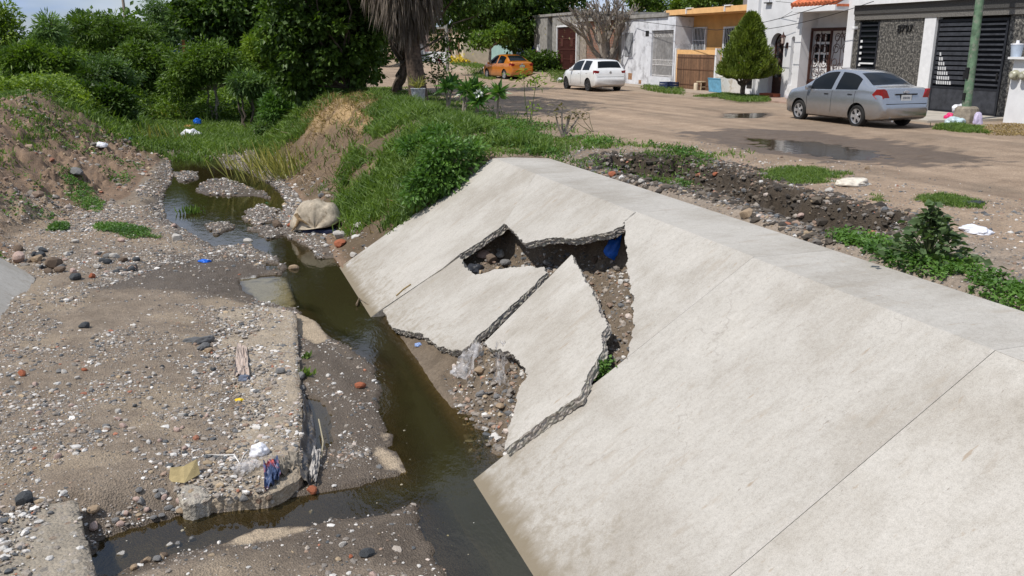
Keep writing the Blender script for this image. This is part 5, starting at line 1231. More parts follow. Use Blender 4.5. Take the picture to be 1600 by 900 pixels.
def brick_mat():
    m, t, b = new_mat('worn_brick'); v = coords(t); sw = nd(t, 'SeparateXYZ'); cb = nd(t, 'CombineXYZ'); t.links.new(v, sw.inputs[0]); t.links.new(sw.outputs[1], cb.inputs[0]); t.links.new(sw.outputs[2], cb.inputs[1])
    br = nd(t, 'TexBrick', Scale=1.0); t.links.new(cb.outputs[0], br.inputs['Vector']); br.inputs['Color1'].default_value = (.30, .12, .065, 1); br.inputs['Color2'].default_value = (.19, .08, .05, 1); br.inputs['Mortar'].default_value = (.20, .17, .14, 1)
    br.inputs['Mortar Size'].default_value = .014; br.inputs['Brick Width'].default_value = .27; br.inputs['Row Height'].default_value = .085
    n = noise_tex(t, v, 1.6, 6, .65); r = ramp(t, [(.56, (0, 0, 0)), (.72, (.8, .8, .8))]); t.links.new(n, r.inputs[0])
    k = mixc(t, br.outputs[0], (.26, .22, .18), r.outputs[0]); n2 = noise_tex(t, v, 9, 5, .7); r2 = ramp(t, [(.3, (.6, .6, .6)), (.7, (1.3, 1.3, 1.3))]); t.links.new(n2, r2.inputs[0])
    t.links.new(mixc(t, k, r2.outputs[0], 1, 'MULTIPLY'), b.inputs['Base Color']); b.inputs['Roughness'].default_value = .95; bump(t, b, br.outputs['Fac'], -.5, .02); return m
def slat_mat(name, c, gap, w):
    """boards or corrugated sheet running upright: the pattern stays in the material"""
    m, t, b = new_mat(name); v = coords(t); sw = nd(t, 'SeparateXYZ'); t.links.new(v, sw.inputs[0])
    mu = nd(t, 'Math', operation='MULTIPLY'); mu.inputs[1].default_value = 1 / w; t.links.new(sw.outputs[1], mu.inputs[0]); fr = nd(t, 'Math', operation='FRACT'); t.links.new(mu.outputs[0], fr.inputs[0])
    fl = nd(t, 'Math', operation='FLOOR'); t.links.new(mu.outputs[0], fl.inputs[0]); wn = nd(t, 'TexWhiteNoise'); wn.noise_dimensions = '1D'; t.links.new(fl.outputs[0], wn.inputs['W'])
    r = ramp(t, [(0, tuple(q * .18 for q in c)), (gap, tuple(q * .18 for q in c)), (gap + .08, c), (1, c)]); t.links.new(fr.outputs[0], r.inputs[0])
    rr = ramp(t, [(0, (.7, .7, .7)), (1, (1.25, 1.25, 1.25))]); t.links.new(wn.outputs[0], rr.inputs[0])
    n = noise_tex(t, v, 5, 6, .65); r2 = ramp(t, [(.3, (.7, .7, .7)), (.7, (1.2, 1.2, 1.2))]); t.links.new(n, r2.inputs[0])
    k = mixc(t, r.outputs[0], rr.outputs[0], 1, 'MULTIPLY'); t.links.new(mixc(t, k, r2.outputs[0], 1, 'MULTIPLY'), b.inputs['Base Color']); b.inputs['Roughness'].default_value = .8
    bump(t, b, r.outputs[0], .5, .02); return m
STAIN = (.42, .40, .37)
M_WALLW = mat('white_render', (.70, .70, .71), .9, var=.07, scale=1.5, dirt=((.50, .48, .46), 2.2, .60)); M_WALLW2 = mat('patchy_whitewash', (.66, .67, .70), .9, var=.10, scale=2.5, dirt=((.40, .40, .42), 1.6, .52))
M_GRANITE = stone_facing(); M_GRD = mat('dark_granite_band', (.075, .072, .068), .7, var=.5, scale=30); M_FASCIA = mat('white_fascia', (.72, .72, .72), .8, var=.06)
M_STEEL = mat('dark_steel_gate', (.022, .024, .030), .45, var=.2); M_STEEL2 = mat('grey_steel_slat', (.05, .053, .062), .4, var=.25); M_BRONZE = mat('dark_red_brown_iron', (.055, .022, .016), .55, var=.25)
M_OCHRE = mat('ochre_wall', (.60, .34, .125), .9, var=.08, scale=2, dirt=((.45, .27, .11), 2.5, .62)); M_ORANGEP = mat('orange_parapet', (.78, .46, .20), .9, var=.08, scale=3, dirt=((.5, .36, .2), 3, .62))
M_GREYC = mat('raw_concrete', (.30, .285, .26), .9, var=.25, scale=4, bmp=.3); M_PANE = tint_glass(); M_PANE.name = 'window_pane'; M_WFRAME = mat('white_window_frame', (.62, .64, .66), .6)
M_TILE = mat('roof_tile', (.60, .17, .075), .8, var=.3, scale=9); M_GATEW = mat('white_iron', (.62, .60, .58), .6, var=.2); M_BGATE = slat_mat('brown_slat_gate', (.20, .105, .055), .10, .105); M_CORR = slat_mat('grey_sheet', (.30, .31, .33), .12, .09)
M_BRICK = brick_mat(); M_STEP = mat('red_painted_step', (.42, .12, .06), .85); M_INT = mat('dim_interior', (.10, .095, .09), .9); M_CREAM = mat('cream_wall', (.62, .53, .40), .9, var=.1, scale=3); M_MAROON = mat('maroon_door', (.050, .016, .013), .6, var=.25)
def grille(p, x, y0, y1, z0, z1, step, r=.012, cross=()):
    n = max(2, int(round((y1 - y0) / step)))
    for i in range(n + 1): yy = lerp(y0, y1, i / n); p.box(x - r, x + r, yy - r, yy + r, z0, z1)
    for z in cross: p.box(x - r * 1.2, x + r * 1.2, y0, y1, z - r * 1.3, z + r * 1.3)
    return p
def scroll(p, x, y, z, r, turns=1.4, flip=1, up=1, w=.012):
    pts = [(x, y + flip * r * (1 - .62 * k / 22) * math.cos(2 * math.pi * turns * k / 22), z + up * r * (1 - .62 * k / 22) * math.sin(2 * math.pi * turns * k / 22)) for k in range(23)]
    p.tube(pts, w, 4)

# --- grey stone house 8797
g = house('stone_house', 'grey granite faced house with dark slatted gates and the number 8797', 'house', 19.0)
p = Part(g); p.box(FX, FX + 7, 22.95, 24.98, 0, 2.93); p.box(FX, FX + .3, 25.96, 26.22, 0, 2.93); p.box(FX, FX + .3, 24.98, 25.96, 0, 1.05); p.box(FX + .15, FX + .3, 24.98, 25.96, 1.05, 2.93); p.box(FX + .02, FX + 7, 16.4, 19.78, 0, 2.93); p.done('wall', M_GRANITE)
p = Part(g); p.box(FX - .06, FX + 7, 16.4, 26.22, 2.934, 3.12); p.done('lintel_band', mat('light_granite_band', (.17, .16, .145), .7, var=.5, scale=34))
p = Part(g); p.box(FX - .10, FX + 7, 16.4, 26.22, 3.124, 3.42); p.done('parapet', M_GRD)
p = Part(g); p.box(FX - .22, FX + 7.1, 16.3, 26.22, 3.424, 4.6); p.done('fascia', M_FASCIA)
p = Part(g); p.box(FX - .04, FX + .3, 22.56, 22.95, .0, 2.93); p.box(FX - .041, FX + .2, 22.48, 22.56, 0, 2.93); p.done('white_post', M_FASCIA)
def slat_gate(y0, y1, fan):
    p = Part(g); x = FX + .05
    for a in (y0, y1 - .07): p.box(x, x + .06, a, a + .07, .05, 2.86)
    p.box(x, x + .06, y0 + .07, y1 - .07, 2.78, 2.86); p.box(x, x + .06, y0 + .07, y1 - .07, .05, .13); p.box(x, x + .06, y0 + .07, y1 - .07, .78, .84)
    gt = p.done('gate', M_STEEL)
    p = Part(g); p.box(x + .012, x + .04, y0 + .07, y1 - .07, .13, .78); p.done('gate_plate', M_STEEL2, gt)
    p = Part(g)
    for k in range(13):
        z = .92 + k * .145; p.box(x + .01, x + .045, y0 + .07, y1 - .07, z, z + (.10 if fan else .055))
    p.done('slats', M_STEEL2, gt)
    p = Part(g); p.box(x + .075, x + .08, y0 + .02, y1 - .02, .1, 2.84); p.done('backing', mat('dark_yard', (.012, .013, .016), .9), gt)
    if fan:
        p = Part(g)
        for r_ in range(7):
            for k in range(7 - r_): yy = y1 - .28 - k * .088 + r_ * .0; p.prism_x([(yy, .90 + r_ * .145), (yy + .045, .90 + r_ * .145), (yy + .062, 1.0 + r_ * .145), (yy + .017, 1.0 + r_ * .145)], x - .012, x + .008)
        p.done('opening_plates', mat('opening_daylight', (.6, .6, .6), .8), gt)  # pale plates: brightness seen through the openings is put into their colour
    p = Part(g); p.box(x - .03, x, y0 + .1, y0 + .16, 1.1, 1.3, 0, .008); p.done('gate_latch', M_BLACKTRIM, gt)
slat_gate(21.05, 22.47, True); slat_gate(19.85, 21.02, False)
p = Part(g); p.box(FX + .04, FX + .09, 25.0, 25.94, 1.07, 2.85); w = p.done('window', M_PANE)
p = Part(g)
for a in (24.99, 25.89): p.box(FX - .01, FX + .06, a, a + .06, 1.06, 2.88)
for k in range(10): p.box(FX + .0, FX + .05, 25.05, 25.89, 1.1 + k * .18, 1.155 + k * .18)
p.done('window_slats', M_STEEL, w)
p = Part(g); p.box(FX - .012, FX + .0, 25.1, 25.8, 1.45, 1.50)
for k in range(6): p.box(FX - .012, FX, 25.74, 25.84, 1.18 + k * .2, 1.26 + k * .2)
p.done('window_trim', M_FASCIA, w)
def text_mesh(s, size, m, parent, loc, rot, name, depth=.015):
    c = bpy.data.curves.new(name, 'FONT'); c.body = s; c.size = size; c.extrude = depth; c.align_x = 'CENTER'; o = bpy.data.objects.new('tmp', c); COL.objects.link(o)
    bpy.context.view_layer.update(); me = bpy.data.meshes.new_from_object(o.evaluated_get(bpy.context.evaluated_depsgraph_get())); bpy.data.objects.remove(o); me.materials.clear(); me.materials.append(m)
    r = link(name, me, parent, loc); r.rotation_euler = rot; return r
text_mesh('8797', .34, M_BLACKTRIM, g, (-.03, 23.78 - 19.0, 2.50), (R(90), 0, R(-90)), 'house_number')
p = Part(g); p.box(FX - .16, FX + .02, 26.05, 26.2, 2.62, 2.72, 0, .02); p.done('security_camera', M_FASCIA, smooth=True)

# --- white house with tiled canopy, arch and niche
g = house('white_house', 'white rendered house with tiled canopy, arched iron door and two wall lanterns', 'house', 29.0)
p = Part(g)
p.box(FX - .02, FX + 6, 26.24, 26.62, 0, 4.6)                       # right pier
p.box(FX + .62, FX + 6, 26.62, 29.05, 0, 5.2)                      # recessed wall
# left block with arch and niche openings, front outline by strips
def arch_block():
    y0, y1, zt = 29.05, 32.78, 5.2; ay0, ay1, az = 30.22, 31.10, 2.12; ny0, ny1, nz = 29.52, 29.76, 2.30
    xs0, xs1 = FX, FX + .42
    p.box(xs0, xs1, y0, ny0, 0, zt); p.box(xs0, xs1, ny1, ay0, 0, zt); p.box(xs0, xs1, ay1, y1, 0, zt)
    def over(a0, a1, zs):
        c = (a0 + a1) / 2; r = (a1 - a0) / 2
        for k in range(14):
            t0, t1 = math.pi * k / 14, math.pi * (k + 1) / 14
            ya, yb = c - r * math.cos(t0), c - r * math.cos(t1)
            p.mb.prism([(ya - p.o.y, zs + r * math.sin(t0)), (yb - p.o.y, zs + r * math.sin(t1)), (yb - p.o.y, zt), (ya - p.o.y, zt)], 'x', xs0 - p.o.x, xs1 - p.o.x)
    over(ay0, ay1, az); over(ny0, ny1, nz)
    p.box(xs0, xs1, ny0, ny1, 0, .55); p.box(xs0 + .14, xs1, ny0, ny1, .55, nz + .12)
    p.box(xs1, FX + 6, y0, y1, 3.3, zt); p.box(FX + 1.6, FX + 6, y0, y1, 0, 3.3); p.box(xs1, FX + 1.6, y0, y0 + .2, 0, 3.3); p.box(xs1, FX + 1.6, y1 - .2, y1, 0, 3.3)
arch_block(); p.box(FX - .14, FX, 31.95, 32.78, 0, 5.2); p.box(FX - .09, FX, 29.05, 29.42, 0, 5.2)
p.done('wall', M_WALLW)
p = Part(g)
for k in range(12):
    y = 26.6 + k * .216; p.tube([(FX - .62, y + .1, 3.55), (FX + 1.15, y + .1, 4.35)], .085, 8)
p.box(FX - .55, FX + 1.15, 26.6, 29.2, 3.42, 3.5)
tl = p.done('tile_canopy', M_TILE, smooth=True)
p = Part(g); p.mb.prism([(-.60, 3.28), (1.15, 3.28), (1.15, 4.28), (-.60, 3.46)], 'y', 26.62 - 29, 29.05 - 29); p.done('canopy_slab', M_WALLW)
p = Part(g)
for a in (26.68, 27.84, 28.98): p.box(FX + .30, FX + .36, a - .05, a + .03, .1, 2.6)
p.box(FX + .30, FX + .36, 26.63, 29.0, 2.6, 2.72); p.box(FX + .31, FX + .35, 26.63, 29.0, .75, .82); p.box(FX + .32, FX + .34, 26.63, 29.0, .12, .75)
gt = p.done('iron_gate', M_BRONZE)
p = Part(g); x = FX + .33
for c in (27.25, 28.40):
    for s_ in (-1, 1):
        for z, r_ in ((2.35, .17), (1.95, .20), (1.45, .22), (1.02, .17)): scroll(p, x, c + s_ * (r_ + .05), z, r_, 1.4, -s_, 1 if z != 1.45 else -1, .016)
        p.tube([(x, c + s_ * .5, .85), (x, c + s_ * .47, 1.5), (x, c + s_ * .25, 2.2), (x, c, 2.55)], .016, 4)
    p.tube([(x, c, .8), (x, c, 2.6)], .016, 4)
p.done('scrolls', M_BRONZE, gt)
p = Part(g); p.box(FX + .52, FX + .62, 28.05, 29.02, 0, 2.6); dr = p.done('panel_door', M_FASCIA)
p = Part(g)
for a in (28.13, 28.43, 28.73):
    for z in (1.45, 1.83, 2.21): p.box(FX + .505, FX + .53, a, a + .2, z, z + .29)
p.done('door_panes', M_PANE, dr)
p = Part(g); p.box(FX + .20, FX + .25, 30.23, 31.09, .18, .82); p.box(FX + .20, FX + .25, 30.23, 30.30, .82, 2.2); p.box(FX + .20, FX + .25, 31.02, 31.09, .82, 2.2); dd = p.done('arched_door', M_BRONZE)
p = Part(g); x = FX + .22
for z, r_ in ((1.05, .15), (1.42, .17), (1.8, .17), (2.15, .14)):
    for s_ in (-1, 1): scroll(p, x, 30.66 + s_ * (r_ + .02), z, r_, 1.5, -s_, 1, .015)
p.tube([(x, 30.66 + .40 * math.cos(math.pi * k / 12), 2.12 + .40 * math.sin(math.pi * k / 12)) for k in range(13)], .03, 5)
p.done('scrolls', M_BRONZE, dd)
p = Part(g); p.box(FX - .35, FX + .42, 30.18, 31.14, 0, .19, 0, .01); p.done('door_step', M_STEP)
for yy in (29.98, 31.62):
    p = Part(g); m_ = p.mb; lx_, z = FX - .24 - p.o.x, 2.30
    m_.lathe([(.0, .30), (.02, .26), (.03, .20), (.11, .12), (.12, .10), (.085, .08)], 8, Matrix.Translation((lx_, yy - p.o.y, z)))
    m_.lathe([(.075, -.16), (.06, -.19), (.015, -.24), (0, -.28)], 8, Matrix.Translation((lx_, yy - p.o.y, z)))
    for k in range(6): a = 2 * math.pi * k / 6; m_.tube([(lx_ + .10 * math.cos(a), yy - p.o.y + .10 * math.sin(a), z + .1), (lx_ + .068 * math.cos(a), yy - p.o.y + .068 * math.sin(a), z - .16)], .008, 4)
    m_.tube([(lx_, yy - p.o.y, z - .22), (lx_ + .03, yy - p.o.y, z - .32), (lx_ + .14, yy - p.o.y, z - .30), (lx_ + .24, yy - p.o.y, z - .22)], .018, 6); m_.box(lx_ + .20, lx_ + .24, yy - p.o.y - .05, yy - p.o.y + .05, z - .33, z - .12)
    la = p.done('wall_lantern', M_BRONZE)
    p = Part(g); p.mb.lathe([(.06, -.15), (.09, .09)], 8, Matrix.Translation((FX - .24 - p.o.x, yy - p.o.y, 2.30))); p.done('lantern_glass', mat('frosted_glass', (.62, .52, .46), .3), la)
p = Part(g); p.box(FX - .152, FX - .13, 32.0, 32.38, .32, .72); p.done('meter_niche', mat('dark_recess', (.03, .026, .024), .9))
p = Part(g); p.mb.prism([(-.45 , .95), (-.14, 1.12), (-.14, 1.05), (-.43, .90)], 'y', 31.97 - 29, 32.45 - 29); p.done('niche_hood', M_GREYC)
p = Part(g); p.box(FX - .14, FX, 31.2, 31.6, 3.72, 3.76); p.tube([(FX - .1, 31.25, 3.74), (FX - .1, 31.3, 4.2)], .012); p.done('cable_bracket', M_BLACKTRIM)

# --- yellow house
g = house('yellow_house', 'yellow ochre house with bright orange parapet and brown slatted front gate', 'house', 36.0)
p = Part(g); p.box(FX + .95, FX + 7, 32.84, 39.7, 0, 3.46); p.box(FX + .95, FX + 7, 32.84, 39.7, 3.46, 3.5); p.done('wall', M_OCHRE)
p = Part(g); p.box(FX, FX + 7, 32.84, 39.95, 3.50, 3.74); p.box(FX + .25, FX + 7, 32.84, 39.7, 3.463, 3.497); p.done('parapet', M_ORANGEP)
p = Part(g)
for a in (34.2, 37.5): p.box(FX - .04, FX + .1, a, a + .5, 3.74, 3.79)
for a in (34.6, 37.9): p.box(FX - .06, FX, a, a + .07, 3.52, 3.72)
p.done('rain_spout', M_FASCIA)
p = Part(g); p.box(FX + .02, FX + .16, 35.2, 38.72, 1.665, 1.87); p.box(FX + .02, FX + .16, 38.6, 38.70, 0, 1.66); p.done('ledge', M_ORANGEP)
p = Part(g); p.box(FX + .0, FX + .05, 35.24, 38.60, .04, 1.66); gt = p.done('slat_gate', M_BGATE)
p = Part(g)
for z in (.25, .95, 1.5): p.box(FX - .015, FX, 35.24, 38.60, z, z + .04)
p.done('gate_rail', mat('brown_rail', (.12, .06, .035), .8), gt)
p = Part(g); p.box(FX - .03, FX + .2, 38.70, 38.82, 0, 1.95); p.done('white_post', M_FASCIA)
p = Part(g); p.box(FX - .03, FX + .2, 35.08, 35.2, 0, 1.95); p.done('white_post', M_FASCIA)
p = Part(g); p.box(FX + .92, FX + .95, 36.72 + .9, 37.85 + .9, 1.72, 2.85); w = p.done('window', M_PANE)
p = Part(g)
for a in (36.72 + .84, 37.85 + .84): p.box(FX + .86, FX + .95, a, a + .09, 1.66, 2.92)
p.box(FX + .86, FX + .95, 37.6, 38.75, 2.86, 2.92); p.box(FX + .84, FX + .95, 37.55, 38.8, 1.62, 1.70); grille(p, FX + .87, 37.66, 38.70, 1.7, 2.86, .13, .012, (2.3,)); p.done('window_frame', M_WFRAME, w)
p = Part(g); p.box(FX + .90, FX + .95, 34.85, 35.95, .1, 2.85); dr = p.done('door', M_PANE)
p = Part(g)
for a in (34.8, 35.92): p.box(FX + .84, FX + .95, a, a + .1, 0, 2.9)
p.box(FX + .84, FX + .95, 34.9, 35.92, 2.82, 2.9); grille(p, FX + .86, 34.9, 35.92, .1, 2.82, .15, .012, (.9, 2.0)); p.done('door_frame', M_WFRAME, dr)
p = Part(g); p.box(FX - .02, FX + .2, 32.86, 35.08, 0, .72); p.box(FX + .1, FX + .2, 32.86, 35.08, .72, 1.0); p.done('low_wall', mat('stained_white_wall', (.62, .60, .56), .9, var=.1, scale=3, dirt=((.42, .36, .28), 3, .5)))
p = Part(g); p.tube([(FX + .5, 33.6, 3.74), (FX + .5, 33.6, 4.05)], .25, 14); p.done('water_tank', mat('grey_tank', (.2, .2, .21), .7), smooth=True)

# --- low white house with the white barred gate
g = house('white_front_house', 'low whitewashed house with a tall white barred gate and patched wall', 'house', 41.0)
p = Part(g); p.box(FX - .05, FX + .25, 41.25, 44.72, 0, 3.42); p.box(FX - .05, FX + .25, 38.84, 41.25, 2.80, 3.42); p.box(FX - .05, FX + .25, 38.84, 39.0, 0, 2.8); p.box(FX + .25, FX + 1.6, 38.84, 39.0, 0, 3.40); p.box(FX + 1.6, FX + 6, 38.84, 44.72, 0, 3.40); p.done('wall', M_WALLW2)
p = Part(g); p.box(FX - .08, FX + .22, 39.0, 41.25, 0, .52); p.done('low_wall', M_WALLW2)
p = Part(g); grille(p, FX + .06, 39.05, 41.22, .52, 2.78, .115, .013, (.6, 1.12, 1.36, 2.72))
for k in range(9): scroll(p, FX + .06, 39.2 + k * .23, 1.24, .09, 1.2, 1 if k % 2 else -1, 1, .012)
for k in range(9): scroll(p, FX + .06, 39.2 + k * .23, 2.55, .09, 1.2, 1 if k % 2 else -1, 1, .012)
p.done('barred_gate', M_GATEW)
p = Part(g); p.box(FX + 1.5, FX + 1.6, 39.1, 41.2, .2, 2.7); p.done('inner_door', mat('brownish_interior', (.24, .21, .19), .9, var=.4, scale=5))
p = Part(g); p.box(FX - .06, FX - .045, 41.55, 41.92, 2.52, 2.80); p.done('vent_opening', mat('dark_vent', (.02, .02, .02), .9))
p = Part(g); p.box(FX - .075, FX - .05, 43.35, 44.25, 1.5, 2.72); p.done('sheet_metal_shutter', M_CORR)
p = Part(g); p.box(FX - .056, FX - .048, 43.3, 43.75, .28, .62); p.box(FX - .056, FX - .048, 42.2, 42.5, .1, .3); p.done('bare_brick_patch', mat('exposed_brick', (.36, .2, .11), .9, var=.3, scale=12))
p = Part(g); p.box(FX - .15, FX + 6, 39.6, 51.0, 3.44, 3.62); p.done('roof_slab', M_GREYC)
p = Part(g); p.box(FX - .06, FX + .3, 44.73, 45.05, 0, 3.43); p.done('corner_post', M_GREYC)
# --- brick wall and the house with the dark red gate
g = house('brick_wall', 'old bare brick wall behind the leafless tree', 'wall', 47.5)
p = Part(g); p.box(FX + .05, FX + .3, 45.06, 50.5, 0, 3.43); p.done('masonry', M_BRICK)
p = Part(g); p.box(FX - .0, FX + .32, 49.6, 50.52, 0, 3.42); p.done('mortared_patch', mat('rough_mortar', (.30, .255, .21), .95, var=.3, scale=5, bmp=.5))
g = house('grey_house', 'grey house with dark red iron gate and shaded doorway', 'house', 54.0)
p = Part(g); p.box(FX - .05, FX + .4, 50.53, 50.93, 0, 3.45); p.box(FX - .05, FX + .4, 54.2, 55.0, 0, 3.9); p.box(FX - .05, FX + .4, 55.9, 58.4, 0, 3.9); p.box(FX - .05, FX + .4, 50.93, 54.2, 3.2, 3.9); p.box(FX + .4, FX + 6, 50.6, 58.4, 0, 3.85); p.done('wall', M_GREYC)
p = Part(g); p.box(FX + .02, FX + .08, 50.95, 54.18, .55, 3.18); gt = p.done('iron_gate', M_MAROON)
p = Part(g)
for k in range(22): yy = 51.0 + k * .148; p.box(FX - .01, FX + .02, yy, yy + .03, .6, 3.12)
for z in (.62, 1.2, 1.8, 2.45, 3.08): p.box(FX - .016, FX + .015, 50.97, 54.16, z, z + .05)
for yy, zz in ((51.6, 2.0), (53.2, 2.0), (51.6, 1.0), (53.2, 1.0)): p.box(FX - .02, FX + .01, yy, yy + .4, zz, zz + .5)
p.done('gate_bars', mat('maroon_bar', (.085, .03, .024), .55), gt)
p = Part(g); p.box(FX - .08, FX + .02, 50.93, 51.02, .5, 3.3); p.box(FX - .08, FX + .02, 54.15, 54.22, .5, 3.3); p.box(FX - .08, FX + .02, 51.02, 54.15, 3.19, 3.3); p.done('gate_surround', M_FASCIA)
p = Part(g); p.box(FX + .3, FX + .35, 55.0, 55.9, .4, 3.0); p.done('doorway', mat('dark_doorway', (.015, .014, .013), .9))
p = Part(g); p.box(FX - .12, FX + 6, 50.2, 58.6, 3.9, 4.05); p.done('roof_slab', M_GREYC)
p = Part(g); p.box(FX - .2, FX - .05, 57.2, 57.5, 1.6, 2.1, 0, .01); p.done('meter_box', M_FASCIA)
# --- houses farther along
g = house('mint_house', 'pale mint green house behind the dark blue car', 'house', 66.0)
p = Part(g); p.box(FX + 1.0, FX + 8, 59, 72, 0, 3.4); p.done('wall', mat('mint_wall', (.30, .44, .40), .9, var=.1, scale=2))
p = Part(g); p.box(FX + .7, FX + 8, 58.9, 72.1, 3.4, 3.55); p.done('roof_slab', M_GREYC)
p = Part(g); p.box(FX + .97, FX + 1.0, 64, 66, 1.3, 2.6); w = p.done('window', M_PANE); p = Part(g); grille(p, FX + .95, 64, 66, 1.3, 2.6, .2, .015, (1.3, 2.6)); p.done('window_frame', M_WFRAME, w)
g = house('cream_porch', 'tall cream porch with narrow brown grilles and a pale cap', 'porch', 77.0)
p = Part(g); p.box(FX - .2, FX + .3, 75.6, 76.3, .3, 4.3); p.box(FX - .2, FX + .3, 78.2, 78.9, .3, 4.3); p.box(FX + .0, FX + .3, 76.3, 78.2, 3.6, 4.3); p.box(FX + .0, FX + .3, 77.05, 77.4, .3, 3.6); p.box(FX + .3, FX + 6, 75.6, 79, .3, 3.4); p.done('wall', M_CREAM)
p = Part(g); p.box(FX - .35, FX + .5, 75.4, 79.1, 4.3, 4.5); p.done('cap', M_FASCIA)
p = Part(g); p.box(FX + .1, FX + .16, 76.3, 77.05, .3, 3.5); p.box(FX + .1, FX + .16, 77.4, 78.2, .3, 3.5); p.done('narrow_grille', slat_mat('brown_grille', (.22, .11, .06), .3, .3))
g = house('tan_house', 'tan house at the far end of the street behind the trees', 'house', 84.0)
p = Part(g); p.box(FX + .5, FX + 9, 80, 91, .2, 3.6); p.done('wall', mat('tan_wall', (.40, .30, .21), .9, var=.12, scale=2))
p = Part(g); p.box(FX + .2, FX + 9, 79.9, 91.2, 3.6, 3.8); p.done('roof_slab', M_GREYC)
p = Part(g); p.box(FX + .46, FX + .5, 82, 85, .3, 2.6); p.done('garage_door', M_MAROON)
g = house('yard_wall', 'low whitewashed yard wall in front of the dark red car', 'wall', 85.0)
p = Part(g); p.box(FX - .6, FX - .4, 79.2, 89.5, .2, 1.45); p.done('masonry', M_WALLW2)
p = Part(g); p.box(FX - .7, FX - .3, 89.5, 90, .2, 2.2); p.box(FX - .7, FX - .3, 95, 95.5, .2, 2.4); p.done('gate_post', M_FASCIA)
g = house('pink_house', 'pinkish house closing the far end of the street', 'house', 100.0)
p = Part(g); p.box(FX - .5, FX + 8, 96, 112, .2, 3.8); p.done('wall', mat('pinkish_wall', (.50, .36, .30), .9, var=.12, scale=2))
p = Part(g); p.box(FX - .8, FX + 8, 95.9, 112.2, 3.8, 4.0); p.done('roof_slab', M_GREYC)
p = Part(g); p.box(FX - .54, FX - .5, 99, 101, 1.2, 2.5); w = p.done('window', M_PANE); p = Part(g); grille(p, FX - .56, 99, 101, 1.2, 2.5, .25, .015, (1.2, 2.5)); p.done('window_frame', M_WFRAME, w)
p = Part(g); p.box(FX - .54, FX - .5, 104, 105.2, .3, 2.6); p.done('door', M_MAROON)
q = on_y(722, 43, 95); t = thing('roof_tank', 'blue water tank on a roof behind the cream porch', 'water tank', (q[0], 95, q[2] - .8)); mb = MB(); mb.lathe([(0, 0), (.6, 0), (.6, 1.0), (.35, 1.25), (0, 1.3)], 14); mb.build('tank_body', mat('blue_tank', (.05, .18, .42), .5), t, smooth=True); mb = MB(); mb.box(-.7, .7, -.7, .7, -3.2, 0); mb.build('tank_base', M_GREYC, t)
q = on_y(1048, 14, 62); t = thing('roof_tank', 'beige water tank rising behind the low white house', 'water tank', (q[0], 62, 3.6)); mb = MB(); mb.lathe([(0, 0), (.5, 0), (.5, 1.0), (.4, 1.15), (0, 1.2)], 14); mb.build('tank_body', mat('beige_tank', (.50, .42, .34), .8), t, smooth=True); mb = MB(); mb.box(-.7, .7, -.6, .6, -3.6, 0); mb.build('tank_base', M_GREYC, t)
q = on_y(272, 66, 72); t = thing('shelter', 'blue and brown roofed shelter among the trees across the channel', 'shelter', (q[0], 72, lz(q[0], 72)))
mb = MB(); mb.box(-1.9, 1.6, -.8, .8, 2.2, 2.32); mb.build('roof', mat('blue_roof_sheet', (.06, .16, .36), .6), t)
for a in (-1.8, 1.5): mb = MB(); mb.box(a - .07, a + .07, -.75, -.62, 0, 2.2); mb.build('post', mat('blue_post', (.05, .14, .36), .6), t)
mb = MB(); mb.box(.55, .8, -.95, -.82, .3, 3.1); mb.build('orange_post', mat('orange_post', (.42, .16, .06), .8), t)

# --- sidewalk, kerb, step slabs
def slab_sheet(name, label, poly, z, th, m, kind='structure'):
    mb = MB(); mb.prism(poly, 'z', z - th, z); o = mb.build(name, m); tag(o, label, kind=kind); return o
M_WALK = mat('worn_pavement', (.37, .30, .235), .92, var=.16, scale=2.5, bmp=.2, dirt=((.28, .22, .165), 3, .5)); M_WALKP = mat('pinkish_pavement', (.36, .255, .20), .92, var=.15, scale=3, bmp=.2)
slab_sheet('sidewalk', 'pinkish paved sidewalk before the white house', [(20.2, 26.3), (20.15, 31.2), (21.98, 31.2), (21.98, 26.3)], .07, .3, M_WALKP)
slab_sheet('sidewalk', 'worn pavement before the yellow house', [(20.6, 31.22), (20.4, 35.0), (20.7, 45.0), (21.92, 45.0), (21.92, 31.22)], .065, .3, M_WALK)
slab_sheet('driveway', 'concrete driveway before the dark slatted gates', [(18.9, 19.2), (19.0, 22.6), (21.9, 22.8), (21.9, 19.0)], .075, .3, mat('pale_driveway', (.42, .38, .32), .9, var=.14, scale=2, bmp=.2))
slab_sheet('driveway', 'sloping concrete ramp to the dark red gate', [(20.0, 45.2), (19.6, 50.0), (20.2, 54.0), (21.9, 54.0), (21.9, 45.2)], .10, .4, M_WALK)
# --- things on the far side of the street
def meter_post():
    t = thing('meter_post', 'white meter wall with two round electricity meters beside the dark gate', 'meter post', (21.35, float(on_x(1573, 150, 21.07)[1]) - .36, 0.0))
    mb = MB(); mb.prism([(-.28, 0), (.28, 0), (.28, 1.72), (-.20, 1.72)], 'y', -.35, .36); mb.build('pillar', M_WALLW, t)
    mb = MB(); mb.box(-.36, .36, -.42, .44, 1.72, 1.78); mb.build('cap', M_FASCIA, t)
    for y in (-.14, .18):
        M = Matrix.Translation((-.27, y, 1.30)) @ Matrix.Rotation(R(-90), 4, 'Y')
        mb = MB(); mb.lathe([(0, .17), (.08, .165), (.115, .13), (.12, .05), (.14, .045), (.14, 0), (0, 0)], 20, M); o = mb.build('electric_meter', mat('meter_case', (.34, .33, .24), .3, var=.15), t, smooth=True)
        mb = MB(); mb.lathe([(0, .173), (.05, .172)], 16, M); mb.build('meter_dial', mat('meter_dial', (.5, .48, .4), .5), o)
    return t
meter_post()
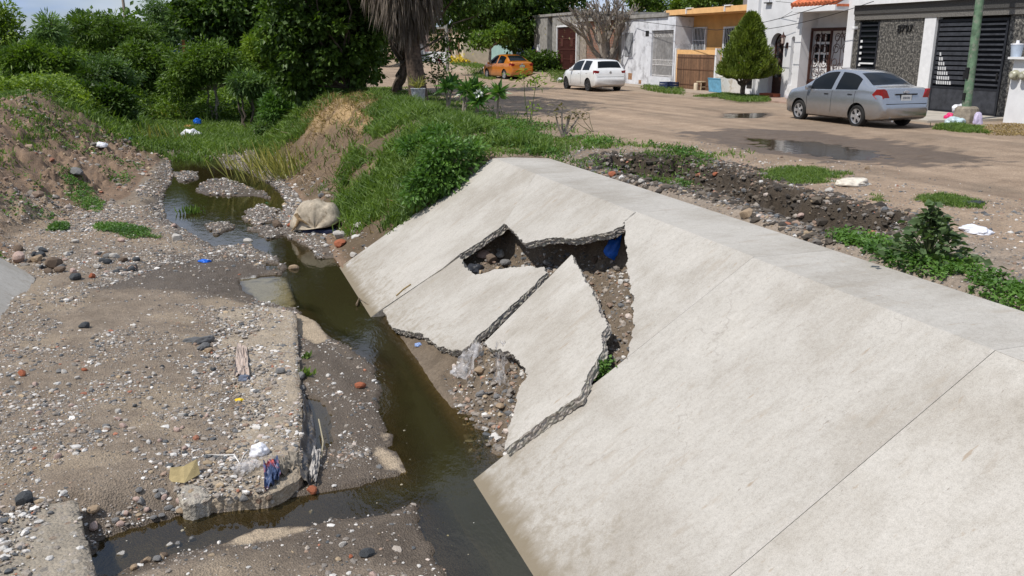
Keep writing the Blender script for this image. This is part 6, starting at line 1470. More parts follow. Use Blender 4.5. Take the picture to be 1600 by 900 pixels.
t = thing('paint_bucket', 'white bucket with pale blue lid standing on the meter wall', 'bucket', (21.3, float(on_x(1586, 96, 21.3)[1]), 1.78)); mb = MB(); mb.lathe([(0, 0), (.13, 0), (.16, .30), (.165, .32), (0, .32)], 18); mb.build('pail', mat('pale_blue_pail', (.45, .52, .62), .5), t, smooth=True); mb = MB(); mb.lathe([(.17, .32), (.17, .35), (.05, .36), (.04, .44), (0, .44)], 16); mb.build('lid', M_WHITEBAG, t, smooth=True)
def pole():
    P = on_z(1507, 192, 0); t = thing('utility_pole', 'leaning green painted utility pole in a concrete footing', 'utility pole', tuple(P))
    m = mat('peeling_green_paint', (.13, .21, .13), .7, var=.35, scale=5, dirt=((.26, .25, .21), 4, .52))
    q = on_y(1531, 0, P[1] + .1) - P; d = Vector(q) / q[2]; ln = 7.2
    mb = MB(); mb.tube([Vector((0, 0, .1)), d * 2, d * 4, d * ln], [.125, .115, .105, .085], 14); mb.build('shaft', m, t, smooth=True)
    mb = MB(); mb.lathe([(0, -.2), (.36, -.2), (.34, .22), (.30, .40), (.24, .45), (.0, .46)], 9, Matrix.Translation((0.02, 0, 0))); o = mb.build('footing', mat('rough_footing', (.27, .23, .18), .95, var=.3, scale=6, bmp=.8, bscale=18), t)
    mb = MB(); b = d * 1.35; mb.box(b.x - .16, b.x - .1, b.y - .05, b.y + .05, 1.2, 1.5); mb.build('steel_bracket', M_BLACKTRIM, t); mb = MB(); b = d * .75; mb.box(b.x - .16, b.x - .1, b.y - .04, b.y + .04, .62, .82); mb.build('steel_bracket', M_BLACKTRIM, t)
pole()
for px, py, w_, h_, m_, lb, l_ in ((1486, 183, 20, 16, M_PINK, 'pink plastic bag at the left foot of the green pole', .02), (1491, 188, 26, 16, mat('clear_jug', (.45, .55, .58), .3), 'clear plastic jug in front of the green pole', .0), (1495, 176, 16, 16, M_WHITEBAG, 'white plastic bag behind the pink one by the green pole', .15), (1498, 181, 14, 12, mat('light_blue_bag', (.16, .26, .60), .4), 'light blue plastic bag against the pole footing', .1), (1527, 185, 13, 26, mat('lilac_white_bag', (.52, .46, .62), .4), 'white and lilac bag on the right of the pole footing', .0)):
    crumple(px, py, w_, h_, m_, 'plastic_bag', lb, 'plastic bag', px % 97, amp=.4, lift=l_)
def crate():
    P = on_z(1045, 138, .06); t = thing('plastic_crate', 'dark blue plastic crate with white rags on the grass before the low white house', 'crate', tuple(P)); mb = MB()
    for z in (0, .11, .22): mb.box(-.3, .3, -.42, -.39, z, z + .08); mb.box(-.3, .3, .39, .42, z, z + .08); mb.box(-.3, -.27, -.42, .42, z, z + .08); mb.box(.27, .3, -.42, .42, z, z + .08)
    mb.box(-.29, .29, -.41, .41, 0, .02)
    for x in (-.3, .27):
        for y in (-.42, .39): mb.box(x, x + .031, y, y + .031, 0, .31)
    mb.build('crate_body', mat('navy_plastic', (.02, .035, .09), .5), t)
crate(); crumple(1042, 131, 13, 7, M_WHITEBAG, 'rag', 'white rag bundle lying in the dark blue crate', 'rag', 61, lift=.16)
P = on_z(1087, 141, .06); t = thing('white_can', 'tall cream can standing before the brown slatted gate', 'can', tuple(P)); mb = MB(); mb.lathe([(0, 0), (.10, 0), (.10, .30), (.085, .33), (0, .33)], 16); mb.build('can_body', mat('cream_can', (.62, .52, .38), .6), t, smooth=True)
def stool():
    P = on_z(1096, 141, .06); t = thing('wooden_stool', 'small pale wooden stool before the brown slatted gate', 'stool', tuple(P)); m = mat('pale_worn_wood', (.48, .38, .25), .8, var=.3)
    mb = MB(); mb.box(-.17, .17, -.22, .22, .36, .41, 0, .01); mb.build('seat', m, t)
    for x in (-.13, .13):
        for y in (-.17, .17): mb = MB(); mb.tube([(x, y, .36), (x * 1.25, y * 1.2, 0)], .025, 6); mb.build('leg', m, t)
    mb = MB(); mb.tube([(-.15, -.19, .15), (.15, -.19, .15)], .015, 5); mb.tube([(-.15, .19, .15), (.15, .19, .15)], .015, 5); mb.build('stretcher', m, t)
stool()
P = on_z(1116, 144, .06); t = thing('blue_board', 'light blue board leaning on the low white wall by the slatted gate', 'board', tuple(P)); t.rotation_euler = (0, R(-9), 0); mb = MB(); mb.box(0, .04, -.55, .45, 0, .62, 0, .008); mb.build('panel_sheet', mat('light_blue_board', (.16, .40, .58), .6, var=.2), t); mb = MB(); mb.box(-.012, .0, -.55, .45, .0, .04); mb.box(-.012, 0, -.55, .45, .58, .62); mb.build('edge_batten', mat('blue_batten', (.10, .3, .46), .6), t)
# --- overhead cables
def cable(label, a, b, sag, r=.012):
    a, b = Vector(a), Vector(b); mb = MB(); mb.tube([a.lerp(b, k / 16) - a - Vector((0, 0, sag * 4 * (k / 16) * (1 - k / 16))) for k in range(17)], r, 5); tag(mb.build('overhead_cable', M_BLACKTRIM, loc=a, smooth=True), label, 'cable', 'service cables strung along the house fronts')
W1 = lambda px, py, x: tuple(on_x(px, py, x))
cable('upper black cable sagging from the low white house to the tiled canopy', W1(990, 32, 21.7), W1(1120, 47, 21.2), .02); cable('black cable running up from the cypress past the tiled canopy', W1(1120, 47, 21.2), W1(1345, -12, 20.5), .18)
cable('lower thin cable crossing the white house above the lanterns', W1(1186, 47, 21.6), W1(1365, 2, 21.3), .12); cable('thin cable slanting across the white house wall', W1(1217, 30, 21.6), W1(1262, 2, 21.5), .02, .008)
cable('cable at the top of the white house wall', W1(1212, 2, 21.6), W1(1300, 8, 21.5), .02, .008)
q = on_y(198, 40, 95); t = thing('utility_pole', 'distant pale utility pole above the trees across the channel', 'utility pole', (q[0], 95, 0)); mb = MB(); mb.tube([(0, 0, 0), (-.1, 0, 8.6)], [.16, .12], 8); mb.build('shaft', mat('weathered_pole', (.32, .25, .2), .9), t, smooth=True)
q = on_y(698, 60, 70); t = thing('utility_pole', 'pale concrete pole between the palm and the cream porch', 'utility pole', (q[0], 70, 0)); mb = MB(); mb.tube([(0, 0, 0), (0, 0, 7)], [.15, .12], 8); mb.build('shaft', M_GREYC, t, smooth=True)
# ------------------------------------------------------------------ plants
def leaf_mat(name, dark, light, trans=.3, rough=.5):
    if name in MATS: return MATS[name]
    m = bpy.data.materials.new(name); m.use_nodes = True; t = m.node_tree; t.nodes.clear()
    o = nd(t, 'OutputMaterial'); a = nd(t, 'Attribute', attribute_name='leaf'); r = ramp(t, [(0, dark), (.55, tuple((p + q) / 2 for p, q in zip(dark, light))), (1, light)]); t.links.new(a.outputs['Fac'], r.inputs[0])
    b = nd(t, 'BsdfPrincipled', Roughness=rough); b.inputs['Specular IOR Level'].default_value = .35; t.links.new(r.outputs[0], b.inputs['Base Color'])
    tr = nd(t, 'BsdfTranslucent'); k = mixc(t, r.outputs[0], (1.5, 1.6, .6), 1.0, 'MULTIPLY'); t.links.new(k, tr.inputs[0])
    mx_ = nd(t, 'MixShader'); mx_.inputs[0].default_value = trans; t.links.new(b.outputs[0], mx_.inputs[1]); t.links.new(tr.outputs[0], mx_.inputs[2]); t.links.new(mx_.outputs[0], o.inputs[0])
    MATS[name] = m; return m
LM = {
 'deep': leaf_mat('deep_green_leaf', (.020, .046, .007), (.115, .195, .028)), 'mid': leaf_mat('green_leaf', (.036, .074, .009), (.175, .270, .034)),
 'bright': leaf_mat('bright_leaf', (.055, .105, .010), (.23, .32, .035)), 'pale': leaf_mat('pale_leaf', (.05, .095, .025), (.19, .30, .085)),
 'cypress': leaf_mat('cypress_spray', (.035, .062, .008), (.20, .26, .040), .25), 'grass': leaf_mat('grass_blade', (.042, .086, .016), (.185, .272, .058), .35),
 'straw': leaf_mat('straw_blade', (.16, .11, .05), (.42, .31, .14), .2), 'reed': leaf_mat('reed_blade', (.10, .12, .03), (.42, .38, .11), .3), 'weed': leaf_mat('weed_leaf', (.035, .090, .016), (.14, .26, .050), .3),
 'blue': leaf_mat('glossy_leaf', (.03, .085, .018), (.15, .28, .060), .3, .35), 'withered': leaf_mat('withered_leaf', (.10, .08, .035), (.22, .19, .09), .2), 'skirt': leaf_mat('dead_frond', (.085, .068, .055), (.25, .205, .165), .08, .9), 'red': leaf_mat('red_bract', (.12, .01, .02), (.4, .05, .08), .2)}
M_BARK = mat('grey_brown_bark', (.12, .095, .075), .95, var=.35, scale=8, bmp=.7, bscale=25); M_BARKP = mat('pale_bark', (.27, .23, .19), .95, var=.3, scale=7, bmp=.5, bscale=25); M_STEM = mat('green_stem', (.10, .12, .05), .8)
def norm(a): return a / (np.linalg.norm(a, axis=-1, keepdims=True) + 1e-9)
def leaves(name, P, D, Ln, Wd, m, parent=None, shade=None, rng=rng, up=.6, loc=None, fold=.12, curl=0.0):
    """diamond leaves: P base, D direction"""
    n = len(P); N = norm(rng.normal(0, .7, (n, 3)) + np.array([0, 0, up])); S = norm(np.cross(D, N)); N = norm(np.cross(S, D))
    Ln = np.broadcast_to(Ln, n)[:, None]; Wd = np.broadcast_to(Wd, n)[:, None]
    mid = P + D * Ln * .45; tip = P + D * Ln - N * Ln * curl
    V = np.stack([P, mid + S * Wd * .5 + N * Wd * fold, tip, mid - S * Wd * .5 + N * Wd * fold], 1).reshape(-1, 3)
    F = np.arange(n * 4).reshape(n, 4); sh = rng.random(n) if shade is None else shade
    me = fast_mesh(name, V, F, m, {'leaf': np.repeat(sh, 4)})
    return link(name, me, parent, loc)
def crown_points(blobs, nclump, per, cr, rng, shell=.5, flat=.8):
    """clumps of leaves through the volume of several ellipsoids; returns points, outward directions, clump tone"""
    B = np.array(blobs, float); vol = B[:, 3] * B[:, 4] * B[:, 5]; k = rng.choice(len(B), nclump, p=vol / vol.sum())
    d = norm(rng.normal(0, 1, (nclump, 3))); r = rng.random(nclump) ** shell
    C = B[k, :3] + d * B[k, 3:6] * r[:, None]; tone = rng.random(nclump)
    n = nclump * per; ck = np.repeat(np.arange(nclump), per); o = norm(rng.normal(0, 1, (n, 3))); rad = cr * (.35 + .65 * rng.random(n)) * (.6 + .8 * np.repeat(rng.random(nclump), per))
    P = C[ck] + o * rad[:, None] * np.array([1, 1, flat]); return P, o, d[ck], tone[ck], C
def branch(mb, a, b, r0, r1, rg, n=5, wob=.12, sides=6):
    a, b = Vector(a), Vector(b); l = (b - a).length; pts = []
    for i in range(n + 1):
        t = i / n; p = a.lerp(b, t) + Vector((rg.uniform(-1, 1), rg.uniform(-1, 1), rg.uniform(-.5, .5))) * wob * l * .5 * math.sin(math.pi * t); pts.append(p)
    mb.tube(pts, [lerp(r0, r1, i / n) for i in range(n + 1)], sides)
def tree(name, label, cat, base, blobs, lm, nclump, per, cr, ll, lw, trunks=1, tr=.12, bark=None, group=None, droop=.3, up=.6, seed=1, shell=.5, limbs=14, crown='crown', fold=.12, flat=.8, tone=(0, 1)):
    """blobs in street coordinates (x, y, z, rx, ry, rz)"""
    rg = random.Random(seed); rn = np.random.default_rng(seed); base = np.array(base, float)
    t = thing(name, label, cat, tuple(base), 0, group)
    BB = [(b[0] - base[0], b[1] - base[1], b[2] - base[2], b[3], b[4], b[5]) for b in blobs]
    P, o, d, tn, C = crown_points(BB, nclump, per, cr, rn, shell, flat)
    D = norm(o * .8 + d * .5 + rn.normal(0, .35, P.shape) - np.array([0, 0, droop]))
    sh = np.clip(tone[0] + (tone[1] - tone[0]) * (.55 * tn + .45 * rn.random(len(P))), 0, 1)
    leaves(crown, P, D, ll * rn.uniform(.7, 1.25, len(P)), lw * rn.uniform(.7, 1.2, len(P)), lm, t, sh, rn, up, fold=fold)
    mb = MB(); top = np.mean([b[:3] for b in BB], 0); cs = C[np.argsort(rn.random(len(C)))][:limbs]
    for k in range(trunks):
        off = Vector((0, 0, 0)) if trunks == 1 else Vector((rg.uniform(-.35, .35), rg.uniform(-.3, .3), 0)) * (.5 + .15 * trunks)
        fork = Vector(top) * .45 + off * 1.5; fork.z = max(.25, min(top[2] * .75, min(b[2] - b[5] * .3 for b in BB)))
        branch(mb, off - Vector((0, 0, .15)), fork, tr, tr * .7, rg, 6, .12, 8)
        for c in cs[k::trunks]: branch(mb, fork, c, tr * .5, .012, rg, 5, .2, 5)
    mb.build('trunk', bark or M_BARK, t, smooth=True)
    return t
def px_blobs(Y, ell, depth=1.0):
    r = []
    for cx_, cy_, rx, ry in ell:
        c = on_y(cx_, cy_, Y); e = on_y(cx_ + rx, cy_, Y); f_ = on_y(cx_, cy_ - ry, Y); a = abs(e[0] - c[0]); b = abs(f_[2] - c[2]); r.append((c[0], Y, c[2], a, max(a, b) * depth, b))
    return r
def foot(px, Y): x = on_y(px, 140, Y)[0]; return (x, Y, lz(x, Y) - .02)
GT = 'trees and tall bushes behind the channel'
# big leafy trees on the right bank
tree('leafy_tree', 'dense dark tree with heart shaped leaves hanging to the ground left of the palm', 'tree', foot(575, 36.5), px_blobs(36.5, [(505, 62, 82, 66), (455, 112, 42, 42), (545, 98, 58, 42), (500, -45, 105, 65), (585, 8, 48, 60), (430, 40, 30, 60), (480, 130, 50, 25)], .8), LM['deep'], 520, 46, .36, .23, .17, 1, .16, seed=11, droop=.5)
tree('shade_tree', 'dark shade tree with several slim trunks behind the palm', 'tree', foot(615, 40), px_blobs(40, [(640, -40, 105, 60), (700, 18, 48, 42), (600, 28, 42, 35), (560, -20, 60, 60), (745, -25, 50, 50), (712, 60, 15, 25), (598, 62, 30, 24), (580, 92, 22, 26), (690, 60, 22, 22), (676, 92, 12, 16)], .9) + [(5.6, 26.6, 7.2, 2.6, 3.6, 1.0), (7.2, 29.5, 7.0, 2.2, 2.4, .9)], LM['deep'], 620, 44, .40, .24, .12, 4, .13, seed=12, droop=.6, limbs=26)  # last two blobs: unseen bough added to throw shade on the road
tree('street_tree', 'dark leafy street tree over the orange sedan', 'tree', foot(845, 60), px_blobs(60, [(820, 34, 62, 42), (790, -5, 72, 50), (868, 38, 36, 42), (860, -40, 70, 55), (748, 5, 44, 42), (835, 70, 45, 18), (780, 48, 40, 28), (718, 22, 34, 30), (885, 10, 38, 44), (700, -15, 50, 40), (868, 62, 18, 26), (812, 60, 42, 20), (770, 30, 50, 30)], .9), LM['deep'], 640, 40, .55, .30, .20, 2, .16, seed=13, droop=.4, tone=(.05, 1))
tree('sapling_tree', 'leaning young tree with a flat open crown beside the orange sedan', 'tree', foot(768, 55), px_blobs(55, [(762, 60, 24, 12), (784, 52, 18, 12), (745, 72, 12, 7)], 1), LM['mid'], 60, 26, .3, .26, .16, 1, .12, M_BARKP, seed=14)
tree('tall_tree', 'tall dark tree rising behind the bushes across the channel', 'tree', foot(345, 60), px_blobs(60, [(330, 35, 58, 52), (392, 48, 48, 60), (355, 15, 85, 42), (412, 10, 50, 46), (292, 22, 25, 42), (370, 85, 50, 25)], .8), LM['deep'], 460, 42, .62, .34, .26, 1, .25, group=GT, seed=15, droop=.5, tone=(0, .9))
tree('feathery_tree', 'thin grey green feathery tree against the sky', 'tree', foot(252, 72), px_blobs(72, [(246, 16, 24, 22), (262, 40, 26, 28), (240, 36, 14, 18), (272, 55, 30, 24)], 1), LM['pale'], 240, 30, .45, .26, .09, 1, .14, group=GT, seed=16, tone=(0, .55))
for i, (lb, Y, ell, kind, ncl, per, cr, ll, lw, tn, px_) in enumerate([
    ('bright yellow green tree at the upper left edge', 50, [(10, 60, 36, 45), (-30, 50, 40, 55), (30, 90, 22, 30), (0, 25, 28, 18)], 'bright', 170, 46, .40, .24, .09, (.1, .8), 8),
    ('pale feathery young tree standing up against the sky', 47, [(75, 52, 20, 28), (72, 85, 30, 22)], 'pale', 110, 40, .34, .30, .07, (.1, .9), 75),
    ('bushy tree with bright tips below the pale feathery one', 44, [(45, 95, 42, 26), (80, 105, 36, 30), (60, 130, 44, 22), (105, 90, 20, 20)], 'mid', 230, 46, .36, .26, .09, (.1, 1), 70),
    ('umbrella shaped acacia with drooping leaves on the skyline', 56, [(150, 50, 48, 28), (195, 62, 44, 28), (118, 48, 26, 18), (175, 30, 26, 14), (225, 62, 25, 25), (150, 78, 60, 16)], 'mid', 280, 46, .42, .34, .07, (0, .7), 175),
    ('dark round bush hanging over the stream on the left', 40, [(165, 165, 36, 28), (178, 185, 24, 18), (145, 150, 28, 22), (190, 160, 16, 22)], 'deep', 190, 46, .32, .20, .12, (0, .6), 165),
    ('pale olive bush in the middle of the left bank growth', 50, [(160, 112, 38, 22), (185, 120, 30, 22), (130, 122, 28, 22)], 'pale', 150, 44, .38, .22, .08, (0, .6), 165),
    ('dark spreading bush above the hollow across the channel', 53, [(225, 100, 40, 28), (262, 105, 32, 28), (235, 135, 24, 22), (210, 85, 30, 22)], 'mid', 210, 46, .40, .24, .10, (0, .7), 235),
    ('wide bush with bare brown stems at the head of the channel', 47, [(300, 105, 46, 26), (345, 100, 48, 30), (370, 118, 30, 22), (282, 135, 30, 22), (325, 82, 34, 18)], 'mid', 300, 46, .36, .22, .09, (.05, .8), 330),
    ('yellow green shrub beside the dark heart leaved tree', 48, [(402, 82, 22, 30), (390, 110, 20, 26), (412, 115, 16, 26)], 'bright', 120, 42, .36, .26, .09, (.2, 1), 400),
    ('low bush with drooping light leaves at the right side of the channel head', 44, [(375, 128, 22, 14), (398, 135, 20, 18)], 'pale', 70, 40, .3, .30, .07, (0, .8), 385),
    ('small pale leaved bush at the foot of the left bank growth', 42, [(102, 162, 17, 15), (92, 150, 12, 10)], 'pale', 44, 36, .24, .20, .14, (.3, 1), 100),
    ('leafy bush on the left slope above the dirt', 40, [(65, 150, 28, 16), (40, 140, 26, 14)], 'mid', 100, 40, .3, .2, .08, (.1, .9), 55),
    ('dark bush filling the gap at the left channel side', 46, [(135, 125, 34, 24), (118, 140, 26, 18)], 'deep', 110, 42, .34, .22, .10, (0, .6), 130)]):
    tree('tall_bush', lb, 'bush', foot(px_, Y), px_blobs(Y, ell, .9), LM[kind], ncl, per, cr, ll, lw, 3, .06, seed=30 + i, group=GT, droop=.35, tone=tn, limbs=18, bark=M_BARKP if 'brown stems' in lb else None)
# bank bushes nearer
for i, (lb, px_, py_, Y, ell, kind, ncl, per, cr, ll, lw) in enumerate([
    ('bushy weed on the grassy bank beside the far concrete slab', 690, 300, 18.2, [(690, 274, 36, 28), (664, 290, 26, 20), (716, 254, 26, 20), (698, 232, 22, 16), (738, 238, 20, 13), (646, 302, 18, 12), (676, 250, 14, 22)], 'weed', 170, 26, .19, .12, .06),
    ('low weed bush at the top of the bank near the far slab', 640, 250, 21.5, [(655, 232, 32, 20), (690, 215, 30, 14)], 'weed', 120, 30, .16, .11, .06),
    ('dark drooping bush at the foot of the dark tree', 432, 200, 33, [(432, 176, 26, 22), (425, 160, 18, 14), (440, 192, 22, 12)], 'weed', 130, 34, .26, .2, .07),
    ('broad heart leaved plant in front of the dark tree', 500, 155, 33, [(500, 145, 22, 10), (518, 148, 14, 8)], 'blue', 34, 14, .3, .26, .22),
    ('grey green bush left of the straw covered bank', 415, 215, 31, [(415, 200, 16, 12)], 'pale', 40, 30, .2, .16, .05)]):
    P = hit(px_, py_); tree('bank_bush', lb, 'bush', (P[0], P[1], P[2] - .03), px_blobs(P[1], ell, .9), LM[kind], ncl, per, cr, ll, lw, 3, .03, seed=60 + i, droop=.2, limbs=14, tone=(.05, .95))
# trees behind the houses
for i, (lb, Y, ell, kind) in enumerate([('dense green tree behind the low white house', 58, [(1015, 8, 28, 24), (1035, 14, 20, 18), (1000, -15, 30, 25)], 'mid'), ('tree with reddish leaves behind the yellow house', 52, [(1105, -2, 28, 16), (1150, -6, 30, 16), (1080, 4, 16, 12)], 'mid'), ('small tree top behind the yellow house roof', 56, [(1068, 8, 12, 10)], 'bright')]):
    b = px_blobs(Y, ell, .9); tree('yard_tree', lb, 'tree', (b[0][0], Y, 0), b, LM[kind], 160, 40, .35, .22, .12, 1, .15, seed=70 + i)
# conical cypress
def cypress():
    P = on_z(1160, 152, .05); rn = np.random.default_rng(5); t = thing('cypress_tree', 'conical green cypress on a short forked trunk before the white house', 'tree', tuple(P)); H = on_y(1172, 24, P[1])[2]; n = 15000
    u = rn.random(n) ** 1.25; z = .72 + u * (H - .75); a = rn.uniform(0, 6.283, n)
    R0 = 1.03 * (1 - u) ** .74 * np.minimum(1, .55 + u * 6) * (1 + .17 * np.sin(a * 3 + z * 3) + .13 * np.sin(a * 7 - z * 6) + .08 * np.sin(a * 13 + z * 11)) + .05
    tq = fbm(a * 2.2, z * 3.0, 1.4, 3, 5); r = R0 * (1 - .5 * rn.random(n) ** 2.2) * (.80 + .42 * tq); lean = .06 * z
    Pt = np.stack([r * np.cos(a) + lean * .3, r * np.sin(a) - lean * .8, z], 1); D = norm(np.stack([np.cos(a) * .55, np.sin(a) * .55, np.full(n, .9)], 1) + rn.normal(0, .35, (n, 3)))
    leaves('foliage', Pt, D, rn.uniform(.10, .24, n), rn.uniform(.035, .075, n), LM['cypress'], t, np.clip(.15 + .9 * (tq - .25) + .3 * rn.random(n), 0, 1), rn, .2)
    mb = MB(); rg = random.Random(3); branch(mb, (0, 0, -.1), (0, 0, .45), .10, .10, rg, 3, .05, 8)
    for k in range(9): a_ = k * .7; branch(mb, (0, 0, .35 + .02 * k), (.6 * math.cos(a_), .6 * math.sin(a_), .95 + .05 * (k % 3)), .055, .02, rg, 4, .15, 5)
    branch(mb, (0, 0, .45), (.1, -.15, H * .8), .09, .02, rg, 5, .04, 6); mb.build('trunk', M_BARK, t, smooth=True)
cypress()
# leafless tree
def bare_tree():
    b = on_y(946, 100, 45); P = (b[0], 45.0, lz(b[0], 45.0)); t = thing('bare_tree', 'grey leafless tree with many upright branches before the brick wall', 'tree', P); rg = random.Random(8); mb = MB()
    def grow_(p, d, r, l, lev):
        q = p + d * l; branch(mb, p, q, r, r * .68, rg, 4, .10, 6 if lev < 2 else 4)
        if lev >= 5: return
        for k in range(3 if lev < 3 else 2 + (rg.random() < .4)):
            nd_ = (d + Vector((rg.uniform(-1, 1), rg.uniform(-1, 1), rg.uniform(-.1, .55))) * (.62 if lev else .55)).normalized(); grow_(p.lerp(q, rg.uniform(.72, 1)), nd_, r * .62, l * rg.uniform(.62, .86), lev + 1)
    mb.tube([(0, 0, -.1), (0, 0, .5), (.02, 0, 1.1)], [.34, .26, .25], 9)
    for dx, dy, r in ((-.75, .15, .17), (-.28, -.3, .18), (.15, .2, .2), (.42, -.1, .19), (.8, .1, .14), (-.1, .5, .15)): grow_(Vector((dx * .15, dy * .15, .9)), Vector((dx, dy, 1.15)).normalized(), r, 1.35, 1)
    mb.build('trunk', mat('ash_grey_bark', (.25, .215, .18), .95, var=.3, scale=6, bmp=.5), t, smooth=True)
    rn = np.random.default_rng(4); n = 500; P_ = rn.normal(0, 1, (n, 3)) * np.array([1.3, 1.1, .7]) + np.array([-.6, 0, 3.4]); leaves('foliage', P_, norm(rn.normal(0, 1, (n, 3))), .12, .06, LM['withered'], t)
bare_tree()
# fan palm with a skirt of dead fronds
def palm():
    P = hit(655, 160); B = Vector(P); t = thing('fan_palm', 'stout fan palm with a long skirt of dead hanging fronds', 'palm', tuple(P)); rn = np.random.default_rng(9); rg = random.Random(9); sc = np.dot(P - EYE, AX_F) / FPX
    zt = on_y(640, -150, P[1])[2] - P[2]; lean = -.10
    prof = [(-.1, .40), (.3, .36), (.9, .33), (1.8, .30), (zt, .24)]
    mb = MB(); mb.tube([(lean * z, 0, z) for z, r in prof], [r for z, r in prof], 16); mb.build('trunk', mat('palm_bark', (.105, .075, .055), .95, var=.4, scale=9, bmp=.9, bscale=14), t, smooth=True)
    z0 = on_y(640, 58, P[1])[2] - P[2]; z1 = zt; n = 5200
    u = rn.random(n); zz = z0 + .25 + u * (z1 - z0); a = rn.uniform(0, 6.283, n); rr = (.40 + .80 * sst(0, .30, u)) * (.75 + .3 * rn.random(n)) * (1 + .18 * np.sin(a * 5))
    Pt = np.stack([rr * np.cos(a) + lean * zz, rr * np.sin(a), zz + .3], 1); D = norm(np.stack([np.cos(a) * .16, np.sin(a) * .16, np.full(n, -1)], 1) + rn.normal(0, .09, (n, 3)))
    leaves('dead_frond_skirt', Pt, D, rn.uniform(.5, 1.35, n), rn.uniform(.03, .075, n), LM['skirt'], t, None, rn, .1)
    vs = []; n_f = 26; PP, DD, LL, WW = [], [], [], []; stalk = MB()
    for k in range(n_f):
        a_ = rg.uniform(0, 6.283); e = rg.uniform(-.35, 1.1); d = Vector((math.cos(a_) * math.cos(e), math.sin(a_) * math.cos(e), math.sin(e))); o = Vector((lean * zt, 0, zt)); q = o + d * rg.uniform(.9, 1.2); stalk.tube([o, o.lerp(q, .5), q], [.03, .022, .015], 5)
        s_ = d.cross(Vector((0, 0, 1))).normalized()
        for j in range(26): th = (j / 25 - .5) * 3.6; dd = (d * math.cos(th) + s_ * math.sin(th) - Vector((0, 0, .25))).normalized(); PP.append(q); DD.append(dd); LL.append(rg.uniform(.75, 1.0)); WW.append(.07)
    leaves('fan_frond', np.array([p[:] for p in PP]), np.array([d[:] for d in DD]), np.array(LL), np.array(WW), LM['mid'], t, None, rn, .3, curl=.15); stalk.build('frond_stalk', M_STEM, t)
palm()
# plumerias along the verge
def plumeria(px, py, heads, label, flower=False, seed=1):
    P = hit(px, py); rn = np.random.default_rng(seed); rg = random.Random(seed); t = thing('plumeria_plant', label, 'plant', tuple(P), 0, 'plumerias planted along the street verge'); mb = MB(); PP, DD = [], []; fl = None
    for hx_, hy_ in heads:
        q = on_y(hx_, hy_, P[1] + rg.uniform(-.2, .2)) - P; mid = Vector((q[0] * .35, q[1] * .3, q[2] * .5)); mb.tube([(0, 0, -.05), mid, q], [.045, .035, .03], 7)
        for k in range(34): a_ = k * 2.4; e = 1.25 - 1.75 * (k / 34); PP.append(q + np.array([0, 0, .04 * (1 - k / 34)])); DD.append((math.cos(a_) * math.cos(e), math.sin(a_) * math.cos(e), math.sin(e)))
        fl = q
    leaves('foliage', np.array(PP), norm(np.array(DD) + rn.normal(0, .12, (len(PP), 3))), rn.uniform(.32, .50, len(PP)), .13, LM['blue'], t, None, rn, 1.0, fold=.08, curl=.15); mb.build('stem', M_BARKP, t, smooth=True)
    if flower: d = norm(rn.normal(0, 1, (14, 3)) + np.array([0, -.8, .6])); leaves('white_flower', np.tile(fl + np.array([-.16, -.25, .12]), (14, 1)) + d * .03, d, .13, .09, mat('white_petal', (.78, .78, .74), .6), t)
plumeria(700, 176, [(697, 138), (708, 132)], 'plumeria with glossy leaves next to the palm', seed=1); plumeria(722, 185, [(728, 143), (742, 140)], 'taller plumeria with upright leaves in the middle of the row', seed=2)
plumeria(744, 186, [(746, 160), (752, 152)], 'low plumeria with a white blossom', True, 3); plumeria(777, 188, [(779, 148)], 'single headed plumeria on a thin pale stem at the end of the row', seed=4)
# thin saplings and small plants at the road edge
def sapling(px, py, heads, label, lm, n, ll, lw, cr, seed, rad=.014, bark=None, name='young_sapling'):
    P = hit(px, py); rn = np.random.default_rng(seed); t = thing(name, label, 'plant', tuple(P)); mb = MB(); PP = []
    for hx_, hy_ in heads:
        q = on_y(hx_, hy_, P[1]) - P; mb.tube([(0, 0, -.03), (q[0] * .6, q[1] + .03, q[2] * .5), q], [rad, rad * .8, rad * .5], 5); PP.append(q + rn.normal(0, 1, (n, 3)) * np.array([cr, cr, cr * .45]))
    PP = np.vstack(PP); leaves('foliage', PP, norm(rn.normal(0, 1, PP.shape) * np.array([1, 1, .4])), ll, lw, lm, t, None, rn, 1.2); mb.build('stem', bark or M_STEM, t, smooth=True)
sapling(826, 198, [(818, 118), (838, 128)], 'pair of thin sapling stems with feathery tops at the road edge', LM['bright'], 60, .19, .05, .22, 3); sapling(830, 199, [(833, 168)], 'short leafy sapling at the foot of the thin stems', LM['bright'], 30, .14, .05, .13, 4)
sapling(880, 214, [(878, 166), (868, 178), (888, 182), (893, 176), (905, 182)], 'gnarled small plant with few withered leaves at the road edge', LM['withered'], 12, .12, .07, .10, 5, .03, M_BARKP, 'gnarled_plant'); sapling(928, 206, [(920, 176), (906, 176), (897, 188)], 'thin bending twig with sparse leaves beside the gnarled plant', LM['withered'], 8, .10, .05, .10, 6, .009)
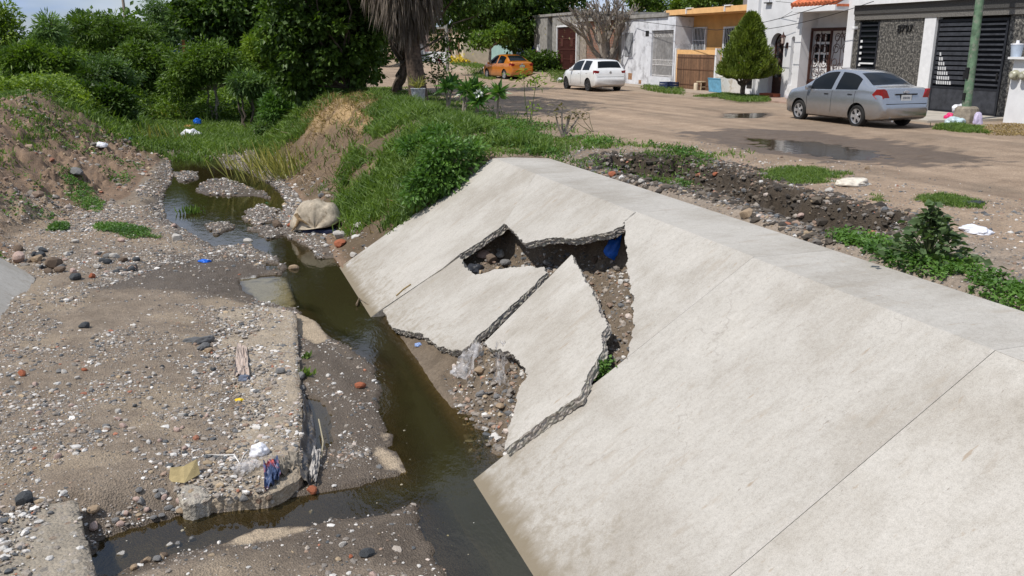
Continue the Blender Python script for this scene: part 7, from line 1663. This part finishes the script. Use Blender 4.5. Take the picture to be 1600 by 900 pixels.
# bucket planter
def planter():
    P = hit(654, 166); t = thing('bucket_planter', 'worn whitish bucket planted with strap leaves at the foot of the palm', 'planter', tuple(P)); rn = np.random.default_rng(2)
    mb = MB(); mb.lathe([(0, 0), (.19, 0), (.25, .58), (.27, .60), (.25, .61), (.225, .56), (0, .55)], 20); mb.build('bucket', mat('flaking_white_bucket', (.50, .52, .56), .7, var=.2, scale=8, dirt=((.20, .22, .28), 7, .5)), t, smooth=True)
    n = 60; a = rn.uniform(0, 6.28, n); D = norm(np.stack([np.cos(a) * .7, np.sin(a) * .7, rn.uniform(.5, 1.4, n)], 1)); leaves('strap_leaf', np.tile([0, 0, .55], (n, 1)) + D * .05, D, rn.uniform(.3, .6, n), .04, LM['reed'], t, None, rn, .6, curl=.3)
planter()
sapling(686, 148, [(672, 96), (684, 92), (698, 100), (690, 118), (675, 122)], 'dark broad leaved shrub with red tips right of the palm', LM['deep'], 90, .20, .09, .30, 8, .02, M_BARK, 'broad_leaved_shrub')
_t = [o for o in bpy.data.objects if o.name.startswith('broad_leaved_shrub')][0]; _rn = np.random.default_rng(1); _q = on_y(686, 92, _t.location.y) - np.array(_t.location); leaves('red_bract', _q + _rn.normal(0, .14, (26, 3)), norm(_rn.normal(0, 1, (26, 3))), .13, .08, LM['red'], _t)
sapling(722, 100, [(720, 92), (724, 96), (716, 97)], 'yellow flowering shrub by the far yard wall', leaf_mat('yellow_flower', (.3, .25, .02), (.75, .55, .03), .2), 60, .3, .2, .45, 9, .03, None, 'flowering_shrub')
for _px, _lb, _sd in ((832, 'dark hedge plant with orange blossoms right of the orange sedan', 1), (855, 'leafy hedge plant before the shaded doorway', 2)):
    _P = on_z(_px, 121, .05); tree('hedge_plant', _lb, 'bush', tuple(_P), px_blobs(_P[1], [(_px, 98, 18, 17), (_px + 8, 108, 15, 12)]), LM['deep'], 60, 34, .3, .22, .12, 2, .04, seed=80 + _sd)
# big leaved weed by the lining and the seedling in the crack
def big_weed():
    P = hit(1448, 408); rn = np.random.default_rng(12); t = thing('leafy_weed', 'leafy weed with broad grey green leaves beside the near end of the trench', 'weed', tuple(P)); n = 480; mb = MB(); b = Vector((0, 0, 0)); PP, DD, LL = [], [], []
    sc = np.dot(P - EYE, AX_F) / FPX
    for k in range(n):
        a = rn.uniform(0, 6.283); r = abs(rn.normal(0, .20)); h = max(.05, .46 - 1.2 * r + rn.normal(0, .07)); q = (r * math.cos(a) * 1.25, r * math.sin(a), h); PP.append(q); DD.append((math.cos(a), math.sin(a), .15)); LL.append(rn.uniform(.05, .115))
        if k % 4 == 0: mb.tube([(0, 0, 0), (q[0] * .5, q[1] * .5, h * .6), q], .006, 4)
    leaves('foliage', np.array(PP), norm(np.array(DD) + rn.normal(0, .35, (n, 3))), np.array(LL), np.array(LL) * .8, leaf_mat('grey_green_leaf', (.045, .075, .030), (.12, .18, .075)), t, None, rn, 1.3, fold=.1, curl=.1); mb.build('stem', M_STEM, t)
big_weed()
def crack_weed():
    P = on_slope(942, 592, -.10); rn = np.random.default_rng(13); t = thing('crack_weed', 'small bright weed growing in the gap beside the tilted slab', 'weed', tuple(P)); n = 320
    a = rn.uniform(0, 6.28, n); r = np.abs(rn.normal(0, 1, n)); PP = np.stack([r * np.cos(a) * .10, r * np.sin(a) * .13 + .03, .04 + .14 * rn.random(n) - r * .02 + r * np.cos(a) * .05], 1); leaves('foliage', PP, norm(rn.normal(0, 1, (n, 3)) + np.array([0, 0, .4])), rn.uniform(.025, .055, n), rn.uniform(.02, .04, n), LM['weed'], t, None, rn, 1.0)
    mb = MB()
    for k in range(10): mb.tube([(0, 0, -.05), tuple(PP[k])], .004, 4)
    mb.build('stem', M_STEM, t)
crack_weed()
# reeds by the water
def reeds(px, py, n, lab, h, spread, seed, lm='reed', lean=(-.25, 0)):
    P = hit(px, py); rn = np.random.default_rng(seed); t = thing('reed_clump', lab, 'reeds', tuple(P)); B = rn.normal(0, 1, (n, 3)) * np.array([spread, spread * .6, 0]); D = norm(rn.normal(0, .22, (n, 3)) + np.array([lean[0], lean[1], 1])); leaves('foliage', B, D, rn.uniform(.4, 1, n) * h, rn.uniform(.025, .055, n), LM[lm], t, None, rn, .2, curl=.12)
reeds(425, 283, 130, 'tall yellowing reeds at the right edge of the stream', 1.5, .55, 21, lean=(-.35, .1)); reeds(455, 275, 60, 'shorter reeds beside the dry roots on the bank', 1.3, .4, 22, lean=(-.3, 0)); reeds(402, 262, 70, 'low reeds left of the tall yellowing ones', .8, .5, 23)
reeds(300, 335, 60, 'small tuft of sedge standing in the shallow water', .32, .12, 24, 'grass', (0, 0)); reeds(268, 190, 90, 'pale reeds on the grass before the dark round bush', 1.1, .8, 25); reeds(228, 218, 60, 'reed tuft at the foot of the left bank growth', .8, .6, 26); reeds(312, 195, 50, 'green reeds behind the garbage bags', 1.0, .8, 27, 'grass'); reeds(478, 588, 26, 'few grass blades in the crack along the buried slab', .14, .04, 28, 'grass', (.2, 0)); reeds(478, 560, 14, 'thin green sprouts at the slab edge above the muddy bar', .12, .03, 29, 'grass', (.2, 0))

# ------------------------------------------------------------------ ground cover
def blades(name, label, X, Y, h, w, lm, seed, zoff=-.01, lean=.35, tone=None):
    rn = np.random.default_rng(seed); n = len(X); Z = land_z(X, Y) + zoff; P = np.stack([X, Y, Z], 1); D = norm(rn.normal(0, lean, (n, 3)) + np.array([0, 0, 1])); H = np.broadcast_to(h, n)[:, None] * rn.uniform(.55, 1.2, (n, 1)); S = norm(np.cross(D, rn.normal(0, 1, (n, 3)))); Wd = np.broadcast_to(w, n)[:, None] * .5
    bend = rn.normal(0, .3, (n, 3)) * np.array([1, 1, .1]); mid = P + D * H * .55; tip = P + D * H + bend * H - np.array([0, 0, .12]) * H
    V = np.stack([P - S * Wd, P + S * Wd, mid + S * Wd * .75, tip, mid - S * Wd * .75], 1).reshape(-1, 3); b = (np.arange(n) * 5)[:, None]
    F = np.concatenate([b + np.array([[0, 1, 2, 4]]), b + np.array([[4, 2, 3, 3]])]) ; Q = F[:n]; T = F[n:][:, :3]
    F3 = np.concatenate([Q[:, [0, 1, 2]], Q[:, [0, 2, 3]], T]); sh = rn.random(n) if tone is None else np.clip(tone + rn.normal(0, .18, n), 0, 1)
    me = fast_mesh(name, V, F3, lm, {'leaf': np.repeat(sh, 5)}); return tag(link(name, me), label, kind='stuff')
def region(n, x0, x1, y0, y1, dens, seed):
    rn = np.random.default_rng(seed); X = rn.uniform(x0, x1, n); Y = rn.uniform(y0, y1, n); k = rn.random(n) < dens(X, Y); return X[k], Y[k]
def straw_zone(x, y): return sst(28, 30, y) * sst(37, 34.5, y) * sst(2.9, 3.8, x) * sst(6.4, 5.2, x)
def d_bank(x, y):
    t, c = xr_toe(y), xr_cre(y); d = sst(.15, .9, x - t) * (y > 16.0) * sst(1.8, 1.0, x - c); n = fbm(x, y, .8, 4, 201)
    return d * sst(.41, .56, n) * (1 - .93 * straw_zone(x, y)) * (1 - .96 * scarp(x, y)) * (1 - .75 * sst(28, 30, y) * sst(36, 33, y) * sst(3.4, 2.4, x))
X, Y = region(120000, 1.5, 7.5, 16, 46, d_bank, 1); tn = .15 + .75 * fbm(X, Y, .9, 3, 203)
blades('bank_grass', 'long green grass on the right bank of the ditch', X, Y, .34 * (.5 + fbm(X, Y, .7, 3, 205)), .022 + .0006 * Y, LM['grass'], 1, tone=tn)
X, Y = region(19000, 2.0, 7, 17, 38, lambda x, y: np.maximum(np.maximum(straw_zone(x, y), .75 * scarp(x, y) * sst(-.6, -.2, land_z(x, y))), (.16 * (fbm(x, y, 1.5, 3, 311) > .5)) * (x > xr_toe(y) + .4) + .25 * sst(.3, .9, x - xr_toe(y)) * sst(3.4, 2.6, x) * sst(25, 28, y)), 2); blades('dry_grass', 'dry straw coloured grass on the eroded bank', X, Y, .25, .026, LM['straw'], 2, lean=1.5)
def d_verge(x, y):
    n = fbm(x, y, 1.0, 4, 211); return sst(OUT_X - .1, OUT_X + .25, x + (y > 16) * 2) * sst(9.0, 6.8, x + 2.0 * (n - .5) - .045 * (y - 16) - 1.9 * np.exp(-((y - 15.2) / 1.5) ** 2)) * sst(13.0, 15.0, y + 2 * (n - .5)) * sst(.34, .48, n)
X, Y = region(60000, 4.8, 10.5, 13, 44, d_verge, 3); blades('verge_grass', 'short trodden grass on the street verge', X, Y, .13, .018 + .0005 * Y, LM['grass'], 3, tone=.2 + .7 * fbm(X, Y, 1.2, 3, 213))
def low_weeds(name, label, X, Y, hmax, seed, ll=.05, lm='weed'):
    rn = np.random.default_rng(seed); n = len(X); P = np.stack([X, Y, land_z(X, Y) + hmax * rn.random(n) * (.3 + .7 * fbm(X, Y, 2.5, 2, 221))], 1); ob = leaves(name, P, norm(rn.normal(0, 1, (n, 3)) * np.array([1, 1, .5])), ll * rn.uniform(.6, 1.3, n), ll * .6 * rn.uniform(.7, 1.3, n), LM[lm], None, np.clip(fbm(X, Y, 1.6, 3, 223) * 1.3 - .15 + rn.normal(0, .15, n), 0, 1), rn, 1.2); return tag(ob, label, kind='stuff')
X, Y = region(60000, 4.2, 9, 13.2, 26, lambda x, y: d_verge(x, y) * sst(.45, .6, fbm(x, y, 1.1, 3, 231)) + .5 * d_bank(x, y) * sst(22, 17, y), 4); low_weeds('ground_weeds', 'low leafy weeds creeping behind the far slab', X, Y, .16, 4, .07)
EDGE = zpoly([(1295, 372), (1330, 370), (1400, 388), (1470, 402), (1560, 440), (1600, 440), (1640, 480), (1600, 476), (1500, 440), (1400, 410)], .02)
X, Y = region(40000, 6.1, 8, 4.5, 9, lambda x, y: (sdist(x, y, EDGE) > -.04) & (fbm(x, y, 3, 3, 241) > .44), 5); low_weeds('ground_weeds', 'leafy weeds creeping along the street edge of the lining', X, Y, .14, 5, .05)
def tuft(px, z, n, h, w, label, seed, lm='grass', lean=.35, zoff=-.01):
    pl = zpoly(px, z); xs = [q[0] for q in pl]; ys = [q[1] for q in pl]; X, Y = region(n, min(xs), max(xs), min(ys), max(ys), lambda x, y: sst(-.05, .25, sdist(x, y, pl) + .5 * (fbm(x, y, 3, 3, seed) - .5)), seed); blades('grass_tuft', label, X, Y, h, w, LM[lm], seed, lean=lean, zoff=zoff)
tuft([(1180, 270), (1215, 263), (1280, 264), (1325, 276), (1290, 288), (1240, 292), (1200, 285)], 0, 9000, .09, .014, 'grass tuft at the street edge beside the cream cloth', 51)
tuft([(1432, 312), (1470, 307), (1540, 320), (1545, 332), (1490, 330), (1450, 322)], 0, 6000, .08, .013, 'grass tuft on the dirt behind the trench', 52)
tuft([(1360, 306), (1395, 308), (1385, 318), (1362, 316)], 0, 1500, .06, .012, 'sparse grass tuft on the stony street edge', 53)
tuft([(1455, 198), (1490, 193), (1530, 200), (1545, 210), (1500, 208), (1465, 204)], 0, 9000, .12, .02, 'grass growing round the foot of the green pole', 54)
tuft([(1510, 205), (1530, 196), (1600, 192), (1640, 196), (1640, 214), (1560, 214)], 0, 12000, .05, .03, 'heap of dry straw beside the green pole', 55, 'straw', 1.4)
tuft([(1000, 134), (1030, 130), (1070, 140), (1070, 148), (1030, 144), (1005, 140)], .05, 9000, .2, .03, 'grass around the plastic crate', 56, zoff=.0)
tuft([(1085, 152), (1130, 147), (1200, 153), (1205, 160), (1150, 160), (1120, 153)], .05, 12000, .12, .028, 'trimmed grass under the cypress', 57, zoff=.06)
tuft([(850, 122), (890, 118), (895, 128), (870, 130)], .05, 5000, .25, .035, 'grass on the verge by the small white bag', 58); tuft([(700, 106), (730, 103), (765, 112), (745, 120), (720, 112)], .05, 7000, .25, .05, 'grass on the verge left of the orange sedan', 59)
tuft([(735, 112), (790, 112), (770, 125), (740, 120)], .05, 6000, .2, .045, 'grass under the leaning young tree', 60)
# the left bank: green bands on bare earth
def d_left(x, y):
    t, c = xl_toe(y), xl_cre(y); u = np.clip((t - x) / (t - c), -.3, 2); n = fbm(x, y, .55, 4, 251); band = np.exp(-((u - .62 - .25 * (n - .5)) / .16) ** 2) * .8 + sst(.85, 1.1, u) + .9 * sst(33, 37, y) * sst(-.1, .1, u)
    return .75 * band * sst(.43, .57, fbm(x, y, 1.1, 4, 253)) * (y > 17)
X, Y = region(110000, -11, -1.2, 17, 48, d_left, 6); blades('bank_grass', 'patchy grass on the left dirt bank', X, Y, .20, .022 + .0006 * Y, LM['grass'], 6, tone=.1 + .8 * fbm(X, Y, .9, 3, 255))
X, Y = region(26000, -10, -2, 17, 34, lambda x, y: sst(.55, .66, fbm(x, y, .8, 3, 261)) * (x < xl_toe(y) - .2), 7); low_weeds('ground_weeds', 'creeping weeds on the left dirt bank', X, Y, .12, 7, .09)
for px_, n_, lb_, s_ in (([(148, 346), (200, 345), (245, 358), (250, 366), (200, 364), (155, 358)], 2600, 'creeping weed strip on the sandy left bank', 8), ([(90, 300), (130, 295), (162, 318), (155, 330), (110, 322)], 3600, 'dark weed patch at the foot of the dirt bank', 9), ([(78, 350), (100, 345), (104, 358), (84, 360)], 700, 'tiny weed on the sandy left bank', 10)):
    pl = zpoly(px_, -1.7); xs = [q[0] for q in pl]; ys = [q[1] for q in pl]; X, Y = region(n_ * 3, min(xs), max(xs), min(ys), max(ys), lambda x, y: sst(-.1, .2, sdist(x, y, pl) + .5 * (fbm(x, y, 3, 3, 271) - .5)), s_); low_weeds('ground_weeds', lb_, X, Y, .09, s_, .055)
# grassy channel floor farther up and overgrown ground behind
def d_chan(x, y): return sst(33.5, 36.5, y + 3 * (fbm(x, y, .5, 3, 281) - .5)) * sst(62, 56, y) * (.35 + .65 * sst(.38, .5, fbm(x, y, .7, 3, 283)))
X, Y = region(70000, -5, 4.5, 33, 62, d_chan, 11); blades('channel_grass', 'lush grass covering the channel floor farther up', X, Y, .38, .05, LM['grass'], 11, tone=.3 + .6 * fbm(X, Y, .6, 3, 285))
X, Y = region(60000, -22, 2, 38, 80, lambda x, y: .7 * (x < xl_toe(y) - .5) + .3 * (y > 58), 12); blades('field_grass', 'tall rank grass among the bushes on the left', X, Y, .7, .09, LM['grass'], 12, tone=.55 * fbm(X, Y, .4, 3, 287) + .1)
X, Y = region(90000, -9, 5, 46.5, 62, lambda x, y: .25 + .75 * sst(.42, .55, fbm(x, y, .45, 3, 291)), 13); low_weeds('undergrowth', 'rank undergrowth between the bushes across the channel', X, Y, 1.5, 13, .17, 'mid')
X, Y = region(50000, -12, -4, 36, 50, lambda x, y: (x < xl_toe(y) - 1.5) * (.2 + .8 * sst(.42, .55, fbm(x, y, .6, 3, 293))), 14); low_weeds('undergrowth', 'weedy undergrowth on top of the left bank', X, Y, .9, 14, .14, 'bright')
# far-off belt of trees closing the view
def treeline():
    rn = np.random.default_rng(41); B = []
    for k in range(64): x = rn.uniform(-70, 22); y = rn.uniform(84, 130); h = rn.uniform(2.2, 3.6) * (1.0 if x < -2 else 1.7); B.append((x, y, h * .75 + .2, rn.uniform(2.5, 5), 2.5, h))
    P, o, d, tn, C = crown_points(B, 1500, 26, 1.0, rn, .45); P[:, 2] = np.maximum(P[:, 2], .2); ob = leaves('woods', P, norm(o + rn.normal(0, .4, P.shape)), .62, .42, LM['deep'], None, np.clip(.1 + .7 * tn, 0, 1), rn, .6); tag(ob, 'far belt of trees beyond the channel and the end of the street', kind='stuff')
treeline()
# dry roots and sticks hanging in the eroded bank
rg_ = random.Random(6); mb = MB()
for k in range(90):
    P = Vector(hit(rg_.uniform(455, 560), rg_.uniform(205, 292))); mb.tube([P + Vector((0, 0, .02)), P + Vector((rg_.uniform(-.3, .2), rg_.uniform(-.4, .4), rg_.uniform(-.1, .3))), P + Vector((rg_.uniform(-.5, .3), rg_.uniform(-.8, .8), rg_.uniform(-.35, .15)))], [.012, .010, .005], 4)
tag(mb.build('dry_roots', mat('dead_root', (.26, .19, .125), .9, var=.3)), 'tangle of dry roots and stalks in the eroded bank', kind='stuff')
